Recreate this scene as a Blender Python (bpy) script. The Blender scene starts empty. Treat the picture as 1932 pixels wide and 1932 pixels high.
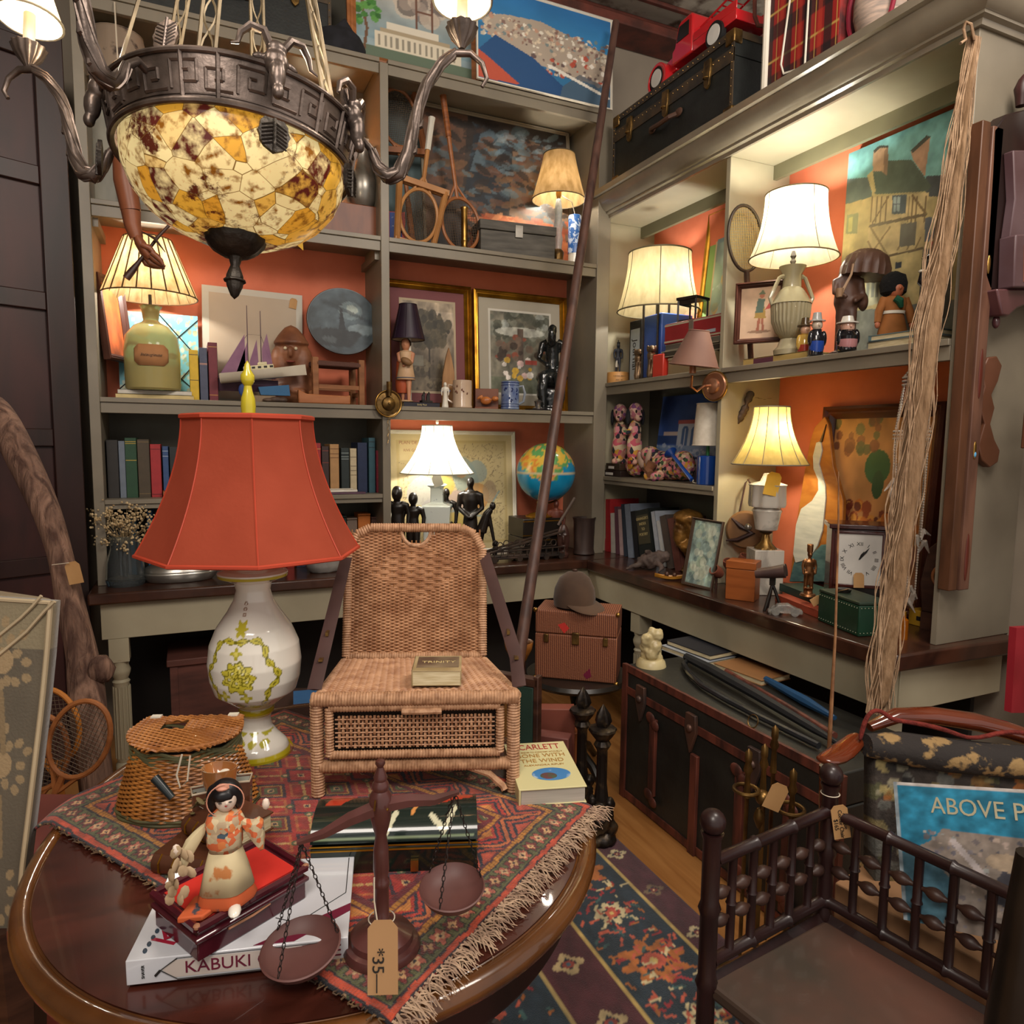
import bpy,math,random
import numpy as np
from math import sin,cos,pi,radians,sqrt,atan2,hypot
from mathutils import Vector,Matrix,Euler
random.seed(7)
SC=bpy.context.scene
COL=SC.collection
# ---------------- camera, light, exposure ----------------
F,YAW,PIT,ROL,CH=1331.76,radians(24.5655),radians(5.7439),radians(.5972),1.43
_f=Vector((sin(YAW)*cos(PIT),cos(YAW)*cos(PIT),-sin(PIT)))
_r0=Vector((cos(YAW),-sin(YAW),0));_u0=_r0.cross(_f)
_r=_r0*cos(ROL)+_u0*sin(ROL);_u=-_r0*sin(ROL)+_u0*cos(ROL)
CAMP=Vector((0,0,CH))
cd=bpy.data.cameras.new('camera');cam=bpy.data.objects.new('camera',cd);COL.objects.link(cam)
cd.sensor_width=36;cd.lens=36*F/1932;cd.clip_start=.02;cd.clip_end=60
cam.matrix_world=Matrix.Translation(CAMP) @ Matrix((_r,_u,-_f)).transposed().to_4x4()
SC.camera=cam
vs=SC.view_settings
vs.view_transform='Standard';vs.look='None';vs.gamma=1;vs.use_curve_mapping=False;vs.exposure=0.0
SC.cycles.use_denoising=True
SC.cycles.max_bounces=7;SC.cycles.diffuse_bounces=3;SC.cycles.glossy_bounces=3;SC.cycles.transmission_bounces=6;SC.cycles.transparent_max_bounces=8
SC.cycles.sample_clamp_indirect=4;SC.cycles.caustics_reflective=False;SC.cycles.caustics_refractive=False
W_=bpy.data.worlds.new('world');SC.world=W_;W_.use_nodes=True
W_.node_tree.nodes['Background'].inputs[0].default_value=(1,.92,.85,1)
W_.node_tree.nodes['Background'].inputs[1].default_value=.7

def area(name,loc,tgt,size,e,c=(1,.9,.8)):
 l=bpy.data.lights.new(name,'AREA');l.energy=e;l.size=size;l.color=c
 o=bpy.data.objects.new(name,l);COL.objects.link(o);o.location=loc
 o.rotation_euler=(Vector(tgt)-Vector(loc)).to_track_quat('-Z','Y').to_euler();return o
area('added_fill_light',(-.6,-.6,3.4),(1,2.5,.9),1.1,62)  # two added overhead area lights for general fill, no fixture seen
area('added_fill_light',(1.5,.3,3.45),(1.2,2.6,.6),.8,50)

# ---------------- pixel helpers: where things stand in the room ----------------
def ray(px,py):return _r*((px-966)/F)+_u*((966-py)/F)+_f
def at(px,py,ax,v):
 d=ray(px,py);k='xyz'.index(ax);return CAMP+d*((v-CAMP[k])/d[k])
def proj(P):
 v=Vector(P)-CAMP;z=v.dot(_f);return 966+F*v.dot(_r)/z,966-F*v.dot(_u)/z
def LX(px,y,z):          # x on the column px at depth y, height z
 n=_r*F-_f*(px-966);return -(n.y*y+n.z*(z-CH))/n.x
def RY(px,x,z):
 n=_r*F-_f*(px-966);return -(n.x*x+n.z*(z-CH))/n.y
def ZA(x,y,py):          # height at plan point (x,y) on image row py
 n=_u*F-_f*(966-py);return CH-(n.x*x+n.y*y)/n.z
def UN(P):return (Vector(P)-CAMP).dot(_f)/F      # metres per pixel at P
def pol(px,dep,z):       # point on column px at optical depth dep, height z
 r=Vector((_r.x,_r.y,0)).normalized();f=Vector((_f.x,_f.y,0)).normalized()
 a=f*dep;lo=(px-966)/F*dep;return Vector((a.x+r.x*lo,a.y+r.y*lo,z))

# ---------------- materials ----------------
def h2(c):
 if isinstance(c,str):
  c=tuple(int(c[i:i+2],16)/255 for i in (0,2,4))
 return tuple(x/12.92 if x <= .04045 else ((x+.055)/1.055)**2.4 for x in c[:3])
_M={}
def M(name,c='808080',r=.55,m=0,c2=None,sc=6,lo=.35,hi=.65,st=(1,1,1),kind='noise',bump=0,bs=30,bst=(1,1,1),bk='noise',
      trans=0,emit=None,es=0,coat=0,attr=0,tl=0,det=6,dist=0,rn=0,ior=1.45,alpha=1,sheen=0,cols=None):
 if name in _M:return _M[name]
 mt=bpy.data.materials.new(name);mt.use_nodes=True;nt=mt.node_tree;N=nt.nodes;L=nt.links
 b=N['Principled BSDF'];b.inputs['Roughness'].default_value=r;b.inputs['Metallic'].default_value=m
 b.inputs['IOR'].default_value=ior;b.inputs['Alpha'].default_value=alpha
 b.inputs['Transmission Weight'].default_value=trans;b.inputs['Coat Weight'].default_value=coat;b.inputs['Sheen Weight'].default_value=sheen
 tc=N.new('ShaderNodeTexCoord')
 def tex(kind,sc,st):
  mp=N.new('ShaderNodeMapping');mp.inputs['Scale'].default_value=st;L.new(tc.outputs['Object'],mp.inputs['Vector'])
  if kind == 'wave':
   t=N.new('ShaderNodeTexWave');t.inputs['Scale'].default_value=sc;t.inputs['Distortion'].default_value=dist;t.inputs['Detail'].default_value=3
  elif kind in ('voronoi','cells'):
   t=N.new('ShaderNodeTexVoronoi');t.inputs['Scale'].default_value=sc
   if kind == 'voronoi':L.new(mp.outputs[0],t.inputs[0]);return t.outputs['Distance']
   L.new(mp.outputs[0],t.inputs[0]);s=N.new('ShaderNodeSeparateColor');L.new(t.outputs['Color'],s.inputs[0]);return s.outputs[0]
  elif kind == 'brick':
   t=N.new('ShaderNodeTexBrick');t.inputs['Scale'].default_value=sc;L.new(mp.outputs[0],t.inputs[0]);return t.outputs['Fac']
  else:
   t=N.new('ShaderNodeTexNoise');t.inputs['Scale'].default_value=sc;t.inputs['Detail'].default_value=det;t.inputs['Distortion'].default_value=dist
  L.new(mp.outputs[0],t.inputs[0]);return t.outputs['Fac'] if 'Fac' in t.outputs else t.outputs[0]
 c1=(*h2(c),1)
 if attr:
  a=N.new('ShaderNodeAttribute');a.attribute_name='Col';src=a.outputs['Color']
 else:
  if c2 is None:k=.82;c2_=tuple(x*k for x in c1[:3])+(1,)
  else:c2_=(*h2(c2),1)
  rp=N.new('ShaderNodeValToRGB');rp.color_ramp.elements[0].position=lo;rp.color_ramp.elements[1].position=hi
  rp.color_ramp.elements[0].color=c2_;rp.color_ramp.elements[1].color=c1
  if cols:
   rp.color_ramp.interpolation='CONSTANT'
   for q,cc in cols:e=rp.color_ramp.elements.new(q);e.color=(*h2(cc),1)
  L.new(tex(kind,sc,st),rp.inputs[0]);src=rp.outputs[0]
 L.new(src,b.inputs['Base Color'])
 if emit:
  if emit == 'base':L.new(src,b.inputs['Emission Color'])
  else:b.inputs['Emission Color'].default_value=(*h2(emit),1)
  b.inputs['Emission Strength'].default_value=es
 if bump:
  bp=N.new('ShaderNodeBump');bp.inputs['Strength'].default_value=min(1,bump);bp.inputs['Distance'].default_value=.004*max(1,bump)
  L.new(tex(bk,bs,bst),bp.inputs['Height']);L.new(bp.outputs[0],b.inputs['Normal'])
 if tl:
  t=N.new('ShaderNodeBsdfTranslucent');L.new(src,t.inputs[0]);mx=N.new('ShaderNodeMixShader');mx.inputs[0].default_value=tl
  L.new(b.outputs[0],mx.inputs[1]);L.new(t.outputs[0],mx.inputs[2]);L.new(mx.outputs[0],N['Material Output'].inputs[0])
 _M[name]=mt;return mt
# ---------------- geometry ----------------
def rot(ax,a):return Matrix.Rotation(a,4,ax)
class G:
 def __init__(s):s.v=[];s.f=[]
 def add(s,v,f):
  k=len(s.v);s.v += [tuple(q) for q in v];s.f += [tuple(i+k for i in q) for q in f];return s
 def bb(s,x0,x1,y0,y1,z0,z1,T=None):
  v=[Vector((x,y,z)) for z in (z0,z1) for y in (y0,y1) for x in (x0,x1)]
  if T:v=[T @ q for q in v]
  return s.add(v,[(0,2,3,1),(4,5,7,6),(0,1,5,4),(2,6,7,3),(0,4,6,2),(1,3,7,5)])
 def box(s,c,d,r=(0,0,0)):
  T=Matrix.Translation(c) @ Euler(r).to_matrix().to_4x4()
  return s.bb(-d[0]/2,d[0]/2,-d[1]/2,d[1]/2,-d[2]/2,d[2]/2,T)
 def rings(s,R,cap=(1,1),closed=True):
  k=len(s.v);n=len(R[0])
  for q in R:s.v += [tuple(p) for p in q]
  m=n if closed else n-1
  for i in range(len(R)-1):
   for j in range(m):
    a=k+i*n+j;b=k+i*n+(j+1) % n;s.f.append((a,b,b+n,a+n))
  if cap[0] and closed:s.f.append(tuple(range(k+n-1,k-1,-1)))
  if cap[1] and closed:s.f.append(tuple(range(k+(len(R)-1)*n,k+len(R)*n)))
  return s
 def lathe(s,P,n=24,c=(0,0,0),T=None,cap=(1,1),flute=0,fn=0,sq=(1,1),ph=0):
  R=[]
  for r,z in P:
   q=[]
   for j in range(n):
    a=2*pi*j/n+ph;rr=r*(1+(flute*cos(fn*a) if fn else 0))
    p=Vector((c[0]+rr*cos(a)*sq[0],c[1]+rr*sin(a)*sq[1],c[2]+z));q.append(T @ p if T else p)
   R.append(q)
  return s.rings(R,cap)
 def tube(s,P,r,n=8,cap=(1,1),fl=1,up=None,closed=False):
  P=[Vector(p) for p in P];rr=r if hasattr(r,'__len__') else [r]*len(P);R=[];u=None
  for i,p in enumerate(P):
   t=(P[min(i+1,len(P)-1)]-P[max(i-1,0)])
   if closed:t=P[(i+1) % len(P)]-P[i-1]
   t=t.normalized() if t.length > 1e-9 else Vector((0,0,1))
   if u is None:u=Vector(up) if up else (Vector((0,0,1)) if abs(t.z) < .9 else Vector((1,0,0)))
   u=(u-t*u.dot(t)).normalized();w=t.cross(u)
   R.append([p+u*(cos(2*pi*j/n)*rr[i])*fl+w*(sin(2*pi*j/n)*rr[i]) for j in range(n)])
  if closed:R.append(R[0]);cap=(0,0)
  return s.rings(R,cap)
 def ring(s,c,R_,r,n=32,m=8,T=None,sq=(1,1)):
  P=[Vector((c[0]+R_*sq[0]*cos(2*pi*i/n),c[1]+R_*sq[1]*sin(2*pi*i/n),c[2])) for i in range(n)]
  if T:P=[T @ p for p in P]
  return s.tube(P,r,m,closed=True)
 def ell(s,c,r,n=12,rot_=(0,0,0)):
  if not hasattr(r,'__len__'):r=(r,r,r)
  T=Matrix.Translation(c) @ Euler(rot_).to_matrix().to_4x4() @ Matrix.Diagonal((*r,1));m=max(4,n//2)
  v=[T @ Vector((0,0,-1))];f=[]
  for i in range(1,m):
   a=-pi/2+pi*i/m
   v += [T @ Vector((cos(a)*cos(2*pi*j/n),cos(a)*sin(2*pi*j/n),sin(a))) for j in range(n)]
  v.append(T @ Vector((0,0,1)));e=len(v)-1
  for j in range(n):
   f.append((0,1+(j+1) % n,1+j));f.append((e,e-n+j,e-n+(j+1) % n))
   for i in range(m-2):
    a=1+i*n+j;b=1+i*n+(j+1) % n;f.append((a,b,b+n,a+n))
  return s.add(v,f)
 def prism(s,P,y0,y1,ax='y',T=None):    # outline in x,z (ax y) / x,y (ax z) / y,z (ax x)
  n=len(P)
  mk={'y':lambda a,b,t:Vector((a,t,b)),'z':lambda a,b,t:Vector((a,b,t)),'x':lambda a,b,t:Vector((t,a,b))}[ax]
  R=[[mk(a,b,t) for a,b in P] for t in (y0,y1)]
  if T:R=[[T @ p for p in q] for q in R]
  return s.rings(R)
 def sheet(s,fn,nu,nv):
  k=len(s.v)
  for j in range(nv):
   for i in range(nu):s.v.append(tuple(fn(i/(nu-1),j/(nv-1))))
  for j in range(nv-1):
   for i in range(nu-1):a=k+j*nu+i;s.f.append((a,a+1,a+nu+1,a+nu))
  return s
 def tf(s,T,k=0):
  s.v[k:]=[tuple(T @ Vector(q)) for q in s.v[k:]];return s
def obj(name,g,m,parent=None,bev=0,sub=0,rem=0,sol=0,flat=0,ang=.7,col=None,label=None,disp=0):
 me=bpy.data.meshes.new(name);me.from_pydata(g.v,[],g.f);me.update()
 if not flat:
  me.polygons.foreach_set('use_smooth',[True]*len(me.polygons))
  try:me.set_sharp_from_angle(angle=ang)
  except Exception:pass
 if col is not None:
  a=me.color_attributes.new('Col','FLOAT_COLOR','POINT');c=np.ones((len(g.v),4),np.float32);c[:,:3]=col;a.data.foreach_set('color',c.ravel())
 me.materials.append(m)
 o=bpy.data.objects.new(name,me);COL.objects.link(o)
 if parent:o.parent=parent
 if sol:q=o.modifiers.new('s','SOLIDIFY');q.thickness=sol;q.offset=0
 if rem:
  q=o.modifiers.new('r','REMESH');q.mode='VOXEL';q.voxel_size=rem;q.use_smooth_shade=True
  q=o.modifiers.new('m','SMOOTH');q.iterations=2;q.factor=.5
 if disp:
  tx=bpy.data.textures.new('t','CLOUDS');tx.noise_scale=disp[1];q=o.modifiers.new('d','DISPLACE');q.texture=tx;q.strength=disp[0]
 if bev:q=o.modifiers.new('b','BEVEL');q.width=bev;q.segments=2;q.limit_method='ANGLE';q.angle_limit=.8
 if sub:q=o.modifiers.new('c','SUBSURF');q.levels=sub;q.render_levels=sub
 if label:o['label']=label
 return o
def tag(o,label,cat,group=None,kind=None):
 o['label']=label;o['category']=cat
 if group:o['group']=group
 if kind:o['kind']=kind
 return o
def thing(name,label,cat,loc=(0,0,0),rz=0,group=None,r=None):
 o=bpy.data.objects.new(name,None);COL.objects.link(o);o.location=loc;o.rotation_euler=r or (0,0,rz);o.empty_display_size=.05
 return tag(o,label,cat,group)
def one(name,g,m,label,cat,loc=(0,0,0),rz=0,group=None,r=None,**k):
 o=obj(name,g,m,**k);o.location=loc;o.rotation_euler=r or (0,0,rz);return tag(o,label,cat,group)
def struct(name,g,m,**k):
 o=obj(name,g,m,**k);o['kind']='structure';return o
def lamp_light(parent,loc,e,c=(1,.9,.74),rad=.03):
 l=bpy.data.lights.new('bulb_light','POINT');l.energy=e;l.color=c;l.shadow_soft_size=rad
 o=bpy.data.objects.new('bulb_light',l);COL.objects.link(o);o.parent=parent;o.location=loc
def txt(s,size,m,parent,loc,r=(pi/2,0,0),name='lettering',al='CENTER',ext=.0003,sx=1,off=0,shear=0):
 cu=bpy.data.curves.new(name,'FONT');cu.body=s;cu.size=size;cu.align_x=al;cu.align_y='CENTER';cu.extrude=ext;cu.offset=off;cu.shear=shear
 cu.resolution_u=3;cu.materials.append(m)
 o=bpy.data.objects.new(name,cu);COL.objects.link(o);o.parent=parent;o.location=loc;o.rotation_euler=r;o.scale=(sx,1,1);return o
# ---------------- a small painter: surface pattern baked to vertex colours ----------------
def _c(c):return np.array([int(c[i:i+2],16)/255 for i in (0,2,4)])
class CV:
 def __init__(s,W,H,bg='808080',asp=None):
  s.W,s.H=W,H;s.a=np.zeros((H,W,3));s.a[:]=_c(bg);s.asp=asp or W/H
  s.X,s.Y=np.meshgrid(np.linspace(0,1,W),np.linspace(0,1,H))
 def put(s,m,c,al=1):s.a[m]=s.a[m]*(1-al)+_c(c)*al;return s
 def rect(s,x0,y0,x1,y1,c,al=1):return s.put((s.X >= x0) & (s.X <= x1) & (s.Y >= y0) & (s.Y <= y1),c,al)
 def ell(s,x,y,rx,ry,c,a=0,al=1):
  dx=(s.X-x)*s.asp;dy=s.Y-y;u=dx*cos(a)+dy*sin(a);v=-dx*sin(a)+dy*cos(a)
  return s.put((u/(rx*s.asp))**2+(v/ry)**2 <= 1,c,al)
 def poly(s,P,c,al=1):
  m=np.zeros(s.X.shape,bool);n=len(P)
  for i in range(n):
   x1,y1=P[i];x2,y2=P[i-1]
   if y1 == y2:continue
   m ^= ((y1 > s.Y) != (y2 > s.Y)) & (s.X < (x2-x1)*(s.Y-y1)/(y2-y1)+x1)
  return s.put(m,c,al)
 def line(s,P,w,c,al=1):
  for (x1,y1),(x2,y2) in zip(P,P[1:]):
   ax,ay,bx,by=x1*s.asp,y1,x2*s.asp,y2;L=(bx-ax)**2+(by-ay)**2+1e-12
   t=np.clip(((s.X*s.asp-ax)*(bx-ax)+(s.Y-ay)*(by-ay))/L,0,1)
   s.put(np.hypot(s.X*s.asp-ax-t*(bx-ax),s.Y-ay-t*(by-ay)) < w/2,c,al)
  return s
 def blots(s,n,cs,r=(.01,.04),box=(0,0,1,1),seed=0,al=.8,st=1):
  R=random.Random(seed)
  for _ in range(n):
   q=R.uniform(*r);s.ell(R.uniform(box[0],box[2]),R.uniform(box[1],box[3]),q*st/s.asp,q,R.choice(cs),R.uniform(-.5,.5),al)
  return s
 def nz(s,amt=.1,sc=8,seed=0,octv=3):
  r=np.random.default_rng(seed);t=np.zeros(s.X.shape)
  for o in range(octv):
   k=max(2,int(sc*2**o));g=r.uniform(-1,1,(k+2,k+2));x=s.X*k;y=s.Y*k
   i=x.astype(int);j=y.astype(int);fx=x-i;fy=y-j;fx=fx*fx*(3-2*fx);fy=fy*fy*(3-2*fy)
   t += ((g[j,i]*(1-fx)+g[j,i+1]*fx)*(1-fy)+(g[j+1,i]*(1-fx)+g[j+1,i+1]*fx)*fy)/2**o
  s.t=t;s.a=np.clip(s.a*(1+amt*t[...,None]),0,1);return s
 def grad(s,c0,c1,y0=0,y1=1,x0=0,x1=1):
  t=np.clip((s.Y-y0)/(y1-y0),0,1)[...,None];g=_c(c0)*(1-t)+_c(c1)*t
  m=(s.Y >= y0) & (s.Y <= y1) & (s.X >= x0) & (s.X <= x1);s.a[m]=g[m];return s
 def lin(s):a=np.clip(s.a,0,1);return np.where(a <= .04045,a/12.92,((a+.055)/1.055)**2.4).reshape(-1,3)
PIC=None
def picm(r=.5,nm='painted_picture'):return M(nm,attr=1,r=r,bump=.15,bs=60)
def panel(name,cv,w,h,parent=None,loc=(0,0,0),m=None,th=.004,**k):
 g=G().sheet(lambda u,v:(loc[0]+(u-.5)*w,loc[1],loc[2]+v*h),cv.W,cv.H)
 return obj(name,g,m or picm(),parent,col=cv.lin(),sol=th,flat=1,**k)
CZ=at(1230,62,'y',3.55)[2]+.15
# ---------------- the room ----------------
PG=dict(r=.42,c2='6f6759',sc=3,lo=.3,hi=.7,bump=.12,bs=25)
m_gray=M('grey_shelf_paint','867d6c',**PG)
m_cream=M('pale_shelf_paint','a39b83',r=.5,c2='948b74',sc=3)
m_or=M('salmon_orange_plaster','d87858',r=.7,c2='c96a4a',sc=5,bump=.5,bs=14)
m_dkback=M('dull_green_grey_board','66645a',r=.7,c2='565349',sc=4)
m_teal=M('blue_grey_plaster','5d7276',r=.7,c2='6d7a78',sc=3)
m_wall=M('taupe_plaster','8b8070',r=.75,c2='7b7062',sc=2,bump=.2,bs=9)
m_floor=M('honey_plank_floor','a2713f',r=.35,c2='8a5a2e',sc=3,st=(8,.7,1),dist=.6,bump=.1,bs=12,bst=(8,.5,1))
m_top=M('dark_walnut_worktop','4a2c1f',r=.28,c2='2a1812',sc=4,st=(1,1,1),dist=1.5,coat=.3)
m_rust=M('rusty_red_iron','6b3427',r=.7,c2='45241c',sc=9,bump=.6,bs=20)
m_tin=M('peeling_ceiling_tin','b0a898',r=.7,c2='5a4a3d',sc=7,lo=.36,hi=.5,bump=1.2,bs=16)
struct('floor',G().bb(-2.5,4,-1.2,4.2,-.06,0),m_floor)
struct('wall_back',G().bb(-2.5,4,3.765,3.86,0,CZ),m_wall)
struct('wall_right',G().bb(2.5,2.6,.2,3.76,0,2.68),m_wall)
struct('wall_left',G().bb(-2.6,-2.5,-1.2,3.86,0,CZ),m_wall)
struct('ceiling',G().bb(-2.5,4,-1.2,3.86,CZ,CZ+.06),m_tin)
g=G()
for i,(a,b) in enumerate(((0,.1),(.1,.16),(.17,.24))):g.bb(-2.5,4,3.76-b*.9,3.76,CZ-.05*(i+1),CZ-.05*i)
g.bb(-2.5,4,3.5,3.53,CZ-.02,CZ)
struct('trim_1',g,m_rust,bev=.006)
YF,YB,XF,XB=3.42,3.75,2.13,2.47
D=.80;Z4,Z3,Z2,Z1=1.165,1.595,2.39,3.19;R2,R1=1.755,1.237
# left bookcase
bk=thing('bookcase','grey painted built-in bookcase along the orange back wall','bookcase',(0,0,0))
def shelf_brd(x0,x1,z,y0=YF,lip=.045,t=.02):
 return G().bb(x0,x1,y0-.012,YB,z-t,z).bb(x0,x1,y0-.002,y0+.02,z-t-lip,z-t)
for x0,x1,zt in ((-.37,-.33,3.75),(.86,.9,Z1-.02),(2.05,2.13,Z1)):
 obj('upright',G().bb(x0,x1,YF-.015,YB,D,zt),m_gray,bk,bev=.002)
for x0,x1,z in ((-.33,.86,Z1),(.9,2.05,Z1),(-.33,.86,Z2),(.9,2.05,Z2),(-.33,.86,Z3),(.9,2.05,Z3),(-.33,.86,Z4)):
 obj('shelf',shelf_brd(x0,x1,z,lip=.022 if z == Z4 else .045),m_gray,bk,bev=.0015)
obj('back_panel',G().bb(-.33,.86,YB-.006,YB+.005,D,Z3),m_dkback,bk,label='dull grey-green back board')
obj('back_panel',G().bb(.9,2.05,YB-.006,YB+.005,D,Z2),m_or,bk,label='salmon orange back board')
obj('back_panel',G().bb(-.33,.86,YB-.006,YB+.005,Z3,Z2),m_or,bk,label='salmon orange back board')
obj('back_panel',G().bb(-.33,.86,YB-.006,YB+.005,Z2,CZ-.01),m_dkback,bk)
obj('back_panel',G().bb(.9,2.05,YB-.006,YB+.005,Z2,Z1),m_teal,bk,label='blue grey back board')
for x in (-.33,.84):obj('shelf_cleat',G().bb(x,x+.02,YF+.03,YB,Z2-.1,Z2-.065),m_gray,bk)
# right bookcase
br=thing('bookcase','grey painted bookcase with a heavy moulded cornice and a fishing net on its corner','bookcase',(0,0,0))
obj('side_panel',G().bb(XF,XB+.03,1.425,1.445,D,2.64),m_gray,br,bev=.002)
obj('upright',G().bb(XF,XB,2.465,2.49,D,2.64),m_cream,br,bev=.002)
obj('side_panel',G().bb(XF,XB,3.47,3.49,D,2.64),m_cream,br,bev=.002)
def shelf_r(y0,y1,z,lip=.045):return G().bb(XF-.012,XB,y0,y1,z-.02,z).bb(XF-.002,XF+.02,y0,y1,z-.02-lip,z-.02)
obj('shelf',shelf_r(1.445,2.465,R2),m_gray,br,bev=.0015)
obj('shelf',shelf_r(2.49,3.47,R2),m_gray,br,bev=.0015)
obj('shelf',shelf_r(2.49,3.47,R1,.022),m_gray,br,bev=.0015)
obj('top_board',G().bb(XF,XB+.1,1.425,3.5,2.64,2.665),m_cream,br)
for y0,y1 in ((1.445,2.465),(2.49,3.47)):obj('cleat_rail',G().bb(XB-.1,XB-.08,y0,y1,2.58,2.64),M('olive_cleat_paint','6e6a52',r=.5),br)
obj('back_panel',G().bb(XB-.005,XB+.01,1.44,3.49,R2,2.64),m_or,br,label='salmon orange back board')
obj('back_panel',G().bb(XB-.005,XB+.01,1.44,2.48,D,R2),m_or,br,label='salmon orange back board')
obj('back_panel',G().bb(XB-.005,XB+.01,2.48,3.49,D,R2),m_dkback,br,label='dull grey-green back board')
cp=[(0,2.64),(-.012,2.64),(-.016,2.655),(-.03,2.66),(-.03,2.668),(-.045,2.675),(-.06,2.69),(-.075,2.715),(-.082,2.74),(-.1,2.745),(-.105,2.77),(0,2.77)]
def corn(P,y0,y1,yend):
 return G().rings([[Vector((XF+a,(y0 if k == 0 else y1),b)) for a,b in P] for k in (0,1)])
g=G().rings([[Vector((XF+a,3.5,b)) for a,b in cp],[Vector((XF+a,1.425+a,b)) for a,b in cp],[Vector((2.62,1.425+a,b)) for a,b in cp]])
obj('cornice',g,M('glossy_grey_cornice_paint','847b6b',r=.25,c2='776e5f',coat=.3),br,ang=.4)
obj('top_deck',G().bb(XF,2.6,1.43,3.75,2.74,2.765),m_gray,br)
# worktops
def leg_prof(h):
 return [(.034,0),(.034,.05),(.026,.06),(.03,.075),(.03,h-.2),(.034,h-.19),(.026,h-.18),(.036,h-.155),(.038,h-.14),(.03,h-.12),(.036,h-.1),(.038,h-.09)]
for (lab,top,ap,legs) in (
 ('dark walnut worktop on a grey apron and fluted legs below the globe and white lamp',G().bb(-.39,2.5,3.23,3.76,.752,D),G().bb(-.35,1.96,3.265,3.285,.6,.752).bb(-.35,-.33,3.285,3.7,.6,.752),[(-.29,3.3)]),
 ('dark walnut worktop on a grey apron carrying the clock and marble lamp',G().prism([(1.92,1.4),(2.485,1.375),(2.485,3.229),(1.92,3.229)],.745,D,'z'),G().bb(1.955,1.975,1.43,3.26,.6,.745).bb(1.975,2.48,1.425,1.445,.6,.745),[(2.0,2.83),(2.0,1.49)])):
 t=thing('counter',lab,'counter')
 obj('worktop',top,m_top,t,bev=.008);obj('apron',ap,m_cream,t,bev=.002)
 for x,y in legs:
  g=G().lathe(leg_prof(.6),40,(x,y,0),flute=0).bb(x-.037,x+.037,y-.037,y+.037,.5,.6)
  for k in range(14):
   a=2*pi*k/14;g.tube([(x+.031*cos(a),y+.031*sin(a),.08),(x+.031*cos(a),y+.031*sin(a),.39)],.0035,6)
  obj('leg',g,m_cream,t)
# tall dark panelled wardrobe at the left
m_mah=M('dark_mahogany','2c1613',r=.42,c2='1c0e0c',sc=3,st=(3,3,.6),dist=.8,coat=0)
m_mah2=M('red_mahogany_panel','3a1a17',r=.45,c2='26110f',sc=2.5,st=(3,3,.8),dist=.6,coat=0)
w=thing('wardrobe','tall dark mahogany wardrobe with recessed panels beside the grey bookcase','wardrobe',(-.4,3.36,0),atan2(.407,.914))
WH=ZA(-.55,3.3,30)
g=G().bb(-.1,0,-.02,.02,0,WH).bb(-1.6,-1.5,-.02,.02,0,WH).bb(-1.6,0,.02,.5,0,WH)
obj('carcass',g,m_mah,w,bev=.004)
zs=[0,.08]+[ZA(-.6,3.27,y) for y in (1070,825,560,315)]+[WH-.1]
for z in zs:obj('rail',G().bb(-1.5,-.1,-.017,.02,z-.035,z+.035),m_mah,w,bev=.004)
for a,b in zip(zs[1:],zs[2:]):obj('panel',G().bb(-1.5,-.1,0,.02,a+.035,b-.035),m_mah2,w)
# ---------------- shared builders ----------------
def S(px,y,z):return Vector((LX(px,y,z),y,z))       # on the left bookcase / counter
def T(px,x,z):return Vector((x,RY(px,x,z),z))       # on the right bookcase / counter
RR=-pi/2;CY=-YAW
m_page=M('aged_paper','d8cba8',r=.8,c2='b9a880',sc=20,st=(1,1,14))
m_gold=M('gilt','c58f2c',r=.3,m=.85,c2='8a5c18',sc=12,bump=.1)
m_brass=M('brass','b08a4a',r=.28,m=.95,c2='7d5e2d',sc=10)
m_blk=M('black_lacquer','15120f',r=.3,c2='231d18',sc=8)
m_white=M('white_glaze','e6e0d2',r=.2,c2='d2cab9',sc=5,coat=.3)
m_wood=M('honey_wood','a5683a',r=.45,c2='7d4a26',sc=4,st=(1,1,6),dist=1)
m_dwood=M('dark_wood','4a2e22',r=.45,c2='311c15',sc=5,st=(1,1,6),dist=1)
m_ink=M('black_ink','1b1714',r=.6)
m_tagp=M('kraft_tag_paper','b98f5e',r=.8,c2='a67c4d',sc=9)
m_str=M('white_string','cfc3ae',r=.8)
def shade_m(nm,c,c2=None,tl=.62,**k):return M(nm,c,r=.8,tl=tl,c2=c2,sc=30,st=(1,1,.4),bump=.15,bs=120,**k)
def shade(t,z,rb,rt,h,m,n=32,p=1,tm=None,ribs=0,rr=.0028,ph=0,sq=(1,1),nm='lamp_shade',lab=None):
 P=[(rt+(rb-rt)*(1-i/8)**p,z+h*i/8) for i in range(9)]
 g=G().lathe(P,n,ph=ph,cap=(0,0),sq=sq);s=obj(nm,g,m,t,flat=n < 13,ang=2,label=lab)
 tm=tm or m;q=G()
 for k_,(r,zz) in enumerate(((rb,z),(rt,z+h))):
  if k_ and not ribs:obj('shade_trim',q,tm,s);q=G()
  q.tube([(r*cos(2*pi*i/n+ph)*sq[0],r*sin(2*pi*i/n+ph)*sq[1],zz) for i in range(n)],rr,6,closed=True)
 for i in range(ribs):
  a=2*pi*i/ribs+ph;q.tube([((r+.0006)*cos(a)*sq[0],(r+.0006)*sin(a)*sq[1],zz) for r,zz in P],rr*.55,5)
 obj('shade_trim',q,tm,s);return s
def spin(nm,P,m,t,n=28,s=1,**k):return obj(nm,G().lathe([(r*s,z*s) for r,z in P],n,**k),m,t,ang=.9)
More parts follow.
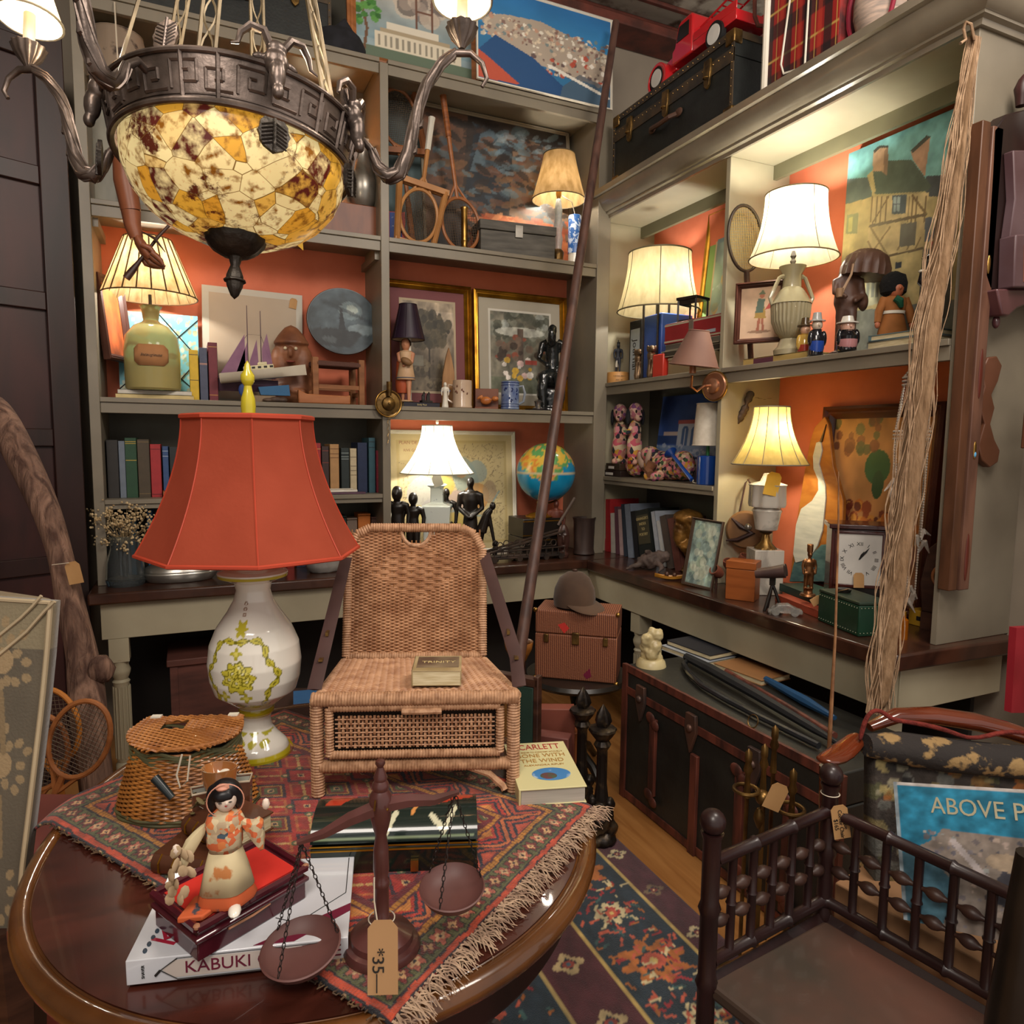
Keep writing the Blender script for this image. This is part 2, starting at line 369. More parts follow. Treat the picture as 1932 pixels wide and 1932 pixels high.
def book(label,p,w,h,d,c,rz=0,lean=0,flat=0,band=None,grp=None,nm='book',r3=None,txtc=None,r=.55):
 """spine at local y=0, thickness along x, height z; flat: lies on its back"""
 m=M('cloth_'+c,c,r=r,c2=None,sc=25,bump=.1,bs=150)
 t=thing(nm,label,'book',p,rz,grp,r=r3)
 if r3 is None:
  if flat:t.rotation_euler=Euler((0,pi/2,rz),'XYZ')
  elif lean:t.rotation_euler=Euler((0,lean,rz),'XYZ')
 b=min(.003,w*.12);o=0 if flat == 0 else 0
 g=G().bb(-w/2,w/2,0,b*1.3,0,h).bb(-w/2,-w/2+b,0,d,0,h).bb(w/2-b,w/2,0,d,0,h)
 obj('cover',g,m,t,bev=b*.4)
 obj('pages',G().bb(-w/2+b,w/2-b,b*1.3,d-.004,.003,h-.003),m_page,t)
 if band:
  g=G()
  for z in band[1:]:g.bb(-w/2*.92,w/2*.92,-.0006,.0004,h*z,h*z+max(.002,h*.012))
  obj('spine_band',g,M('band_'+band[0],band[0],r=.4),t)
 return t
def rowbooks(rows,z,yf,where,grp,right=0,depth=.16):
 for (x0,x1,yt,c,band,lab,*ln) in rows:
  if right:a=RY(x0,yf,z);b=RY(x1,yf,z);w=abs(a-b);p=Vector((yf,(a+b)/2,z));h=ZA(yf,(a+b)/2,yt)-z;rz=RR
  else:a=LX(x0,yf,z);b=LX(x1,yf,z);w=b-a;p=Vector(((a+b)/2,yf,z));h=ZA((a+b)/2,yf,yt)-z;rz=0
  book(lab+' '+where,p,max(.006,w*.97),h,depth,c,rz,lean=(ln[0] if ln else 0),band=band,grp=grp)
def frame(nm,lab,cat,p,w,h,m,bw=.03,dp=.02,cv=None,mat=None,mw=0,rz=0,tilt=-.1,ry=0,prof=1,grp=None,inner=None,pm=None,back=m_dwood):
 t=thing(nm,lab,cat,p,0,grp,r=None);t.rotation_euler=Euler((tilt,ry,rz),'XYZ')
 pr=[(0,0),(0,dp),(bw*.25,dp*1.15),(bw*.45,dp*.75),(bw*.6,dp*.8),(bw*.85,dp*.45),(bw,dp*.3),(bw,0)] if prof else [(0,0),(0,dp),(bw,dp),(bw,0)]
 R=[]
 for sx,sz in ((-1,0),(1,0),(1,1),(-1,1),(-1,0)):
  R.append([Vector((sx*(w/2-a),-b,(a if sz == 0 else h-a))) for a,b in pr])
 obj('frame_moulding',G().rings(R,(0,0)),m,t,ang=.5)
 obj('backing',G().bb(-w/2+.002,w/2-.002,0,.004,.002,h-.002),back,t)
 k=bw-.001;y=-.002
 if mw:obj('mat_board',G().bb(-w/2+k,w/2-k,y-.001,y,k,h-k),mat,t)
 if inner:obj('inner_mat',G().bb(-w/2+k+mw-.012,w/2-k-mw+.012,y-.0022,y-.001,k+mw-.012,h-k-mw+.012),inner,t)
 if cv is not None:
  k += mw;panel('picture',cv,w-2*k,h-2*k,t,(0,y-.003,k),m=pm,th=0)
 return t
def pt(p,tilt):return p
def person(g,h,legs='apart',arms=None,sh=.115,hip=.085,hd=.062,o=(0,0,0),lean=0,th=1,step=.05):
 """a small statue: every limb tapers; arms = ((elbow, hand), (elbow, hand)) in units of height"""
 k=len(g.v);A=arms or (((-sh-.03,0,.66),(-sh-.02,-.03,.5)),((sh+.03,0,.66),(sh+.02,-.03,.5)))
 if legs == 'robe':g.lathe([(.13,0),(.14,.03),(.115,.2),(.09,.42),(.075*th,.58),(.1*th,.72),(.09,.8),(.03,.84)],16,sq=(1,.75))
 elif legs == 'sit':
  g.tube([(0,.02,.36),(0,.02,.6),(0,0,.8)],[.11,.1,.1],12,fl=.8)
  for s in (-1,1):
   g.tube([(s*.06,.02,.36),(s*.09,-.18,.38),(s*.09,-.2,.2),(s*.08,-.2,.03),(s*.08,-.27,.02)],[.075,.065,.045,.035,.028],10)
 else:
  for s in (-1,1):
   y=-step*s
   g.tube([(s*.045,0,.52),(s*.052,y*.4,.28),(s*.055,y,.06),(s*.055,y,.025),(s*.06,y-.06,.018)],[.062*th,.045*th,.028,.028,.022],10)
  g.tube([(0,0,.48),(0,0,.56),(0,0,.66),(0,0,.76),(0,0,.82)],[hip*th,.085*th,.075*th,.1*th,.05],14,fl=.68,up=(0,1,0))
 for s,(e,d) in zip((-1,1),A):
  g.tube([(s*.06,0,.79),(s*sh,0,.775),e,d],[.045,.042,.032,.024],9);g.ell(d,.028,8)
 g.tube([(0,0,.8),(0,-.005,.88)],[.038,.034],10);g.ell((0,-.008,.925),(hd*.86,hd,hd*1.2),14)
 g.ell((0,-.008-hd,.915),(.012,.014,.018),8)
 return g.tf(Matrix.Translation(o) @ Matrix.Scale(h,4),k)
def ptag(t,loc,w,h,s=None,rz=0,ry=0,rx=0,m=None,tc=None):
 o=obj('price_tag',G().prism([(-w/2,-h),(w/2,-h),(w/2,-w*.25),(w*.28,0),(-w*.28,0),(-w/2,-w*.25)],0,.001),m or m_tagp,t);o.location=loc;o.rotation_euler=(rx,ry,rz)
 if s:txt(s,w*.5,m_ink,o,(0,-.0008,-h*.55),(pi/2,-pi/2,0),ext=.0002)
 return o
# ================= left bookcase, top shelf =================
def pic_steam():
 c=CV(110,90,'8fa3a8').grad('7f9aa2','b9a99a',.2,1);c.nz(.12,5,1)
 c.blots(40,['5b5552','6d6461','a39488','c9b9a6'],(.04,.11),(.3,.55,.75,.95),3,.7)
 c.rect(0,0,1,.12,'5d6d5a').rect(.15,.12,.9,.3,'d7cdb6').rect(.2,.3,.8,.34,'a8987c').rect(.25,.34,.7,.42,'d8d0bd')
 for i in range(14):c.rect(.18+i*.05,.14,.2+i*.05,.26,'8d8676')
 c.rect(.5,.42,.52,.85,'6b4a3c').rect(.64,.42,.66,.82,'6b4a3c').line([(.52,.62),(.65,.62)],.02,'6b4a3c').line([(.38,.4),(.38,.7)],.008,'443b36')
 c.line([(.06,.05),(.09,.3),(.05,.55),(.1,.8)],.03,'6a4b34').blots(60,['3f7a34','5a9445','2f6128'],(.02,.05),(0,.35,.2,1),5,.9)
 return c
def pic_harb():
 c=CV(150,110,'2f6f9c');c.grad('3a86b8','2767a0',.6,1).nz(.05,4,2)
 c.poly([(0,.68),(.2,.75),(.45,.78),(1,.6),(1,.2),(.4,.3),(.1,.45)],'a89a8a')
 c.blots(240,['d8c7ac','b98f78','c7b7a0','8a6a5c','e3dccb','7b5f58','6f7f80'],(.008,.022),(.02,.48,1,.72),4,.9)
 c.blots(90,['b04c3a','c6b29c','e8e1d4','5c4a4a'],(.008,.03),(.3,.22,1,.5),8,.9)
 c.poly([(.12,.5),(.4,.35),(.62,.12),(.6,0),(.05,0),(0,.3)],'234a78').poly([(.62,.12),(.75,.3),(1,.22),(1,0),(.6,0)],'4d5662',.7)
 for i in range(9):c.ell(.55+i*.05,.3-i*.022,.05,.018,'e2dccf',-.3)
 c.poly([(0,.3),(.05,.26),(.3,.02),(0,0)],'b5503a');return c
def ptilt(w):return w
p=S(655,3.5,Z1);x1=LX(905,3.5,Z1)
frame('framed_picture','framed picture of a steamboat under smoke and a green tree on the top shelf','picture',((p.x+x1)/2,3.5,Z1),x1-p.x,.5,m_wood,.045,.02,pic_steam(),tilt=-.05)
p=S(890,3.46,Z1-.02);x1=LX(1142,3.46,Z1-.02)
t=frame('framed_picture','large harbour photograph in a thin white frame leaning above the straw lamp','picture',((p.x+x1)/2,3.40,Z1+.001),x1-p.x,.46,m_white,.012,.012,pic_harb(),tilt=-.04)
g=G().lathe([(.0,0),(.12,0),(.125,.05),(.1,.1),(.06,.12),(0,.13)],20,sq=(1,.7));g.prism([(-.12,.02),(.02,.16),(.12,.02)],-.05,.05)
one('hat',g,M('black_felt','16161a',r=.9,c2='222228',sc=20),'black pointed felt hat on the top shelf left of the steamboat picture','hat',S(640,3.5,Z1),rem=.008)
# dark trunk on top of the left bay
def chest(nm,lab,cat,loc,rz,w,d,h,m,me,mf,lid=.3,handle=1):
 t=thing(nm,lab,cat,loc,rz)
 obj('body',G().bb(-w/2,w/2,0,d,0,h*(1-lid)-.002),m,t,bev=.003);L=obj('lid',G().bb(-w/2,w/2,0,d,h*(1-lid),h),m,t,bev=.003)
 g=G();b=.012*h/.3
 for z in (b,h*(1-lid)-b,h*(1-lid)+b,h-b):g.bb(-w/2-.003,w/2+.003,-.004,.002,z-b,z+b)
 for x in (-w/2,w/2):g.bb(x-b*.9 if x > 0 else x-.003,x+.003 if x > 0 else x+b*.9,-.005,.001,0,h).bb(x-.004,x+.004,0,d,0,b*2).bb(x-.004,x+.004,0,d,h-b*2,h+.001)
 g.bb(-w/2,w/2,-.003,b*2,h-.001,h+.003);obj('edge_binding',g,me,t)
 for x in (-w/2,w/2):
  for z in (0,h):
   q=G();q.bb(x-(.05 if x > 0 else .006),x+(.006 if x > 0 else .05),-.008,.04,z-(.05 if z else .006),z+(.006 if z else .05));obj('corner_cap',q,mf,t,bev=.006)
 for x in (-w*.33,0,w*.33):
  z=h*(1-lid);q=G().prism([(x-.02,z+.045),(x+.02,z+.045),(x+.024,z),(x+.016,z-.06),(x,z-.075),(x-.016,z-.06),(x-.024,z)],-.014,-.002);q.ring((x,-.016,z-.03),.012,.004,12,5,T=None)
  obj('lock' if x == 0 else 'latch',q,mf,t,bev=.002)
 if handle:
  g=G().tube([(-.09,-.01,h*.45),(-.07,-.035,h*.42),(0,-.04,h*.4),(.07,-.035,h*.42),(.09,-.01,h*.45)],.011,8)
  for s in (-1,1):g.ell((s*.1,-.006,h*.46),(.03,.008,.02),10)
  obj('handle',g,M('brown_leather_strap','4f3528',r=.6),t)
 g=G()
 for z in (b,h*(1-lid)+b,h-b):
  for i in range(26):g.ell((-w/2+.02+(w-.04)*i/25,-.004,z),.0035,6)
 for x in (-w/2+b*.45,w/2-b*.45):
  for i in range(10):g.ell((x,-.004,.03+(h-.06)*i/9),.0035,6)
 obj('studs',g,mf,t);return t
m_bkv=M('black_trunk_canvas','1c1f1d',r=.5,c2='121413',sc=14,bump=.2,bs=90)
m_bkb=M('worn_black_binding','2a2520',r=.5,c2='4a3b28',sc=12)
m_abr=M('tarnished_brass','8c6c3a',r=.38,m=.85,c2='4c3a22',sc=22,bump=.3,bs=60)
t=chest('trunk','black studded trunk on the top shelf behind the chandelier straps','trunk',(LX(420,3.47,Z1),3.47,Z1),0,.92,.26,.33,m_bkv,m_bkb,m_abr)
# ================= left bookcase, second shelf =================
t=thing('table_lamp','small lit lamp with an orange pleated shade seen above the chandelier rim','lamp',S(612,3.56,Z2),0)
m_os=shade_m('amber_shade','e9a85a','d98f3f');spin('base',[(.05,0),(.05,.01),(.02,.03),(.035,.12),(.05,.2),(.02,.3),(.01,.36)],m_brass,t,20)
shade(t,.36,.105,.06,.24,m_os,24,1,ribs=12);lamp_light(t,(0,0,.46),5)
x0=LX(655,3.6,Z2);x1=LX(700,3.6,Z2)
frame('framed_picture','small white framed picture right of the amber lamp on the second shelf','picture',((x0+x1)/2-.02,3.62,Z2),.22,.52,m_white,.03,.015,CV(30,60,'b08a63').nz(.2,4,1).rect(.2,.3,.8,.6,'9a6a48'),tilt=-.05)
t=thing('pitcher','pewter pitcher half hidden behind the right side of the glowing bowl','pitcher',S(682,3.55,Z2+.16),0)
mp=M('pewter','9a958c',r=.3,m=.8,c2='6a655c',sc=9);spin('body',[(.05,0),(.07,.03),(.085,.1),(.06,.18),(.04,.24),(.055,.29),(.05,.29),(.036,.24)],mp,t)
obj('handle',G().tube([(.05,0,.26),(.11,0,.24),(.12,0,.14),(.075,0,.07)],.007),mp,t)
one('wooden_box',G().bb(-.17,.13,0,.18,0,.16),M('cherry_wood','7d4526',r=.4,c2='5e3019',sc=4,st=(4,1,1)),'reddish wooden box under the pewter pitcher on the second shelf','box',S(668,3.5,Z2),0,bev=.004)
c=CV(40,60,'4a3f36').nz(.3,5,4);x0=LX(176,3.6,Z2)
frame('framed_picture','dim grey picture in a white frame at the left end of the second shelf','picture',(x0+.12,3.6,Z2),.3,.6,m_white,.03,.015,CV(40,60,'7f7c70').nz(.15,4,4),tilt=-.05)
t=thing('floral_lampshade','dark brown lampshade with pale flowers at the upper left behind the straps','lampshade',S(225,3.58,Z2+.5),0)
shade(t,0,.15,.1,.22,M('brown_floral_shade','3d2f29',r=.8,c2='8a7866',sc=14,lo=.55,hi=.62),24)
obj('stand',G().lathe([(.06,-.5),(.06,-.48),(.02,-.45),(.015,0)],14),m_dwood,t)
# second shelf, right bay
def pic_mill():   # an invented plain scene in the same browns and blues
 c=CV(150,110,'3a332f').nz(.35,5,11);c.poly([(0,.1),(0,1),(.3,1),(.25,.5)],'5b4335').poly([(.25,.4),(.35,.95),(.6,.9),(.55,.35)],'2c3137').poly([(.3,.6),(.4,.95),(.52,.9),(.5,.62)],'55656e')
 c.poly([(.55,.2),(.6,.8),(.75,.9),(1,.85),(1,.2)],'6e5948').blots(260,['5e7077','41505a','6e4a38','7a5a3e','2a2624','352c28'],(.008,.03),(.03,.3,.97,.97),12,.7,3)
 c.poly([(.25,.05),(.4,.32),(.95,.3),(1,0),(.25,0)],'b06440').blots(120,['c98a5c','a9502f','c89a6c','b06a42','8a4630'],(.008,.022),(.25,.02,1,.32),13,.7,3)
 return c.blots(60,['6d8590','84949a','50646c'],(.008,.02),(.5,.6,.9,.95),14,.6,3).nz(.15,14,3)
x0=LX(800,3.6,Z2);x1=LX(1082,3.6,Z2)
frame('framed_painting','large brown and blue brushy painting behind the press racket on the second shelf','painting',((x0+x1)/2,3.6,Z2),x1-x0,.78,m_gray,.018,.015,pic_mill(),tilt=-.12)
def racket(nm,lab,p,L,hw,hh,mf,mg,press=None,R=(0,0,0),sw=.0011,ns=16,r=.009,grp=None):
 """head centre at top; grip end at origin, +z up"""
 t=thing(nm,lab,'racket',p,0,grp,r=Euler(R))
 cz=L-hh;g=G().tube([(hw*sin(2*pi*i/36),0,cz+hh*cos(2*pi*i/36)) for i in range(36)],r,8,closed=True)
 g.tube([(-hw*.5,0,cz-hh*.87),(-.012,0,cz-hh*1.35),(0,0,cz-hh*1.5)],r*.8,6).tube([(hw*.5,0,cz-hh*.87),(.012,0,cz-hh*1.35),(0,0,cz-hh*1.5)],r*.8,6)
 obj('head_frame',g,mf,t);obj('shaft',G().tube([(0,0,0),(0,0,cz-hh*.98)],[.013,.01],8),mf,t)
 obj('grip',G().tube([(0,0,-.002),(0,0,.02),(0,0,L*.26)],[.018,.016,.015],8),mg,t)
 g=G()
 for i in range(1,ns):
  x=-hw+2*hw*i/ns;z=hh*sqrt(1-(x/hw)**2);g.tube([(x,0,cz-z),(x,0,cz+z)],sw,4)
 m=int(ns*hh/hw)
 for i in range(1,m):
  z=-hh+2*hh*i/m;x=hw*sqrt(1-(z/hh)**2);g.tube([(-x,0,cz+z),(x,0,cz+z)],sw,4)
 obj('strings',g,M('gut_strings','5b4a3a',r=.6),t)
 if press:
  g=G();w0,w1,hz=hw*1.25,hw*.95,hh*1.15
  for y in (-.014,.014):
   g.box((0,y,cz+hz),(2*w1+.03,.012,.028)).box((0,y,cz-hz),(2*w0+.03,.012,.028))
   for s in (-1,1):
    g.tube([(s*w0,y,cz-hz),(s*w1,y,cz+hz)],.013,4)
  obj('press',g,press,t,bev=.001)
  g=G()
  for s in (-1,1):g.ell((s*w0,-.03,cz-hz),.008,8).ell((s*w1,-.03,cz+hz),.008,8)
  obj('press_screws',g,m_brass,t)
 return t
m_rack=M('bent_ash_wood','a4673a',r=.4,c2='85502c',sc=5,st=(1,1,5));m_grip=M('tan_leather_grip','9a5a2c',r=.6,c2='6c3b1c',sc=12,st=(1,1,4))
pc=S(815,3.42,Z2);u=UN(pc)
racket('tennis_racket','wooden racket clamped in a press, standing head down on the second shelf',S(815,3.50,Z2+.62),.62,.095,.13,M('pale_ash_wood','b8834f',r=.4,c2='a26f3f',sc=5),M('white_racket_throat','d8d2c4',r=.4),M('press_wood','b37f4c',r=.45,c2='9a6838',sc=6),R=(pi-.06,.16,0),ns=22)
racket('tennis_racket','old wooden racket hanging head up in a press behind the press racket',S(778,3.60,Z2+.05),.74,.095,.14,m_rack,m_grip,M('old_press_wood','8a5430',r=.5),R=(-.05,-.1,0),ns=20)
racket('tennis_racket','brown wooden racket with a string-wrapped grip leaning between the two pressed rackets',S(836,3.53,Z2+.75),.75,.1,.13,m_rack,m_grip,None,R=(pi-.04,-.14,0))
t=thing('cardboard_box','small blue and red patterned box beside the mid post on the second shelf','box',S(747,3.5,Z2),-.3)
obj('body',G().bb(-.045,.045,0,.05,0,.15),M('red_card','b02a2c',r=.5),t);obj('front_print',G().bb(-.03,.03,-.001,0,.004,.146),M('blue_print','1f3f86',r=.5,c2='d8d8e0',sc=34,lo=.36,hi=.4),t)
t=thing('candlestick','brass push-up candlestick on the second shelf','candlestick',S(876,3.48,Z2))
spin('base',[(.045,0),(.045,.006),(.02,.01),(.014,.03),(.018,.045),(.012,.055)],m_brass,t);spin('tube',[(.016,.05),(.0165,.2),(.021,.21),(.02,.213),(.014,.213)],m_brass,t)
mg_=M('weathered_grey_wood','5f5b54',r=.75,c2='46433e',sc=6,st=(1,1,7),bump=.5,bs=12,bst=(1,1,8))
p=S(972,3.43,Z2);x0=LX(908,3.45,Z2);x1=LX(1042,3.45,Z2)
t=thing('wooden_chest','weathered grey wooden lidded box beside the straw-shaded lamp','box',((x0+x1)/2,3.44,Z2),-.1)
w=x1-x0;obj('body',G().bb(-w/2,w/2,0,.2,0,.115),mg_,t,bev=.003);obj('lid',G().bb(-w/2-.006,w/2+.006,-.006,.206,.118,.165),mg_,t,bev=.004);obj('hasp',G().bb(-.02,.02,-.01,-.004,.09,.15),mp,t)
pl=S(1052,3.5,Z2);t=thing('table_lamp','lit lamp with a woven straw shade and a twisted glass stem','lamp',pl)
u=UN(pl);spin('base',[(.05,0),(.05,.012),(.03,.02),(.034,.06),(.024,.075)],m_abr,t)
obj('glass_stem',G().lathe([(.02,.075),(.022,.1),(.026,.13),(.02,.16),(.025,.2),(.019,.24),(.022,.28),(.016,.32),(.012,.34)],12),M('cut_glass','dfe8e6',r=.08,trans=.6,bump=1,bs=90),t)
obj('socket',G().lathe([(.008,.34),(.015,.36),(.015,.4),(.006,.41),(.004,.5)],12),m_brass,t)
z0=ZA(pl.x,pl.y,378)-Z2;z1=ZA(pl.x,pl.y,292)-Z2
s_=shade(t,z0,50*u,29*u,z1-z0,shade_m('straw_shade','a5875c','84683f',tl=.3),40,1.15,tm=M('olive_trim','54482e'));lamp_light(t,(0,0,z0+.06),9)
obj('cord',G().tube([(.02,0,.36),(.07,-.02,.33),(.1,0,.28),(.1,.05,.1),(.1,.07,.0)],.003,6),m_white,t)
t=thing('cylinder_vase','tall blue and white speckled cylinder vase beside the leaning pole','vase',S(1083,3.52,Z2))
spin('foot',[(.034,0),(.034,.07)],m_white,t);spin('body',[(.036,.07),(.036,.27),(.032,.275)],M('blue_speckled_glaze','b9c8dc',r=.3,c2='2c5c9e',sc=45,lo=.5,hi=.56),t)
# ================= left bookcase, third shelf =================
mwf=M('reddish_dark_frame','4e2a22',r=.4,c2='36190f',sc=6)
x=LX(206,3.55,Z3)
t=frame('framed_picture','dark wooden picture frame seen edge-on against the left post','picture',(x+.035,3.58,ZA(x,3.58,682)),.2,.36,mwf,.03,.025,CV(20,30,'b05a30').nz(.2,5),rz=1.15,tilt=-.1)
t=thing('glass_jug_lamp','lit lamp made from a labelled glass jug with a pleated tan shade','lamp',S(290,3.52,ZA(LX(290,3.52,Z3),3.52,737)))
P0=t.location;u=UN(P0)
zz=lambda py:ZA(P0.x,P0.y,py)-P0.z
obj('jug',G().lathe([(.0,0),(44*u,0),(47*u,.008),(48*u,zz(665)),(45*u,zz(636)),(30*u,zz(616)),(16*u,zz(609)),(13*u,zz(605)),(16*u,zz(584)),(20*u,zz(578)),(18*u,zz(578))],40),M('yellow_green_glass','e2cf86',r=.08,trans=.55,c2='d0c488',sc=3,ior=1.3),t)
obj('stopper',G().lathe([(12*u,zz(600)),(14*u,zz(588)),(3*u,zz(577)),(3*u,zz(556))],20),m_blk,t)
lb=G();lw,z0,z1=30*u,zz(694),zz(655);R_=49*u
pl_=[(-lw,z0+.012),(-lw+.012,z0),(lw-.012,z0),(lw,z0+.012),(lw,z1-.012),(lw-.012,z1),(-lw+.012,z1),(-lw,z1-.012)]
g=G();g.sheet(lambda a,b:(R_*sin((a-.5)*2*lw/R_),-R_*cos((a-.5)*2*lw/R_),(z0+z1)/2+(b-.5)*(z1-z0)*(1-max(0,abs(a-.5)-.36)*3)),25,3);o=obj('paper_label',g,M('brown_paper_label','b07c50',r=.8),t,sol=.0008)
txt('Incaugieuse',.018,m_ink,o,(0,-R_-.001,(z0+z1)/2),shear=.4)
m_pl=shade_m('pleated_tan_shade','b89c70','96784c',tl=.5);zb=zz(560);hh_=zz(452)-zb
g=G();n=84;A=[]
for i in range(2):A.append([Vector((((81*u,40*u)[i]+(.0022 if j % 2 else -.001))*cos(2*pi*j/n),((81*u,40*u)[i]+(.0022 if j % 2 else -.001))*sin(2*pi*j/n),zb+hh_*i)) for j in range(n)])
g.rings(A,(0,0));s_=obj('lamp_shade',g,m_pl,t,flat=1)
g=G()
for i in range(0,n,4):a=2*pi*i/n;g.tube([(81.5*u*cos(a),81.5*u*sin(a),zb),(40.5*u*cos(a),40.5*u*sin(a),zb+hh_)],.003,4)
g.ring((0,0,zb),81.5*u,.003).ring((0,0,zb+hh_),40.5*u,.003);obj('shade_trim',g,M('dark_tan_trim','5c4526'),s_)
lamp_light(t,(0,0,zb+.1),11,(1,.94,.84))
x0=LX(228,3.68,Z3);x1=LX(378,3.68,Z3)
c=CV(80,80,'6fb4c4').nz(.1,4,5).blots(260,['c6b58a','a8946a','8aa07a','d8cdb0'],(.008,.03),(0,0,1,1),6,.7)
t=thing('memo_board','turquoise blossom-print ribbon memo board behind the glass jug lamp','board',((x0+x1)/2,3.66,Z3));t.rotation_euler=(-.08,0,0)
w=x1-x0;panel('board',c,w,.4,t,th=.02)
g=G()
for a,b in (((-w/2,.05),(w/2,.38)),((-w/2,.35),(w/2,.03)),((-w/2,.2),(0,.4)),((0,0),(w/2,.2)),((-w/2,.2),(0,0)),((0,.4),(w/2,.2))):g.tube([(a[0],-.012,a[1]),(b[0],-.012,b[1])],.0022,4)
obj('ribbon',g,m_ink,t)
zb=P0.z-Z3
def flatbook(lab,x0p,x1p,ydep,z,h,dp,c,grp=None,rz=0,band=None,title=None):
 x0=LX(x0p,ydep,z);x1=LX(x1p,ydep,z);L=x1-x0
 t=thing('book',lab,'book',((x0+x1)/2,ydep,z),rz,grp)
 m=M('cloth_'+c,c,r=.55,sc=25,bump=.1,bs=150);b=.003
 obj('cover',G().bb(-L/2,L/2,0,dp,0,b).bb(-L/2,L/2,0,dp,h-b,h).bb(-L/2,L/2,0,b,0,h),m,t,bev=.001)
 obj('pages',G().bb(-L/2+.003,L/2-.003,b,dp-.003,b,h-b),m_page,t)
 if title:txt(title,h*.5,M('gold_letter','d8c48a',r=.4),t,(0,-.0006,h/2),name='title')
 return t
flatbook('cream and yellow book lying under the glass jug lamp, lower of two',218,366,3.47,Z3,zb/2,.2,'d3bd84')
flatbook('white-spined book lying directly under the glass jug lamp, upper of two',222,362,3.475,Z3+zb/2,zb/2-.001,.19,'cfc9bd')
W3='beside the glass jug lamp'
rowbooks([(359,377,660,'d8b32e',('3d3320',.9,.4),'yellow book standing upright'),(378,394,656,'4a5066',('b98a7a',.7,.68),'slate blue book standing upright'),(395,413,646,'6e2430',('b8803a',.92,.1),'tall maroon book standing upright')],Z3,3.5,W3,'upright books beside the jug lamp')
x0=LX(383,3.70,Z3);x1=LX(570,3.70,Z3)
t=thing('art_board','blank off-white mounted board with a price tag behind the model ship','board',((x0+x1)/2,3.68,Z3));t.rotation_euler=(-.04,.02,0);w=x1-x0
hb=ZA((x0+x1)/2,3.68,545)-Z3;obj('mount',G().bb(-w/2,w/2,0,.01,0,hb),M('off_white_card','c6c1b4',r=.8,c2='b9b3a6',sc=3),t);obj('sheet',G().bb(-w/2+.03,w/2-.03,-.002,0,.02,hb-.03),M('beige_paper','b7a793',r=.85,c2='ab9a86',sc=2),t);ptag(t,(w/2-.04,-.006,hb-.02),.035,.05,ry=.15)
t=thing('model_ship','model ship with purple sails in front of the blank board','model ship',(LX(470,3.52,Z3),3.52,Z3+.05));u=UN(t.location)
ms=M('faded_purple_sail','8f6a82',r=.8,c2='7a5570',sc=9);md=M('dark_purple_wood','4b3040',r=.6)
obj('hull',G().rings([[Vector((x,.03*s*w_,z)) for s,z in ((0,-.0),(1,.03),(.9,.055),(-.9,.055),(-1,.03))] for x,w_ in ((-.13,.1),(-.08,.7),(0,1),(.08,.9),(.13,.3))]),md,t)
for x in (0,.058):obj('mast',G().tube([(x,0,.04),(x+.0,0,.39-.02*(x > 0))],[.003,.0015],6),md,t)
def sail(P,nm='sail'):obj(nm,G().prism(P,-.0007,.0007),ms,t)
sail([(-.13,.06),(-.012,.09),(-.012,.26)]);sail([(-.06,.06),(.0,.06),(.0,.23)]);sail([(.005,.06),(.05,.06),(.04,.24),(.008,.14)]);sail([(.062,.06),(.12,.06),(.085,.27),(.062,.2)])
obj('rigging',G().tube([(-.135,0,.055),(0,0,.26),(.058,0,.26),(.125,0,.06)],.0009,4),md,t)
t=thing('model_boat','white model cabin cruiser tilted up on a blue stand','model boat',(LX(500,3.46,Z3),3.455,ZA(LX(500,3.46,Z3),3.455,712)));t.rotation_euler=(0,-.13,0);L=(LX(580,3.46,Z3)-LX(416,3.46,Z3))
mw=M('aged_white_hull','c9c0ae',r=.4,c2='b5aa96',sc=6)
R=[]
for i in range(11):
 k=i/10;x=-L/2+L*k;w_=.038*min(1,(1-k)**.55*1.25+.0)*(.85+.15*min(1,k*4));zt=.032+.012*k*k;R.append([Vector((x,w_*a,zt*b)) for a,b in ((0,-.35+.3*k*k),(.6,-.1),(.95,.5),(1,1),(-1,1),(-.95,.5),(-.6,-.1))])
obj('hull',G().rings(R),mw,t,ang=1);obj('cabin',G().bb(-L*.22,L*.12,-.022,.022,.034,.055).bb(-.02,L*.05,-.014,.014,.055,.068),M('cream_cabin','d8cda6',r=.4),t,bev=.003)
g=G()
for i in range(5):g.bb(-L*.2+i*.026,-L*.2+i*.026+.014,-.0235,-.0215,.041,.05)
obj('window_row',g,m_blk,t)
t=thing('boat_stand','blue wedge stand under the white model boat','stand',(LX(505,3.47,Z3),3.46,Z3+.034));obj('keel_rest',G().prism([(-.03,0),(.1,0),(.095,.05),(-.04,.035)],0,.04),M('blue_paint','1d5f8e',r=.4),t);obj('rudder',G().ell((-.105,.01,.02),(.02,.004,.03),12),M('deep_blue','1b3a7a'),t)
flatbook('brown book lying under the blue boat stand',466,520,3.455,Z3,.032,.14,'8a7358')
t=one('driftwood_figure',G().ell((0,0,.012),(.03,.02,.015)).ell((.03,0,.012),(.025,.018,.014)).ell((-.03,0,.01),(.03,.015,.01)),M('dark_carved','3a2c26',r=.6,c2='5e4a3a',sc=20),'small dark carved lump in front of the brown flat book','ornament',S(520,3.44,Z3),rem=.004)
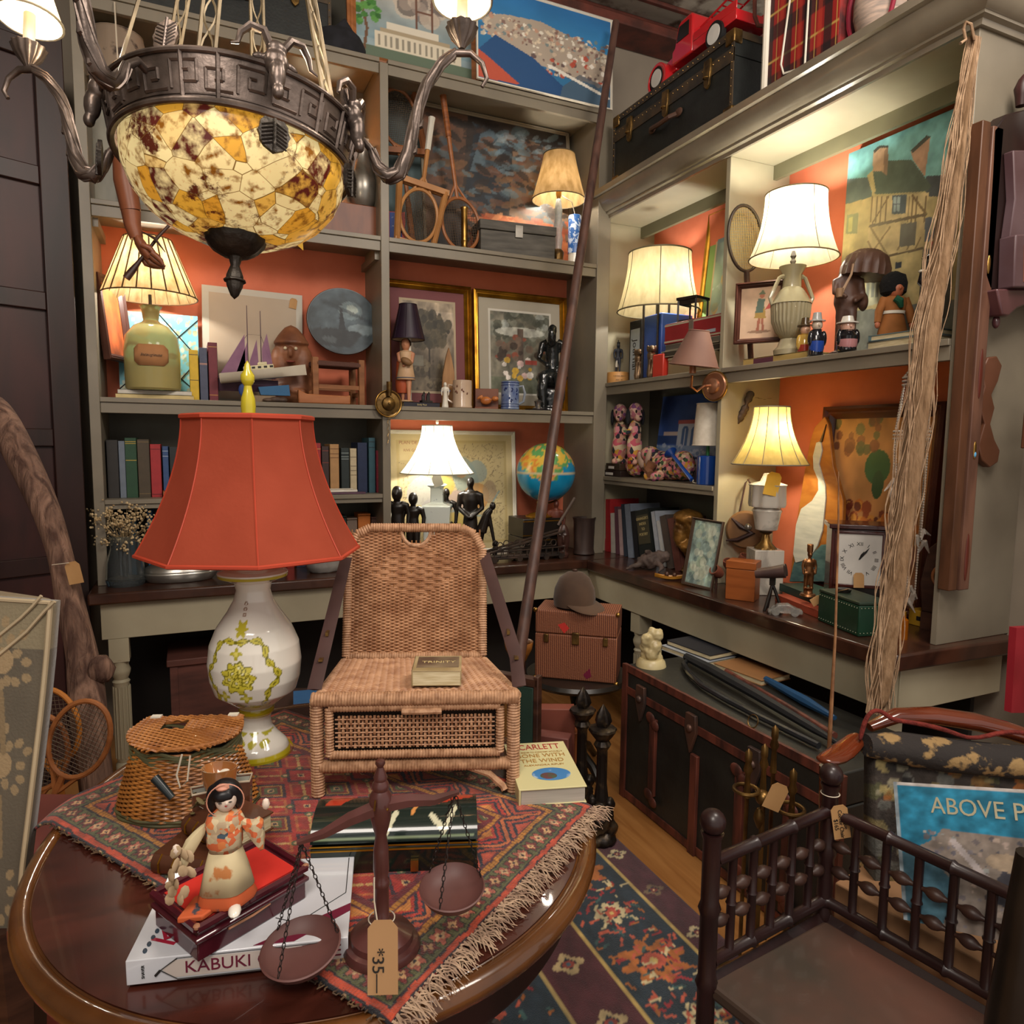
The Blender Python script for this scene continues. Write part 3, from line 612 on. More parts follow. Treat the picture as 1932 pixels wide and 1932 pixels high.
# carved pirate head
pp=S(552,3.60,Z3);u=UN(pp);t=thing('pirate_carving','carved coconut-coloured wooden head with a pointed hat and wide eyes','carving',pp,-.2)
ml=M('carved_brown_wood','8c5a3c',r=.5,c2='5d3725',sc=9,bump=.4,bs=30)
obj('body',G().lathe([(.06,0),(.09,.03),(.1,.09),(.09,.15),(.06,.17)],20,sq=(1,.7)).ell((-.03,-.06,.08),(.04,.02,.015)).ell((.03,-.06,.06),(.04,.02,.015)),ml,t,rem=.007)
g=G().ell((0,0,.245),(.066,.06,.085),20).ell((0,-.06,.245),(.014,.02,.028)).ell((-.05,0,.2),(.05,.05,.09),14).ell((.05,0,.2),(.05,.05,.09),14)
g.lathe([(.07,0),(.085,.01),(.06,.05),(.03,.085),(0,.1)],20,(0,0,.28),sq=(1,.9));obj('head',g,ml,t,rem=.006)
for s in (-1,1):obj('eye',G().ell((s*.024,-.058,.262),.0085,10),M('painted_eye','d8c9a8',r=.4),t)
obj('mouth',G().ell((0,-.062,.2),(.022,.008,.006)),M('brick_lip','7a3324',r=.5),t)
# oval night painting
x0=LX(582,3.62,Z3);x1=LX(713,3.62,Z3);zc=ZA((x0+x1)/2,3.62,607);a_,b_=(x1-x0)/2,ZA(x0,3.62,538)-zc
c=CV(110,120,'3f4a50').nz(.3,4,9).ell(.6,.66,.17,.14,'77898c',0,.7).ell(.62,.68,.08,.07,'b5bdb0',0,.7).ell(.75,.38,.2,.08,'8a9a9e',0,.6).line([(.2,.8),(.9,.5)],.05,'2e363c',.6)
c.poly([(.42,.3),(.455,.75),(.47,.75),(.53,.3)],'23262a').poly([(0,.1),(0,.35),(.3,.38),(.7,.34),(.75,.3),(.6,.1)],'2a2e31').ell(.3,.2,.1,.05,'4a5154').nz(.15,12,5)
g=G().sheet(lambda u_,v_:(0,0,0),2,2);g=G();vv=[];cc=[];n=64;m_=30
lin_=c.lin().reshape(c.H,c.W,3)
for j in range(m_+1):
 for i in range(n):
  a=2*pi*i/n;x_=cos(a)*j/m_;z_=sin(a)*j/m_;vv.append((a_*x_,0,b_*z_));cc.append(lin_[int((z_+1)/2*(c.H-1)),int((x_+1)/2*(c.W-1))])
ff=[(j*n+i,j*n+(i+1) % n,(j+1)*n+(i+1) % n,(j+1)*n+i) for j in range(m_) for i in range(n)];g.v=vv;g.f=ff
t=thing('oval_painting','oval night seascape with a dark tower under clouds on the third shelf','painting',((x0+x1)/2,3.60,zc));t.rotation_euler=(-.1,0,0);obj('painted_face',g,picm(),t,col=np.array(cc),flat=1)
obj('board_edge',G().tube([(a_*cos(2*pi*i/48),.006,b_*sin(2*pi*i/48)) for i in range(48)],.005,6,closed=True),m_blk,t);obj('back_board',G().prism([(a_*cos(2*pi*i/48),b_*sin(2*pi*i/48)) for i in range(48)],.003,.01),m_blk,t)
# little chair and log tray
mch=M('rough_pine','96633c',r=.6,c2='7a4c2b',sc=6,st=(1,1,5),bump=.2)
x0=LX(590,3.48,Z3);x1=LX(680,3.48,Z3);hh=ZA(x0,3.48,674)-Z3;w=x1-x0
t=thing('miniature_chair','small rough wooden stool with a woven brown seat below the oval painting','stool',((x0+x1)/2+.01,3.46,Z3),.15)
for sx in (-1,1):
 for y in (0,.12):obj('leg',G().bb(sx*w/2-.014,sx*w/2+.014,y,y+.026,0,hh),mch,t,bev=.002)
g=G()
for z in (hh*.38,):g.box((0,.013,z),(w,.016,.02)).box((0,.133,z),(w,.016,.02)).box((-w/2,.07,z-.03),(.016,.12,.02)).box((w/2,.07,z-.03),(.016,.12,.02))
obj('stretcher',g,mch,t);obj('woven_seat',G().bb(-w/2,w/2,.0,.14,hh-.04,hh-.015),M('brown_rush','5a3a30',r=.8,bump=.6,bs=60,bst=(1,8,1)),t,bev=.006)
t=thing('wooden_trough','split pale wooden log tray under the small stool','tray',(LX(612,3.44,Z3)+.01,3.425,Z3),-.05)
obj('trough',G().prism([(-.13,0),(.11,.0),(.11,.045),(.09,.04),(-.09,.045),(-.13,.065)],0,.07),M('pale_split_wood','b0734a',r=.6,c2='95592f',sc=4,st=(1,6,6),bump=.4,bs=14),t,bev=.006)
# ================= third shelf, right bay =================
def pic_tree():
 c=CV(90,110,'9a8a74').grad('5e5344','ab9b86',.15,.9).nz(.12,6,3).rect(0,0,1,.3,'564c3d',.7).nz(.2,12,8)
 c.line([(.5,.15),(.52,.45),(.48,.7)],.03,'332b22').blots(130,['3d382c','4d4636','5a513e','2f2b22'],(.02,.06),(.25,.5,.9,.88),5,.8).blots(40,['7d715a','3a3226'],(.01,.04),(0,.02,1,.35),6,.7).rect(.0,.28,.4,.4,'8a8778',.7);return c
def pic_pony():
 c=CV(80,110,'6b675a').nz(.25,6,4).blots(60,['55584d','7d8074','9aa09a','3f4238'],(.02,.07),(0,.6,1,1),2,.7)
 c.ell(.5,.76,.42,.06,'b9bab0',0,.8).rect(.45,.4,.55,.8,'5a4c42').blots(30,['8c4a38','3c3029','6d5a4c'],(.02,.05),(.1,.4,.9,.7),7,.9).rect(0,0,1,.2,'5d6350',.7)
 c.blots(16,['e0d6cc','d9b8b0','cfa640'],(.02,.045),(.2,.18,.7,.42),9,1).rect(.58,.36,.78,.42,'a8473a').nz(.15,15,2);return c
def gframe(lab,x0p,x1p,yt,cv,matm,inner,mw):
 y=3.66;x0=LX(x0p,y,Z3);x1=LX(x1p,y,Z3);h=ZA((x0+x1)/2,y,yt)-Z3
 return frame('framed_print',lab,'picture',((x0+x1)/2,y,Z3),x1-x0,h+.02,m_gold,.035,.03,cv,matm,mw,tilt=-.06,inner=inner)
m_mauve=M('mauve_mat','7c4a4c',r=.8,c2='724244',sc=3)
gframe('gold-framed tree landscape print with a mauve mat behind the small dark-shaded lamp',727,889,540,pic_tree(),m_mauve,M('cream_mat','b8a68a',r=.8),.062)
gframe('gold-framed print of children and a pony with a pale grey mat',894,1067,560,pic_pony(),M('pale_grey_mat','a79f8e',r=.8,c2='9e9686',sc=3),M('white_mat','cdc8bc',r=.8),.07)
# figurine lamp
p=S(766,3.50,Z3+.024);t=thing('figurine_lamp','small figurine lamp of a girl with a baby under a dark purple shade','lamp',p,CY);u=UN(p)
z1=ZA(p.x,p.y,645)-p.z;z0=0
m_fig=M('painted_cream_clay','cfae88',r=.45,c2='b98e68',sc=14)
g=G();person(g,z1+.01,arms=((( -.1,-.02,.66),(.02,-.1,.62)),((.1,-.02,.64),(-.02,-.1,.58))),hd=.085);obj('girl_body',g,M('clay_skin','c98f6c',r=.5,c2='b87c5a'),t,rem=.004)
H_=z1+.01;obj('dress',G().lathe([(.15*H_,.36*H_),(.155*H_,.37*H_),(.12*H_,.55*H_),(.1*H_,.7*H_),(.11*H_,.8*H_),(.04*H_,.84*H_)],20,sq=(1,.8)),m_fig,t)
obj('dress_hem',G().ring((0,0,.39*H_),.15*H_,.003,sq=(1,.8)),M('grey_hem','6c6a72'),t)
obj('hair',G().ell((0,.008,.945*H_),(.088*H_,.09*H_,.085*H_),14),M('dark_brown_hair','2f211b',r=.6),t);obj('baby_bundle',G().ell((.01,-.045,.64*H_),(.05*H_*2,.02,.045*H_*1.3),14,(0,.5,0)),M('tan_bundle','8c6742',r=.6),t)
obj('cape',G().lathe([(.1*H_,0),(.12*H_,.1*H_),(.1*H_,.5*H_),(.02*H_,.6*H_)],16,(-.02,.02,.15*H_)),M('orange_cape','b0502a',r=.6),t)
obj('candle_stem',G().lathe([(.008,0),(.008,ZA(p.x,p.y,635)-p.z)],12,(.018,.012,0)),m_white,t)
zs=ZA(p.x,p.y,640)-p.z;ze=ZA(p.x,p.y,574)-p.z;m_aub=M('aubergine_satin','2b1a2c',r=.45,c2='20131f',sc=6)
s=shade(t,0,31*u,16*u,ze-zs,m_aub,24,1.1,ribs=8);s.location=(.01,.012,zs)
obj('shade_lining',G().lathe([(30*u,.001),(15*u,ze-zs-.004)],24,cap=(0,0)),M('cream_lining','d9c6a6',r=.8),s)
obj('feet_base',G().ell((0,-.01,.004),(.04,.03,.008)),m_fig,t)
flatbook('dark blue book lying flat under the small pewter castle',762,830,3.46,Z3,.024,.12,'25222e',title='Emily Post')
g=G().bb(-.03,.03,-.015,.015,0,.012)
for x,y,h in ((-.02,0,.045),(-.008,.008,.06),(.006,-.005,.05),(.018,.004,.06),(.012,.01,.04)):g.lathe([(.006,.01),(.006,h*.75),(.0075,h*.77),(0,h)],8,(x,y,0))
one('pewter_castle',g,M('dark_pewter','4a4644',r=.4,m=.6,c2='332f2d',sc=20),'tiny dark pewter castle with pointed towers on the dark blue flat book','ornament',S(804,3.5,Z3+.024),.2)
pw=S(846,3.56,Z3);hh=ZA(pw.x,3.56,655)-Z3
one('driftwood_slab',G().prism([(-.035,0),(.035,0),(.04,hh*.3),(.034,hh*.6),(.018,hh*.85),(.003,hh),(-.012,hh*.85),(-.03,hh*.55),(-.036,hh*.25)],0,.015),M('pale_pointed_wood','b08559',r=.6,c2='8f6640',sc=5,st=(6,1,1),bump=.3),'pale pointed slab of wood leaning between the two gold frames','wood slab',pw,0,bev=.003)
p=S(840,3.45,Z3);t=thing('figurine','tiny white porcelain lady figurine left of the beige mug','figurine',p,CY);h=ZA(p.x,p.y,722)-Z3
g=G();person(g,h,legs='robe',hd=.085);obj('body',g,m_white,t,rem=.0025);obj('wings',G().ell((-.012,.004,h*.68),(.014,.003,.008),10).ell((.012,.004,h*.68),(.014,.003,.008),10),M('blue_glaze','3a4d80',r=.3),t)
def mug(lab,px,px0,px1,yt,y,m,mi,deco,hs=1,seed=1,ridges=0,grp=None):
 p=S(px,y,Z3);u=UN(p);r=(px1-px0)/2*u;h=ZA(p.x,p.y,yt)-Z3;t=thing('mug',lab,'mug',p,CY)
 P=[(r*.95,0),(r*1.04,.004),(r*1.04,h*.08),(r,h*.12),(r,h*.9),(r*.98,h),(r*.9,h),(r*.88,h*.1),(0,h*.1)]
 obj('body',G().lathe(P,40),m,t)
 if ridges:obj('blue_bands',G().ring((0,0,h*.12),r*1.01,.002).ring((0,0,h*.2),r*1.01,.0015).ring((0,0,h*.86),r*1.01,.0015).ring((0,0,h*.95),r*1.0,.002),deco,t)
 obj('handle',G().tube([(hs*r*.95,0,h*.82),(hs*r*1.4,0,h*.85),(hs*r*1.65,0,h*.6),(hs*r*1.5,0,h*.3),(hs*r*.98,0,h*.2)],h*.045,8),mi,t)
 g=G();R=random.Random(seed)
 for _ in range(14 if ridges else 7):
  a=R.uniform(-.9,.9)-pi/2;z=R.uniform(.28,.78)*h;g.ell((r*cos(a),r*sin(a),z),(.004,.004,.007),8,(0,R.uniform(-1,1),0))
 obj('relief',g,deco,t);return t
mug('beige ceramic mug with a raised brown figure beside the white lady figurine',872,853,889,718,3.47,M('beige_glaze','c6ad94',r=.2,c2='b59b83',coat=.3),M('beige_glaze','c6ad94'),M('brown_relief','6e4433',r=.4),-1,3)
mug('blue and grey salt-glazed beer stein with a loop handle',962,945,979,720,3.47,M('blue_grey_saltglaze','7d8ba3',r=.25,c2='4b5c8a',sc=20,coat=.4),M('grey_glaze','8f97a3',r=.25),M('cobalt','27366b',r=.25),1,5,1)
p=S(918,3.49,Z3);t=thing('duck_box','reddish wooden box with a small carved wooden duck in front','box',p,CY)
obj('box_back',G().bb(-.062,.062,.02,.04,0,.11).bb(-.062,.062,-.03,.02,0,.012),M('cherry_brown','7d4427',r=.4,c2='62331c',sc=6),t,bev=.002);obj('duck',G().ell((-.003,-.02,.045),(.03,.018,.022),14).ell((.045,-.02,.055),(.02,.014,.014),12).ell((-.035,-.02,.062),(.02,.008,.008),10,(0,-.6,0)),M('honey_duck','b87038',r=.35,c2='a05c2c',sc=5,st=(1,1,6)),t,rem=.003)
p=S(1015,3.45,Z3);t=thing('desk_bell','small silver bell on a dark tray below the black seated statue','bell',p)
obj('tray',G().lathe([(.0,0),(.06,0),(.065,.006),(.0,.006)],24,sq=(1.2,.7)),M('dark_metal_tray','4b4648',r=.3,m=.7),t);spin('bell_body',[(.028,.006),(.03,.012),(.016,.022),(.018,.04),(.022,.05),(.012,.056),(.004,.06)],M('old_silver','a49e98',r=.25,m=.9),t,20)
p=S(1040,3.52,Z3);h=ZA(p.x,p.y,637)-Z3;t=thing('statue','black statue of a bearded seated man behind the leaning pole','statue',p,CY-.1)
k=h/.83/1.0;g=G().bb(-.05,.05,-.03,.06,0,.02).bb(-.045,.045,.0,.07,0,h*.42)
person(g,k*.98,legs='sit',arms=(((-.15,-.03,.6),(-.05,-.12,.52)),((.15,-.02,.58),(.06,-.13,.46))),hd=.06,th=1.3);g.ell((0,-.055,h*.98),(.025,.025,.05),10,(.3,0,0)).ell((0,-.02,h*.45),(.09,.05,.05),12).ell((-.05,-.08,h*.28),(.03,.04,.07)).ell((.05,-.08,h*.25),(.03,.04,.08))
g.ell((-.018,-.01,h*1.12),(.006,.006,.014)).ell((.018,-.01,h*1.12),(.006,.006,.014));obj('body',g,M('polished_black_stone','121414',r=.22,c2='1d2020',coat=.5),t,rem=.005,disp=(.006,.03))
# wall sconces with gimbal rings
def gimbal(p,t,s,m):
 """spun disc facing -y"""
 T=Matrix.Translation(p) @ rot('X',pi/2)
 obj('rosette',G().lathe([(0,0),(s*.95,0),(s,s*.12),(s*.9,s*.25),(s*.55,s*.3),(s*.5,s*.5),(s*.3,s*.62),(s*.12,s*.66),(s*.1,s*.78),(0,s*.8)],32,T=T),m,t,ang=.5)
p=S(727,3.40,ZA(.88,3.40,762));t=thing('wall_sconce','round brass gimbal sconce on the middle post','sconce',(.885,3.402,p.z));s=24*UN(p)
gimbal(Vector((0,0,0)),t,s,m_abr);obj('socket',G().tube([(0,-.03,s*.6),(0,-.035,s*1.7)],[.011,.014],14),m_abr,t)
obj('outer_ring',G().ring((0,0,0),s*1.02,.004,T=Matrix.Translation((0,-.02,0)) @ rot('X',pi/2)),m_brass,t);g=G()
for i in range(8):g.tube([(0,-.01,-s*1-.016*i),(.004*(-1)**i,-.012,-s*1-.016*(i+1))],.0018,5)
obj('hanging_wire',g,m_abr,t)
# ================= fourth shelf books =================
W4='on the lower left shelf'
rowbooks([(204,227,830,'2b2826',None,'black cloth book, first from the left'),(227,240,832,'6c7684',None,'thin grey-blue book, second from the left'),(239,262,826,'22472f',('b89a3c',.93,.9,.62),'dark green book with gilt bands, third from the left'),(262,286,829,'4c4030',('7a6440',.95,.06),'worn brown leather book, fourth from the left'),(286,307,838,'a82c30',('5e1418',.9,.05),'bright red book, fifth from the left'),(309,321,842,'35507e',('a8b8cc',.9,.8),'blue book beside the bright red one'),(322,344,843,'22282a',None,'dark grey book half behind the red lampshade')],Z4,3.5,W4,'books at the left end of the lower shelf',depth=.15)
flatbook('orange-brown book lying flat beside the red lampshade on the lower shelf',308,350,3.47,Z4,.03,.12,'a5623c')
rowbooks([(582,594,836,'9c2c30',('d0a060',.88,.5,.1),'red leather book left of its twin'),(595,607,836,'9c2c30',('d0a060',.88,.5),'red leather book right of its twin'),(608,622,842,'3c2a28',('8a3a30',.9,.65),'dark brown book beside the red leather pair'),(623,641,838,'b58a5a',('6a4424',.9,.8,.72),'tan cloth book'),(644,660,845,'26302f',('9aa8a4',.88,.8,.75),'dark green-black book with pale bands'),(661,674,846,'c8b896',('6a5a44',.8,.6,.5,.4),'cream-spined book'),(675,694,835,'1f2c4c',None,'tall navy book'),(696,709,826,'2f5560',('16242a',.92,.82),'tall teal book'),(710,716,850,'8a2438',None,'thin crimson book against the middle post')],Z4+.0,3.5,W4,'books at the right end of the lower shelf',depth=.15)
p=S(640,3.46,Z4);t=thing('white_tray','white ceramic tray lying in front of the books on the lower shelf','tray',p);obj('dish',G().bb(-.09,.09,0,.03,.004,.02).bb(-.06,.07,.004,.026,.02,.026),m_white,t,bev=.003)
flatbook('thin purple book lying under the front of the white tray',600,690,3.43,Z4,.01,.03,'6d4d60')
# ================= counter, left bay =================
p=S(238,3.40,D);u=UN(p);t=thing('glass_vase','clear glass vase of dried cream flowers on the left end of the worktop','vase',p,CY);h=ZA(p.x,p.y,1010)-D
m_gl=M('clear_glass','dfe9ea',r=.04,trans=.95,ior=1.3)
obj('vase_body',G().lathe([(0,0),(.072,0),(.078,.02),(.072,.1),(.056,h*.75),(.058,h),(.053,h),(.051,h*.75),(.066,.1),(.07,.03),(0,.022)],36),m_gl,t)
obj('sand',G().lathe([(0,.024),(.066,.024),(.066,.034),(0,.036)],30),M('pale_sand','b8a88c',r=.9,c2='9a8a70',sc=60),t)
R=random.Random(5);gs=G();gf=G()
for i in range(64):
 a=R.uniform(0,2*pi);sp=R.uniform(.02,.15);top=Vector((sp*cos(a),sp*sin(a)*.6,h+R.uniform(-.03,.12)-.3*max(0,sp-.1)));gs.tube([(R.uniform(-.01,.01),0,.035),(.02*cos(a),.02*sin(a),h*.9),top],.0009,4)
 for k in range(9):gf.ell(top+Vector((R.gauss(0,.014),R.gauss(0,.012),R.gauss(-.005,.016))),R.uniform(.003,.0062),5)
obj('dried_stems',gs,M('straw_stem','97805a',r=.8),t);obj('dried_flowers',gf,M('cream_blossom','cbb48c',r=.85,c2='a98f66',sc=40),t,flat=1)['kind']='stuff'
W5='standing on the worktop'
rowbooks([(206,224,985,'3a4650',None,'dark blue-grey book behind the glass vase'),(226,246,970,'23384a',None,'navy book behind the glass vase'),(250,262,975,'2f5a70',None,'steel blue book behind the glass vase'),(281,293,962,'2e6a9a',('c9d4da',.8,.3),'bright blue book right of the dried flowers'),(294,312,975,'9a7a4a',None,'tan book right of the bright blue one'),(470,488,1000,'1f6a72',None,'teal book under the red lampshade'),(500,519,1005,'a34a3a',None,'brick red book under the red lampshade'),(520,538,1003,'35302c',None,'dark brown book between two red ones'),(541,556,1004,'b52a24',None,'scarlet book under the right of the red lampshade'),(559,580,1003,'23344e',None,'navy book right of the scarlet one')],D,3.56,W5,'books standing on the left worktop',depth=.15)
p=S(340,3.42,D);t=thing('silver_dish','dented silver oval dish with a lid beside the glass vase','dish',p);m_sv=M('dented_silver','b4b0a8',r=.28,m=.85,c2='8a867e',sc=5,bump=.4,bs=7)
obj('dish_body',G().lathe([(0,0),(.13,0),(.15,.02),(.155,.04),(.145,.046),(0,.046)],36,sq=(1,.55)),m_sv,t,bev=.004);obj('dish_lid',G().lathe([(.147,.046),(.14,.062),(.1,.085),(0,.095)],36,sq=(1,.55)),m_sv,t)
p=S(612,3.40,D);one('stone_bust',G().lathe([(.07,0),(.09,.03),(.085,.08),(.055,.11),(0,.12)],20,sq=(1,.7)).ell((.03,-.03,.09),(.05,.03,.03)),M('mottled_grey_stone','9b9690',r=.5,c2='5e5a58',sc=6,bump=.4),'mottled grey stone shell lying left of the wicker chair back','stone',p,.3,rem=.008)
for i,(a,b,yt,c,lab) in enumerate(((622,633,975,'8a5a3c','small brown box left of the dark green pair behind the chair top'),(635,654,973,'20302a','small dark green book behind the wicker chair top'),(655,674,977,'7d6a5c','small grey-brown patterned book behind the chair top'),(676,699,969,'c8702a','small orange box behind the wicker chair top'),(701,719,975,'5c3e34','small dark red-brown box beside the middle post'))):
 x0=LX(a,3.55,.98);x1=LX(b,3.55,.98);z=ZA((x0+x1)/2,3.55,yt)
 t=thing('small_box' if 'box' in lab else 'small_book',lab,'box' if 'box' in lab else 'book',((x0+x1)/2,3.55,D));mm=M('card_'+c,c,r=.6,sc=15)
 obj('body',G().bb(-(x1-x0)/2,(x1-x0)/2,0,.1,0,z-D-.012),mm,t,bev=.002);obj('lid',G().bb(-(x1-x0)/2-.001,(x1-x0)/2+.001,-.001,.101,z-D-.01,z-D),mm,t,bev=.002)
# ================= counter, right bay =================
c=CV(150,130,'c3b184').nz(.06,5,2);c.rect(.05,.05,.95,.95,'b09c6a');c.t=None;c.rect(.07,.07,.93,.93,'b8a67a');R=random.Random(3)
for i in range(900):
 x,y=R.uniform(.08,.92),R.uniform(.08,.92);a=R.uniform(0,pi);l=R.uniform(.01,.05);c.line([(x,y),(x+l*cos(a),y+l*sin(a))],.004,R.choice(['7d6c48','8f7d58','5f523a','9a8a66']),.8)
for x,y,rx,ry,cc in ((.25,.5,.13,.14,'9c9a96'),(.6,.62,.1,.2,'7f8c84'),(.68,.45,.12,.12,'a8763f'),(.52,.38,.12,.14,'a58d86'),(.35,.35,.12,.1,'96908c'),(.56,.25,.1,.1,'b9a24e'),(.7,.68,.08,.1,'7f8e8c'),(.55,.72,.06,.1,'b88a5c'),(.42,.55,.09,.09,'bda64e'),(.8,.5,.06,.1,'8f7a60'),(.2,.3,.08,.1,'b5a35c')):c.ell(x,y,rx,ry,cc,R.uniform(-1,1),.75)
c.line([(.12,.7),(.3,.62),(.45,.35),(.75,.28),(.88,.5)],.016,'6f8a90',.7);c.rect(.08,.78,.36,.93,'cdbb8c')
y=3.68;x0=LX(733,y,D);x1=LX(975,y,D);h=ZA((x0+x1)/2,y,812)-D
t=frame('framed_map','large yellowed city map in a white frame behind the white lamp','map',((x0+x1)/2,y,D),x1-x0,h,m_white,.022,.014,c,tilt=-.08)
txt('PLAN DE PARIS',.026,M('map_ink','8a5a3c'),t,(-(x1-x0)*.29,-.006,h*.9));txt('RIVE GAUCHE',.02,M('map_ink','8a5a3c'),t,(-(x1-x0)*.29,-.006,h*.84))
p=S(825,3.50,D);u=UN(p);t=thing('table_lamp','bright white bell-shaded lamp on a square floral porcelain vase','lamp',p,CY)
Z=lambda py:ZA(p.x,p.y,py)-D
z0,z1,z2=Z(1018),Z(950),Z(915);r=27*u
m_por=M('floral_porcelain','d4dbd3',r=.15,c2='5a6a80',sc=26,lo=.3,hi=.36,coat=.4)
obj('vase',G().lathe([(r*1.0,0),(r*1.1,.02),(r*1.25,z1*.55),(r*1.4,z1-.01),(r*1.0,z1),(r*.62,z1+.006),(r*.6,z2-.012),(r*.95,z2),(r*.7,z2+.006),(0,z2+.006)],4,ph=pi/4),m_por,t,flat=1,bev=.004)
obj('harp_stem',G().tube([(0,0,z2),(0,0,Z(800))],.005,8),m_brass,t);z3,z4=Z(893),Z(803)
m_ws=shade_m('white_silk_shade','e9e4d3','d9d4c2',tl=.7);s=shade(t,z3,69*u,28*u,z4-z3,m_ws,10,1.9,tm=M('shade_rib','9a9684'),ribs=10,ph=.2)
obj('finial',G().ell((0,0,z4+.018),(.008,.008,.013)),m_white,t);lamp_light(t,(0,0,z3+.09),11,(1,.94,.84));ptag(t,(-.002,-.06,z2+.055),.05,.06,m=M('white_tag','d9d6c8',r=.8),ry=-.3)
m_ebony=M('ebony','14100d',r=.35,c2='241b15',sc=8)
def af(nm,lab,px,yt,y,**k):
 p=S(px,y,D);t=thing(nm,lab,'figurine',p,k.pop('rz',CY));h=ZA(p.x,p.y,yt)-D;g=G();person(g,h,**k);g.ell((0,0,.012),(.03,.025,.014),12)
 obj('body',g,m_ebony,t,rem=max(.0035,h*.012));return t,h
af('african_figurine','big-headed ebony child figurine at the left of the white lamp',750,920,3.46,hd=.085,sh=.12)
af('african_figurine','smaller ebony child figurine between its taller twin and the lamp',780,931,3.44,hd=.08,sh=.12)
af('african_figurine','slim ebony figurine hidden half behind the porcelain lamp vase',842,920,3.56,hd=.06,th=.8)
af('african_figurine','tall ebony woman figurine with folded hands in front of the map',887,898,3.46,legs='robe',hd=.055,arms=(((-.14,0,.62),(-.02,-.09,.52)),((.14,0,.62),(.02,-.09,.52))))
p=S(918,3.42,D);t=thing('african_figurine','ebony figurine of a woman bending over a child','figurine',p,CY);h=ZA(p.x,p.y,948)-D
g=G().tube([(-.03,0,.01),(-.035,0,.1),(-.03,0,.16)],[.01,.016,.022]).tube([(-.03,0,.15),(.0,0,h*.8),(.02,0,h*.88)],[.03,.022,.016]).ell((.03,0,h*.94),(.017,.016,.022)).tube([(.01,0,h*.8),(.035,0,.12),(.045,0,.07)],[.012,.009,.007]).tube([(.04,0,.0),(.045,0,.07)],[.012,.014]).ell((.045,0,.09),.016).bb(-.05,.065,-.02,.02,0,.008);obj('body',g,m_ebony,t,rem=.0035)
# globe on stacked black boxes
p=S(1010,3.50,D);w=.16
for k_,(z,lab) in enumerate(((0,'black gold-edged box at the bottom of the pair under the globe'),(.088,'black gold-edged box directly under the globe'))):
 zt=ZA(p.x,3.42,978)-D;hb=zt/2;t=thing('black_box',lab,'box',(p.x,3.43,D+hb*k_));obj('body',G().bb(-.11,.13,0,.2,0,hb-.002),m_blk,t,bev=.004)
 obj('gold_line',G().bb(-.111,.131,-.0015,0,hb*.82,hb*.87).bb(-.111,.131,-.0015,0,hb*.1,hb*.14),m_gold,t)
zt=D+(ZA(p.x,3.42,978)-D);gp=Vector((LX(1010,3.52,zt),3.52,zt));t=thing('globe','blue world globe on a gold stand on top of the black boxes','globe',gp,CY)
gc=Vector((LX(1027,3.52,1.35),3.52,0));gz=ZA(gc.x,3.52,891);rr=55*UN((gc.x,3.52,gz));gx=(gc.x-gp.x)/cos(YAW);gz -= zt
v=G().ell((0,0,0),rr,96);P=np.array(v.v)/rr
def fbm(P,s,seed):
 r_=np.random.default_rng(seed);o=0
 for k in range(5):
  for _ in range(4):
   d=r_.normal(size=3);d /= np.linalg.norm(d);o=o+np.sin(P@d*s*(1.7**k)+r_.uniform(0,6))/(1.5**k)
 return o
e=fbm(P,3.2,12)*.45+2.6*(P @ np.array([-.25,-.62,.74]))-.2;co=np.where(e[:,None] > 1.2,1.,0.)
cols=np.array([_c(x) for x in ('d9843e','d8b24a','5f9a5c','d8a05a','c96a4a')]);q=fbm(P,6,4);idx=np.clip(((q+5)/2.1).astype(int),0,4)
sea=_c('1c86b4')+np.clip(fbm(P,4,9),-3,3)[:,None]*.012;col=np.where(co > 0,cols[idx],sea);col=np.where(np.abs(P[:,2:3]) < .004,_c('cfc29a'),col)
o=obj('sphere',v,M('globe_print',attr=1,r=.18,coat=.5),t,col=np.clip(col,0,1)**2.2,ang=3);o.location=(gx,0,gz);o.rotation_euler=(0,0,0)
T_=Matrix.Translation((gx,0,gz)) @ rot('Z',.5) @ rot('X',pi/2)
obj('meridian_arm',G().tube([T_ @ Vector((rr*1.06*cos(a),rr*1.06*sin(a),0)) for a in [(-1.9+i*.17) for i in range(18)]],.0055,6),m_gold,t)
obj('stand_base',G().lathe([(.075,0),(.075,.006),(.05,.018),(.015,.026),(.01,.06),(.012,gz-rr*1.03)],30,(gx*.35,0,0)),m_gold,t)
# toy cannon, mask, figure, bin
mi=M('dark_cast_iron','2a2421',r=.5,m=.4,c2='4a3a30',sc=16)
x0=LX(915,3.36,D);x1=LX(1058,3.36,D);t=thing('iron_bridge_model','dark iron ornate machine model right of the wicker chair back','model',((x0+x1)/2,3.35,D));w=x1-x0;g=G()
for y in (-.03,.03):
 g.tube([(-w/2,y,.05),(-w*.1,y,.09),(w*.35,y,.135),(w/2,y,.15)],.007,6).tube([(-w/2,y,.02),(w/2,y,.02)],.005,6).tube([(-w/2,y,.055),(w/2,y,.065)],.004,6)
 for i in range(13):x=-w/2+w*i/12;g.tube([(x,y,.02),(x,y,.06)],.0028,5)
 for i in range(6):x=-w*.35+i*w*.14;g.ring((x,y,0),.016,.0028,14,5,T=Matrix.Translation((0,0,.09)) @ Matrix.Translation((x,y,0)) @ rot('X',pi/2) @ Matrix.Translation((-x,-y,0)))
obj('truss',g,mi,t);g=G()
for x in (-w*.42,-w*.1,w*.25,w*.45):
 for y in (-.035,.035):g.tube([(x,y-.004,.016),(x,y+.004,.016)],.016,12)
obj('wheels',g,mi,t);obj('carriage',G().bb(-w*.45,w*.45,-.025,.025,.016,.035),mi,t,bev=.003)
mc_=M('red_brown_carving','6e3a2c',r=.42,c2='4c241b',sc=9)
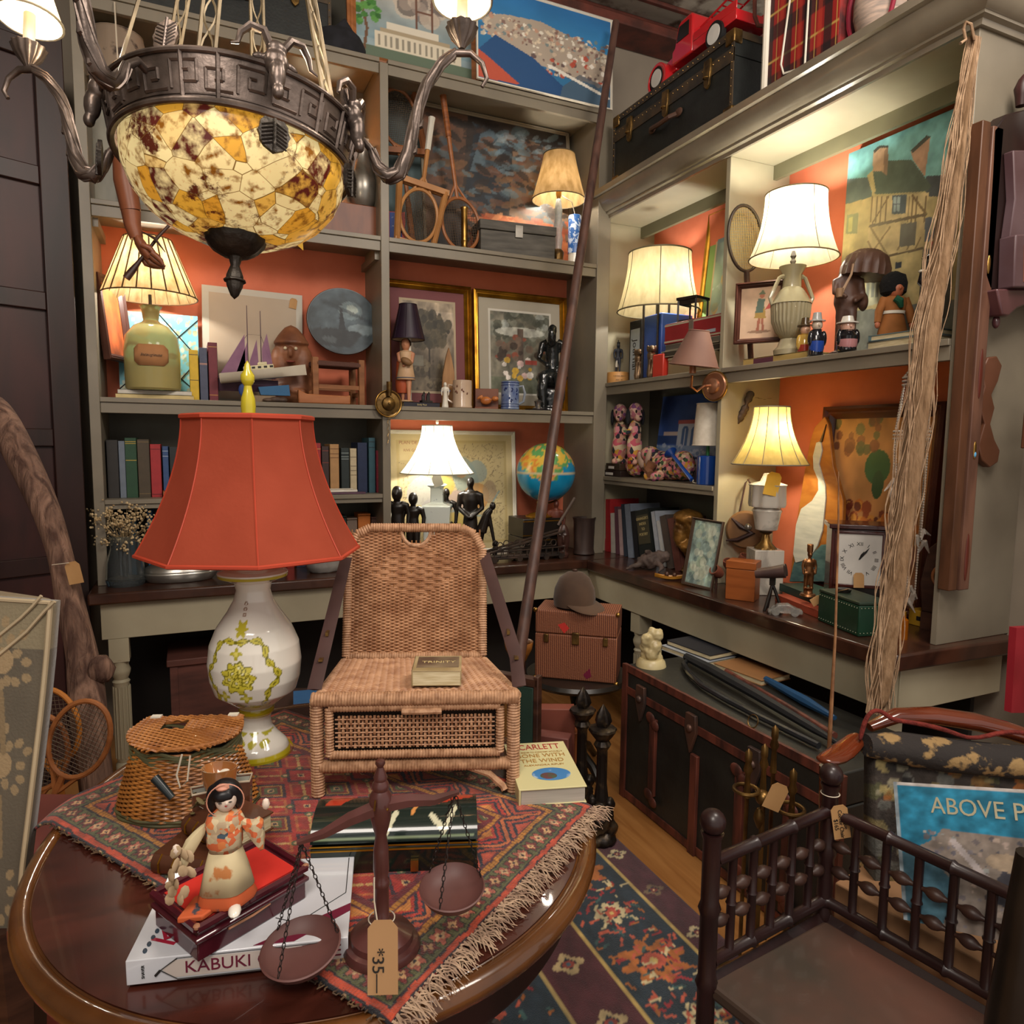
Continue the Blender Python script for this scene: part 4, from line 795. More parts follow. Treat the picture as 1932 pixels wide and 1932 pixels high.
p=S(1062,3.36,D);t=thing('carved_mask','dark carved wooden face mask in front of the dark bin','mask',p,CY);g=G().ell((0,0,.1),(.036,.024,.085),18).ell((0,-.022,.1),(.008,.014,.028)).ell((-.014,-.018,.125),(.01,.008,.005)).ell((.014,-.018,.125),(.01,.008,.005)).ell((0,-.02,.06),(.014,.008,.008)).lathe([(.03,0),(.034,.02),(.012,.04)],14);obj('face',g,M('dark_brown_mask','4d3129',r=.35,c2='35201a'),t,rem=.004)
p=S(1048,3.46,D);t=thing('carved_figure','reddish carved bearded figure holding a staff beside the globe','figurine',p,CY);h=ZA(p.x,p.y,943)-D;g=G();person(g,h,legs='robe',hd=.06);obj('body',g,mc_,t,rem=.005);obj('staff',G().tube([(.01,-.03,h*.55),(.1,-.02,h*1.05)],.008,8),M('grey_staff','6a5a50',r=.6),t);obj('robe_grooves',G().ring((0,0,h*.55),.03,.003,sq=(1,.8)).ring((0,0,h*.62),.033,.003,sq=(1,.8)),mc_,t)
p=S(1101,3.42,D);u=UN(p);h=ZA(p.x,p.y,976)-D;t=thing('dark_bin','dark brown fluted cylinder pot in the corner of the worktop','pot',p);spin('body',[(.05,0),(.062,.005),(.056,.03),(.06,h-.02),(.066,h),(.058,h),(.05,.03),(0,.03)],M('dark_brown_tin','2e211d',r=.5,c2='40302a',sc=4,st=(5,5,1)),t,36)
# ================= right bookcase =================
def ZR(P,py):return ZA(P[0],P[1],py)-P[2]
XM=2.27
# --- upper left bay
p=T(1165,2.22,R2);t=thing('toy_soldier','small painted soldier on a round lettered wooden base at the left of the lamp','figurine',p,CY);u=UN(p)
zb=ZR(p,703);obj('base',G().lathe([(0,0),(21*u,0),(23*u,zb*.5),(20*u,zb),(0,zb)],32),M('pale_turned_wood','c99458',r=.45,c2='b58044',sc=5),t,bev=.002)
h=ZR(p,648)-zb;g=G();person(g,h,o=(0,0,zb),hd=.07,th=.9);obj('body',g,M('navy_uniform','2a2f3c',r=.5),t,rem=.0025)
obj('trousers',G().tube([(-.05*h,0,zb+.03),(-.045*h,0,zb+h*.48)],.04*h,8).tube([(.05*h,-.001,zb+.03),(.045*h,0,zb+h*.48)],.04*h,8),M('white_trousers','d8d2c4',r=.5),t);obj('shako',G().lathe([(.05*h,0),(.06*h,.09*h),(.02*h,.1*h),(.012*h,.17*h),(0,.18*h)],12,(0,0,zb+h*.95)),m_blk,t);txt('CORPORAL BRIGHT',.008,m_ink,t,(0,-23.4*u,zb*.62));txt('RIFLES · 1805',.007,m_ink,t,(0,-23.4*u,zb*.3))
def binder(lab,a,b,yt,c,x,z=R2,dp=.2,lettering=None,spine=None):
 y0=RY(a,x,z);y1=RY(b,x,z);p=Vector((x,(y0+y1)/2,z));h=ZR(p,yt);w=abs(y0-y1);t=thing('ring_binder',lab,'binder',p,RR)
 obj('cover',G().bb(-w/2,w/2,0,dp,0,h),M('binder_'+c,c,r=.35,sc=4),t,bev=.006)
 if spine:obj('spine_label',G().bb(-w*.36,w*.36,-.0015,0,h*.04,h*.86),spine,t)
 if lettering:txt(lettering,w*.5,m_ink,t,(0,-.0022,h*.45),(pi/2,pi/2,0),name='title')
 return t
binder('black binder with a pale label and blue handwriting behind the lamp',1185,1208,604,'26282c',2.24,lettering='Journal',spine=M('pale_label','aab4bc',r=.6))
binder('bright blue binder with a white moon print behind the lamp',1208,1245,594,'2c4fa0',2.25)
m_bz=M('dark_bronze','4a3a2c',r=.4,m=.6,c2='7a6248',sc=22)
for px,lab,yt in ((1204,'left of the two small bronze dog bookends on a silver foot',655),(1228,'right of the two small bronze dog bookends, nearer the red book',648)):
 p=T(px,2.2,R2);t=thing('dog_bookend',lab,'ornament',p,CY,'bronze dog bookends');h=ZR(p,yt)
 obj('foot',G().bb(-.03,.03,-.02,.03,0,.008),M('silver_plate','a8a39a',r=.3,m=.8),t,bev=.002)
 g=G().lathe([(.02,.008),(.024,.03),(.018,h*.45),(.024,h*.7),(.012,h*.8)],12).ell((0,-.01,h*.84),(.022,.026,.02)).ell((0,-.036,h*.8),(.012,.016,.011)).ell((-.02,0,h*.86),(.007,.01,.018)).ell((.02,0,h*.86),(.007,.01,.018)).tube([(-.014,-.015,.01),(-.012,-.018,h*.55)],.007).tube([(.014,-.015,.01),(.012,-.018,h*.55)],.007);obj('dog',g,m_bz,t,rem=.003)
binder('small bright red book with a white emblem in front of the lamp',1230,1250,668,'c63a2c',2.17,dp=.1)
# drum lamp
p=T(1238,2.26,R2);u=UN(p);t=thing('table_lamp','large lit linen drum lamp on slim black legs in the upper right shelf','lamp',p,CY)
z0=ZR(p,588);z1=ZR(p,478);
for x,y in ((-27,0),(-2,-10),(20,0),(0,12)):obj('leg',G().tube([(x*u,y*u,0),(x*u,y*u,z0+.05)],.0065,8),m_blk,t);obj('base_plate',G().lathe([(0,0),(.09,0),(.09,.012),(0,.014)],30),m_blk,t)
m_lin=shade_m('linen_shade','b5a67e','a3946c',tl=.5);s=shade(t,z0,76*u,57*u,z1-z0,m_lin,48,1.7,tm=M('linen_trim','6b6247'),ribs=6,ph=.35,rr=.004);obj('finial',G().ell((0,0,z1+.014),.013).lathe([(.012,0),(.004,.01),(.012,.03)],10,(0,0,z1-.01)),m_blk,t);lamp_light(t,(.045,-.02,z0+.13),9,(1,.95,.84))
# lacquer table on red boxes
p=T(1306,2.25,R2);y0=RY(1258,2.2,R2);y1=RY(1356,2.2,R2);w=abs(y0-y1)
zs=[ZA(2.2,(y0+y1)/2,q)-R2 for q in (700,668,655,642,602)]
for i,(za,zb,c,lab,ww) in enumerate(((0,zs[1],'8f7c5c','tan card box at the bottom of the stack beside the post',.9),(zs[1],zs[2],'38332c','dark box with a striped edge, second from the bottom of the stack',1.1),(zs[2],zs[3],'5c5850','grey-edged box under the red cigar box',1.03),(zs[3],zs[4],'8e2228','dark red box with silver edging on top of the stack',1))):
 t=thing('stacked_box',lab,'box',(2.19,(y0+y1)/2,R2+za),RR+.06*(i % 2));obj('body',G().bb(-w*ww/2,w*ww/2,0,.17,0,zb-za-.001),M('box_'+c,c,r=.4,c2=None,sc=9),t,bev=.003)
 obj('edging',G().bb(-w*ww/2-.001,w*ww/2+.001,-.001,.0,(zb-za)*.86,(zb-za)*.94).bb(-w*ww/2-.001,w*ww/2+.001,-.001,0,(zb-za)*.06,(zb-za)*.14),M('silver_edging','b5ab94',r=.4),t)
 if i == 3:obj('clasp',G().bb(-.014,.014,-.004,0,.01,zb-za-.004),M('silver_plate','a8a39a'),t);obj('name_plate',G().bb(w*.18,w*.42,-.002,0,.02,.035),M('pale_label','aab4bc'),t)
p=T(1306,2.27,R2+zs[4]);t=thing('lacquer_stand','little black lacquer table standing on the red box','stand',p,RR+.3);h=ZR(p,562);w=.1;
for x in (-w/2,w/2):
 for y in (-w/2,w/2):obj('leg',G().tube([(x,y,0),(x,y,h-.01)],.006,4),m_blk,t)
obj('top',G().bb(-w/2-.008,w/2+.008,-w/2-.008,w/2+.008,h-.014,h),m_blk,t,bev=.002);obj('apron',G().bb(-w/2,w/2,-w/2,-w/2+.004,h-.035,h-.014).bb(-w/2,-w/2+.004,-w/2,w/2,h-.035,h-.014).bb(-w/2,w/2,-w/2-.002,-w/2+.004,.004,.012),m_blk,t)
y0=RY(1312,2.42,R2);y1=2.50;c=CV(50,80,'8da3a0').nz(.25,5,3).blots(40,['5f7a86','c9a05a','7d9a8c','48606c'],(.03,.1),(0,0,1,1),4,.7)
h=ZA(2.42,y0,402)-R2
frame('framed_print','tall print with a green mat in a gilt frame half hidden by the post','picture',(2.40,(y0+y1)/2,R2),abs(y0-y1)*1.0,h,m_gold,.022,.018,c,M('sage_green_mat','7c9a58',r=.8,c2='6c8a4c',sc=3),.06,rz=RR,tilt=-.1,inner=M('cream_mat','b8a68a'))
# --- upper right bay
p=T(1404,2.30,R2);t=thing('tennis_racket','old dark-rimmed racket head leaning in the corner behind the urn lamp','racket',T(1445,2.3,R2+.02));
q=Vector((LX(1404,2.42,2.2),2.42,0));q.z=ZA(q.x,2.42,450);t.location=(q.x+.03,2.42,R2);zc=q.z-R2;g=G();a_,b_=(LX(1436,2.42,q.z)-LX(1373,2.42,q.z))/2,.135
Tm=Matrix.Translation((-.03,0,zc)) @ rot('Y',-.12)
g.tube([Tm @ Vector((a_*sin(2*pi*i/36),0,b_*cos(2*pi*i/36))) for i in range(36)],.007,8,closed=True);obj('head_frame',g,M('dark_racket_rim','2f241c',r=.5),t)
g=G()
for i in range(1,15):x=-a_+2*a_*i/15;z=b_*sqrt(1-(x/a_)**2);g.tube([Tm @ Vector((x,0,-z)),Tm @ Vector((x,0,z))],.0011,4)
for i in range(1,24):z=-b_+2*b_*i/24;x=a_*sqrt(1-(z/b_)**2);g.tube([Tm @ Vector((-x,0,z)),Tm @ Vector((x,0,z))],.0011,4)
obj('strings',g,M('yellowed_gut','b39a58',r=.6),t);obj('handle',G().tube([Tm @ Vector((0,0,-b_)),Tm @ Vector((0.0,0,-zc*.99))],.012,8),m_dwood,t)
c=CV(50,80,'c9a88c').nz(.06,4,2);c.ell(.5,.13,.3,.03,'8a6a54').poly([(.42,.15),(.46,.42),(.52,.42),(.5,.15)],'9a5a44').poly([(.56,.15),(.54,.42),(.6,.42),(.62,.15)],'9a5a44').poly([(.36,.4),(.42,.62),(.62,.62),(.66,.38)],'9a7a3a').poly([(.38,.5),(.44,.78),(.62,.76),(.58,.5)],'4d5e54').ell(.54,.83,.06,.05,'b06a50').poly([(.45,.86),(.56,.95),(.64,.85)],'5f6a50').poly([(.62,.55),(.74,.7),(.8,.58)],'a8443c')
y0=RY(1382,2.24,R2);y1=RY(1458,2.28,R2);p=Vector((2.2,2.33,ZA(2.2,2.33,648)))
frame('framed_print','small dark-framed print of a huntsman in a green coat hanging by the post','picture',p,.2,ZA(2.2,2.33,532)-p.z,mwf,.022,.022,c,rz=RR+.62,tilt=-.02)
p=T(1487,2.22,R2);u=UN(p);y0=RY(1412,2.2,R2);y1=RY(1532,2.2,R2);zb=.032
t=thing('book','tan and purple book lying under the urn lamp','book',(2.17,(y0+y1)/2,R2),RR);w=abs(y0-y1);obj('cover',G().bb(-w/2,w/2,0,.18,0,.004).bb(-w/2,w/2,0,.18,zb-.004,zb).bb(-w/2,w/2,0,.004,0,zb),M('cloth_tan','b59a5c',r=.6),t,bev=.001);obj('pages',G().bb(-w/2+.004,w/2-.004,.004,.176,.004,zb-.004),m_page,t);obj('spine_label',G().bb(-w*.32,-w*.0,-.001,.0,.004,zb-.004),M('purple_label','5a3040'),t)
t=thing('table_lamp','bright urn lamp with a fluted beige ceramic body and two curled handles','lamp',(p.x,p.y,R2+zb),CY);p=t.location.copy();Z=lambda q:ZR(p,q)
m_ur=M('beige_crackle_glaze','a39a7e',r=.18,c2='948a6c',sc=7,coat=.5)
za,zc_,zd,ze,zf,zg=Z(655),Z(640),Z(575),Z(548),Z(520),Z(503)
obj('foot',G().lathe([(27*u,0),(28*u,za*.6),(22*u,za),(16*u,zc_)],36),m_ur,t)
obj('urn_body',G().lathe([(15*u,zc_),(26*u,zc_+.03),(33*u,(zc_+zd)/2),(35*u,zd-.01),(35*u,zd)],90,flute=.03,fn=30),m_ur,t,ang=1)
obj('shoulder',G().lathe([(37*u,zd),(34*u,zd+.012),(22*u,ze),(17*u,ze+.01),(16*u,zf),(24*u,zg-.004),(24*u,zg),(6*u,zg+.004)],36),m_ur,t)
for s in (-1,1):obj('handle',G().tube([(s*16*u,0,zf),(s*24*u,0,zf-.01),(s*34*u,0,ze-.0),(s*40*u,0,ze-.03),(s*36*u,0,zd+.002),(s*28*u,0,zd)],.008,8).ell((s*17*u,0,zf-.005),.012,8),m_ur,t)
obj('neck_stem',G().lathe([(.012,zg),(.008,zg+.01),(.012,zg+.02),(.007,zg+.03),(.012,zg+.04),(.006,zg+.06)],12),M('dark_metal_tray','4b4648'),t)
z0=Z(488);z1=Z(366);s=shade(t,z0,79*u,54*u,z1-z0,shade_m('ivory_shade','c4bd9e','b4ad8e',tl=.5),48,2.1,tm=M('tan_piping','7a6544'),ribs=4,ph=.2);lamp_light(t,(0,0,z0+.17),16,(1,.95,.82))
# french street painting: drawn in the photo's own outlines
x=2.40;yL=RY(1584,x,2.1);yR=1.475;zB=R2+.02;zT=2.575
def fu(px,py):y=RY(px,x,2.1);return ((yL-y)/(yL-yR),(ZA(x,y,py)-zB)/(zT-zB))
FQ=lambda *P:[fu(*q) for q in P]
c=CV(200,260,'6f9f9a');c.grad('7fb0a8','689c9c',.5,1).nz(.05,3,2)
c.poly(FQ((1584,370),(1860,330),(1860,640),(1584,640)),'b3a272').nz(.08,9,4).poly(FQ((1584,590),(1860,560),(1860,680),(1584,680)),'6f7168').nz(.1,7,5)
c.poly(FQ((1584,385),(1584,337),(1626,333),(1634,370)),'4a5350').poly(FQ((1735,370),(1733,331),(1860,325),(1860,370)),'3a3f44').poly(FQ((1634,360),(1630,320),(1658,302),(1704,300),(1745,350),(1738,360),(1640,366)),'434d42').poly(FQ((1621,330),(1631,320),(1640,360),(1634,365)),'b0a070')
c.poly(FQ((1631,322),(1630,283),(1640,274),(1658,273),(1659,330),(1648,322)),'a5866a').poly(FQ((1650,285),(1658,273),(1659,330),(1652,325)),'7d6450').poly(FQ((1701,285),(1729,256),(1736,258),(1731,332),(1706,300)),'9c7a62').poly(FQ((1630,283),(1640,273),(1658,273),(1658,277),(1642,278),(1632,288)),'33352f').poly(FQ((1700,283),(1728,254),(1737,256),(1734,259),(1704,288)),'33352f')
c.poly(FQ((1763,345),(1790,300),(1830,290),(1830,365),(1785,367)),'b09a70').poly(FQ((1790,345),(1800,325),(1800,362),(1788,362)),'2f3033').line(FQ((1790,300),(1830,345)),.012,'343a3e')
k1,k2='6a5638','564833';c.poly(FQ((1632,372),(1742,362),(1738,405),(1634,425)),'bda97c').poly(FQ((1632,425),(1738,408),(1738,470),(1632,490)),'b5a276')
for q in (1634,1644,1652,1662,1705,1712,1720,1736):c.line(FQ((q,370),(q,418)),.007,k1)
c.line(FQ((1634,426),(1738,404)),.014,k2).line(FQ((1638,420),(1665,370)),.008,k1).line(FQ((1710,368),(1738,402)),.01,k1).line(FQ((1632,492),(1738,468)),.01,k2)
c.poly(FQ((1672,368),(1700,366),(1700,402),(1674,404)),'39434a').poly(FQ((1675,371),(1688,370),(1688,398),(1676,399)),'8f9c9a').line(FQ((1681,370),(1682,400)),.004,'3b4048').line(FQ((1675,385),(1688,384)),.004,'3b4048')
for a_,b_,d_,e_ in ((1636,430,1672,482),(1672,428,1636,484),(1632,455,1650,488),(1690,470,1702,450),(1708,470,1716,450),(1724,468,1732,448)):c.line(FQ((a_,b_),(d_,e_)),.009,'7d6a48')
c.poly(FQ((1692,422),(1722,418),(1722,462),(1692,466)),'55524a').poly(FQ((1738,410),(1800,402),(1800,450),(1740,456)),'4d5560').poly(FQ((1751,408),(1768,406),(1768,452),(1752,454)),'c0b890')
for q in (1754,1762):c.poly(FQ((q,411),(q+5,411),(q+5,450),(q,450)),'3b4048')
c.poly(FQ((1588,405),(1610,401),(1610,440),(1588,441)),'6f7050').poly(FQ((1592,410),(1600,408),(1600,436),(1592,437)),'a8a26a').poly(FQ((1634,515),(1668,505),(1668,570),(1634,580)),'a8a68a')
for q in range(1636,1668,9):c.poly(FQ((q,520),(q+5,519),(q+5,560),(q,561)),'77796c')
c.poly(FQ((1688,495),(1700,493),(1700,505),(1688,507)),'3b4048').poly(FQ((1738,470),(1800,462),(1800,600),(1738,600)),'504c46').nz(.12,22,7)
t=thing('canvas_painting','large unframed painting of a half-timbered french house under a teal sky','painting',(x,(yL+yR)/2,zB-.02));t.rotation_euler=Euler((-.02,0,RR),'XYZ');w=yL-yR;panel('painted_canvas',c,w,zT-zB,t,(0,0,.02));obj('canvas_edge',G().bb(-w/2,w/2,.003,.025,0,.02+zT-zB),M('raw_canvas','9a8d74',r=.9,c2='8a7d64',sc=20),t)
# jugs, carvings, soldiers
def tobyjug(px,lab,cs,yt,x=2.2,k=1):
 p=T(px,x,R2);t=thing('toby_jug',lab,'jug',p,CY,'glazed character jugs');h=ZR(p,yt)
 obj('body',G().lathe([(.02*k,0),(.028*k,.01),(.026*k,h*.3),(.03*k,h*.45),(.018*k,h*.6),(.02*k,h*.62)],20).ell((-.024*k,-.008,h*.42),(.012,.012,.03)).ell((.024*k,-.008,h*.42),(.012,.012,.03)),M('glaze_'+cs[0],cs[0],r=.12,coat=.6),t)
 obj('head',G().ell((0,-.004,h*.72),(.019*k,.019*k,.022*k),14).ell((0,-.022*k,h*.71),.005,8),M('glaze_'+cs[1],cs[1],r=.15,coat=.6),t);obj('hat',G().lathe([(.03*k,0),(.03*k,.004),(.018*k,.008),(.014*k,h*.2),(0,h*.22)],18,(0,0,h*.8)),M('glaze_'+cs[2],cs[2],r=.12,coat=.6),t,)
 obj('apron',G().lathe([(.022*k,h*.08),(.0275*k,h*.2),(.028*k,h*.36)],14,(0,-.004,0)),M('glaze_'+cs[3],cs[3],r=.12,coat=.6),t)
tobyjug(1516,'small glazed jug figure in yellow with a brown hat beside the urn lamp',('c7a04a','d6a88a','4a3a26','a33a2c'),600);tobyjug(1538,'small glazed jug figure in blue and black with a tall white hat',('1c1c22','c9b8a4','a8a8a4','27479a'),590,2.17);tobyjug(1596,'small glazed jug figure of a bearded man in black with a pink apron',('15151a','d6a892','d4cec2','b07a7c'),597,2.15,1.25)
p=T(1592,2.26,R2);t=thing('carved_figure','tall brown carved wanderer with a huge pleated hat and a pipe','carving',p,CY-.25);h=ZR(p,462);g=G()
mb=M('matte_brown_carving','5a3d2f',r=.5,c2='432c22',sc=9,bump=.3,bs=30)
person(g,h*.88,hd=.06,th=.95,arms=(((-.13,-.04,.66),(-.04,-.13,.6)),((.15,0,.62),(.06,-.1,.56))),step=.09);g.lathe([(.035,0),(.046,.03),(.042,.1),(.03,.14)],14,(0,.01,h*.42),sq=(1,.8)).ell((.06,.02,h*.5),(.018,.03,.035)).ell((0,-.01,.014),(.06,.07,.014));obj('body',g,mb,t,rem=.006)
g=G().lathe([(.082,-.03),(.08,0),(.066,.04),(.038,.06),(0,.066)],40,(.01,.0,h*.8),flute=.05,fn=20,T=Matrix.Translation((.01,.01,0)) @ rot('Y',.12));obj('hat',g,mb,t,sol=.008,ang=1.2);obj('pipe',G().tube([(-.04,-.1,h*.52),(-.005,-.08,h*.7),(0,-.075,h*.79)],[.006,.004,.004],8).lathe([(.01,0),(.014,.03),(.01,.03),(.006,.004)],12,(-.045,-.1,h*.5)),M('pale_pipe_wood','9a7a5c',r=.5),t)
# dolls on books
y0=RY(1642,2.2,R2);y1=RY(1766,2.2,R2);
t=thing('book','cream-paged grey book lying flat at the bottom under the soldier bottle','book',(2.18,(y0+y1)/2,R2),RR);w=abs(y0-y1)
obj('cover',G().bb(-w/2,w/2,0,.2,0,.003).bb(-w/2,w/2,0,.2,.029,.032).bb(-w/2,-w/2+.004,0,.2,0,.032),M('cloth_grey','7e8078',r=.6),t);obj('pages',G().bb(-w/2+.004,w/2-.004,.003,.197,.003,.029),m_page,t)
t=thing('book','thin blue-grey book lying on the cream-paged one under the soldier bottle','book',(2.18,(y0+y1)/2+.0,R2+.033),RR+.06);obj('cover',G().bb(-w/2+.01,w/2,0,.17,0,.003).bb(-w/2+.01,w/2,0,.17,.017,.02).bb(-w/2+.01,-w/2+.02,0,.17,0,.02),M('cloth_bluegrey','5c7276',r=.6),t);obj('pages',G().bb(-w/2+.015,w/2-.003,.003,.167,.003,.017),m_page,t)
p=T(1682,2.30,R2+.03);t=thing('guardsman_doll','doll guardsman in a brown coat and tall black fur hat','doll',p,CY);h=ZR(p,512)
m_ct=M('tan_felt_coat','9a5f2e',r=.8,c2='85501f',sc=20);m_sk=M('doll_skin','b56b4a',r=.5,c2='a55e40')
obj('body',G().lathe([(.055,0),(.05,.05),(.035,h*.42),(.045,h*.56),(.04,h*.64),(.015,h*.68)],20,sq=(1,.7)),m_ct,t)
for s in (-1,1):obj('arm',G().tube([(s*.035,0,h*.63),(s*.055,-.005,h*.45),(s*.06,-.01,h*.3)],[.016,.014,.011],10),m_ct,t);obj('hand',G().ell((s*.061,-.012,h*.27),(.01,.008,.014),10),m_sk,t)
obj('head',G().ell((0,-.008,h*.76),(.026,.026,.034),16).ell((0,-.035,h*.755),(.005,.006,.007),8),m_sk,t,rem=.003);obj('fur_hat',G().lathe([(.03,h*.68),(.042,h*.72),(.046,h*.84),(.036,h*.95),(.015,h)],20,(0,.012,0)),M('black_fur','0c0b0b',r=1,bump=1.5,bs=80),t,disp=(.008,.01));obj('belt',G().lathe([(.038,h*.42),(.039,h*.46)],20,(0,0,0),sq=(1.02,.75),cap=(0,0)),m_white,t);obj('sash',G().tube([(-.015,-.034,h*.62),(0,-.037,h*.58),(.01,-.03,h*.5)],[.012,.014,.008],8),M('green_felt','14543a',r=.8),t)
p=T(1752,2.2,R2+.054);t=thing('soldier_bottle','glazed soldier bottle with a black hat and red plume on the flat books','figurine',p,CY);h=ZR(p,455)
mk=M('black_glaze','101014',r=.1,coat=.7);obj('base',G().lathe([(0,0),(.032,0),(.032,.012),(0,.014)],24),M('grey_stone_base','8f8a80',r=.5),t)
g=G();
for s in (-1,1):g.tube([(s*.013,0,.012),(s*.014,0,h*.42)],[.013,.016],10)
obj('boots',g,mk,t);obj('stripe',G().tube([(-.028,-.002,.02),(-.028,0,h*.4)],.0035,6),m_gold,t);obj('coat',G().lathe([(.028,h*.38),(.022,h*.46),(.032,h*.62),(.02,h*.68),(.008,h*.7)],18).tube([(-.03,0,h*.64),(-.042,-.01,h*.52),(-.03,-.03,h*.44)],.01).tube([(.03,0,h*.64),(.04,.01,h*.52),(.03,.02,h*.44)],.01),mk,t);obj('epaulettes',G().ell((-.032,0,h*.655),(.013,.012,.006),10).ell((.032,0,h*.655),(.013,.012,.006),10),m_white,t);obj('face',G().ell((0,-.004,h*.76),(.015,.016,.022),14),M('tan_face_glaze','b98a5a',r=.3),t);obj('bicorne',G().prism([(-.036,h*.8),(.036,h*.8),(.02,h*.86),(0,h*.89),(-.02,h*.86)],-.012,.012),mk,t,bev=.004);obj('plume',G().tube([(-.004,0,h*.87),(-.004,0,h*.99)],[.006,.009],8),M('red_white_plume','b0302c',c2='d8d0c4',sc=20,lo=.45,hi=.5),t)
# --- middle shelf, left bay
def fabm(n,s):return M(n,'c98f7c',r=.9,kind='cells',sc=s,cols=[(.12,'c25a68'),(.24,'d8c4a0'),(.36,'3f5a3c'),(.48,'d68a94'),(.58,'2c2c34'),(.68,'cf9a3c'),(.8,'cfa08a'),(.92,'8a4468')],lo=0,hi=1,bump=.5,bs=40)
m_pw=fabm('floral_patchwork',42);m_pw2=fabm('floral_quilt',60)
for i,(px,yt,lab,s) in enumerate(((1168,757,'left of two hugging patchwork plush puppies with black ears',-1),(1196,755,'right of two hugging patchwork plush puppies, the smaller head',1))):
 zb_=R1+.075;p=T(px,2.22,zb_);t=thing('plush_puppy',lab,'plush toy',p,CY+s*.3,'patchwork plush puppies');h=ZR(p,yt)
 g=G().ell((0,0,h*.25),(.045,.04,h*.27),16).ell((0,0,h*.5),(.038,.034,h*.2),14).tube([(-s*.02,0,h*.58),(-s*.05,-.03,h*.5),(-s*.09,-.03,h*.48)],.015,10);g.ell((-.02,-.03,.01),(.02,.04,.02)).ell((.03,-.03,.01),(.02,.04,.02));obj('body',g,m_pw,t,rem=.006)
 obj('head',G().ell((0,-.004,h*.82),(.04,.042,.05),18).ell((0,-.035,h*.74),(.022,.03,.026),14),M('pink_floral_cloth','c99a8c',r=.9,kind='cells',sc=60,cols=[(.3,'d8b4a0'),(.6,'b06a78'),(.85,'7d4a78')],lo=0,hi=1),t,rem=.005)
 for q in (-1,1):obj('ear',G().ell((q*.044,0,h*.74),(.01,.022,.045),12),M('black_felt','16161a'),t);obj('eye',G().ell((q*.016,-.043,h*.82),(.006,.004,.01),8),m_blk,t)
 obj('nose',G().ell((0,-.064,h*.74),(.008,.006,.006),8),m_blk,t)
for i,(a,b,z0_,z1_,c,lab) in enumerate(((1137,1172,0,.035,'2b1d1a','small dark box with a white label at the left end of the plush shelf'),(1144,1170,.036,.075,'3a2c20','small dark gilt-lettered box on top of the labelled one'))):
 y0=RY(a,2.17,R1);y1=RY(b,2.17,R1);t=thing('small_box',lab,'box',(2.165,(y0+y1)/2,R1+z0_),RR);w=abs(y0-y1);obj('body',G().bb(-w/2,w/2,0,.1,0,z1_-z0_-.001),M('box_'+c,c,r=.4),t,bev=.002);obj('label_strip',G().bb(-w*.3,w*.1,-.001,0,.008,.022),M('white_label','d8d2c8',r=.7),t)
t=thing('plush_elephant','large floral patchwork plush animal sprawled on the middle shelf','plush toy',T(1240,2.24,R1),RR-.15);Wd=abs(RY(1168,2.2,R1)-RY(1322,2.2,R1))
g=G().ell((.0,.02,.075),(Wd*.36,.07,.075),20,(0,.08,0)).ell((-Wd*.3,-.02,.07),(.075,.06,.07),18).ell((Wd*.3,.03,.08),(.075,.06,.075),16).ell((-.05,-.02,.13),(.06,.05,.045)).tube([(Wd*.0,-.05,.02),(Wd*.12,-.1,.02)],[.03,.02],10).tube([(Wd*.2,-.05,.03),(Wd*.22,-.11,.018)],[.03,.022],10);obj('body',g,m_pw2,t,rem=.008)
obj('ear',G().ell((-.1,-.05,.1),(.03,.012,.05),12,(0,-.6,0)).ell((.0,-.055,.12),(.02,.012,.05),12,(0,.5,0)),M('pale_pink_felt','d8b8a4',r=.9),t);obj('trunk_nose',G().tube([(Wd*.1,-.065,.09),(Wd*.08,-.08,.05),(Wd*.14,-.09,.03)],[.028,.024,.02],10),M('brown_felt','8a5c40',r=.9),t);obj('yellow_flower',G().ell((-Wd*.24,-.078,.08),(.034,.006,.034),12),M('yellow_felt','d69a2c',r=.9),t);obj('red_heart',G().ell((-Wd*.25,-.084,.083),(.01,.004,.01),10).ell((-Wd*.22,-.084,.083),(.01,.004,.01),10),M('red_felt','b52c24',r=.9),t)
# blue church painting
c=CV(90,110,'34508c').grad('3c5a9a','233c78',.4,1).nz(.12,5,3);c.rect(.1,.5,.9,.56,'c9b8b0').rect(.33,.38,.7,.68,'b8c4d4').rect(.32,.66,.72,.7,'a85a58').rect(0,.42,.33,.52,'2a4478')
for x in (.4,.55):c.rect(x,.38,x+.1,.58,'4a6a9a').ell(x+.05,.58,.05,.05,'4a6a9a').line([(x+.05,.38),(x+.05,.6)],.008,'d8dce4')
c.rect(0,.28,1,.4,'8aa4c8').blots(40,['c9d4e4','6a88b8'],(.01,.03),(0,.28,1,.4),4).rect(0,.0,1,.24,'b9b4c8').ell(.4,.1,.1,.14,'5a789c').rect(.7,0,.8,.24,'a8809c').line([(0,.26),(1,.26)],.02,'27365c')
y0=RY(1232,2.36,R1);y1=RY(1350,2.36,R1);h=ZA(2.36,(y0+y1)/2,742)-R1
t=thing('canvas_painting','blue painting of a white church with arched windows on the middle shelf','painting',(2.36,(y0+y1)/2,R1));t.rotation_euler=Euler((-.12,0,RR),'XYZ');w=abs(y0-y1);panel('painted_canvas',c,w,h,t);obj('canvas_edge',G().bb(-w/2,w/2,.003,.02,0,h),M('green_edge_paint','2a6a3a',r=.6),t)
p=T(1333,2.19,R1);u=UN(p);t=thing('table_lamp','unlit lamp with a white drum shade and a glossy blue cylinder base','lamp',p,CY);z0=ZR(p,840);z1=ZR(p,762)
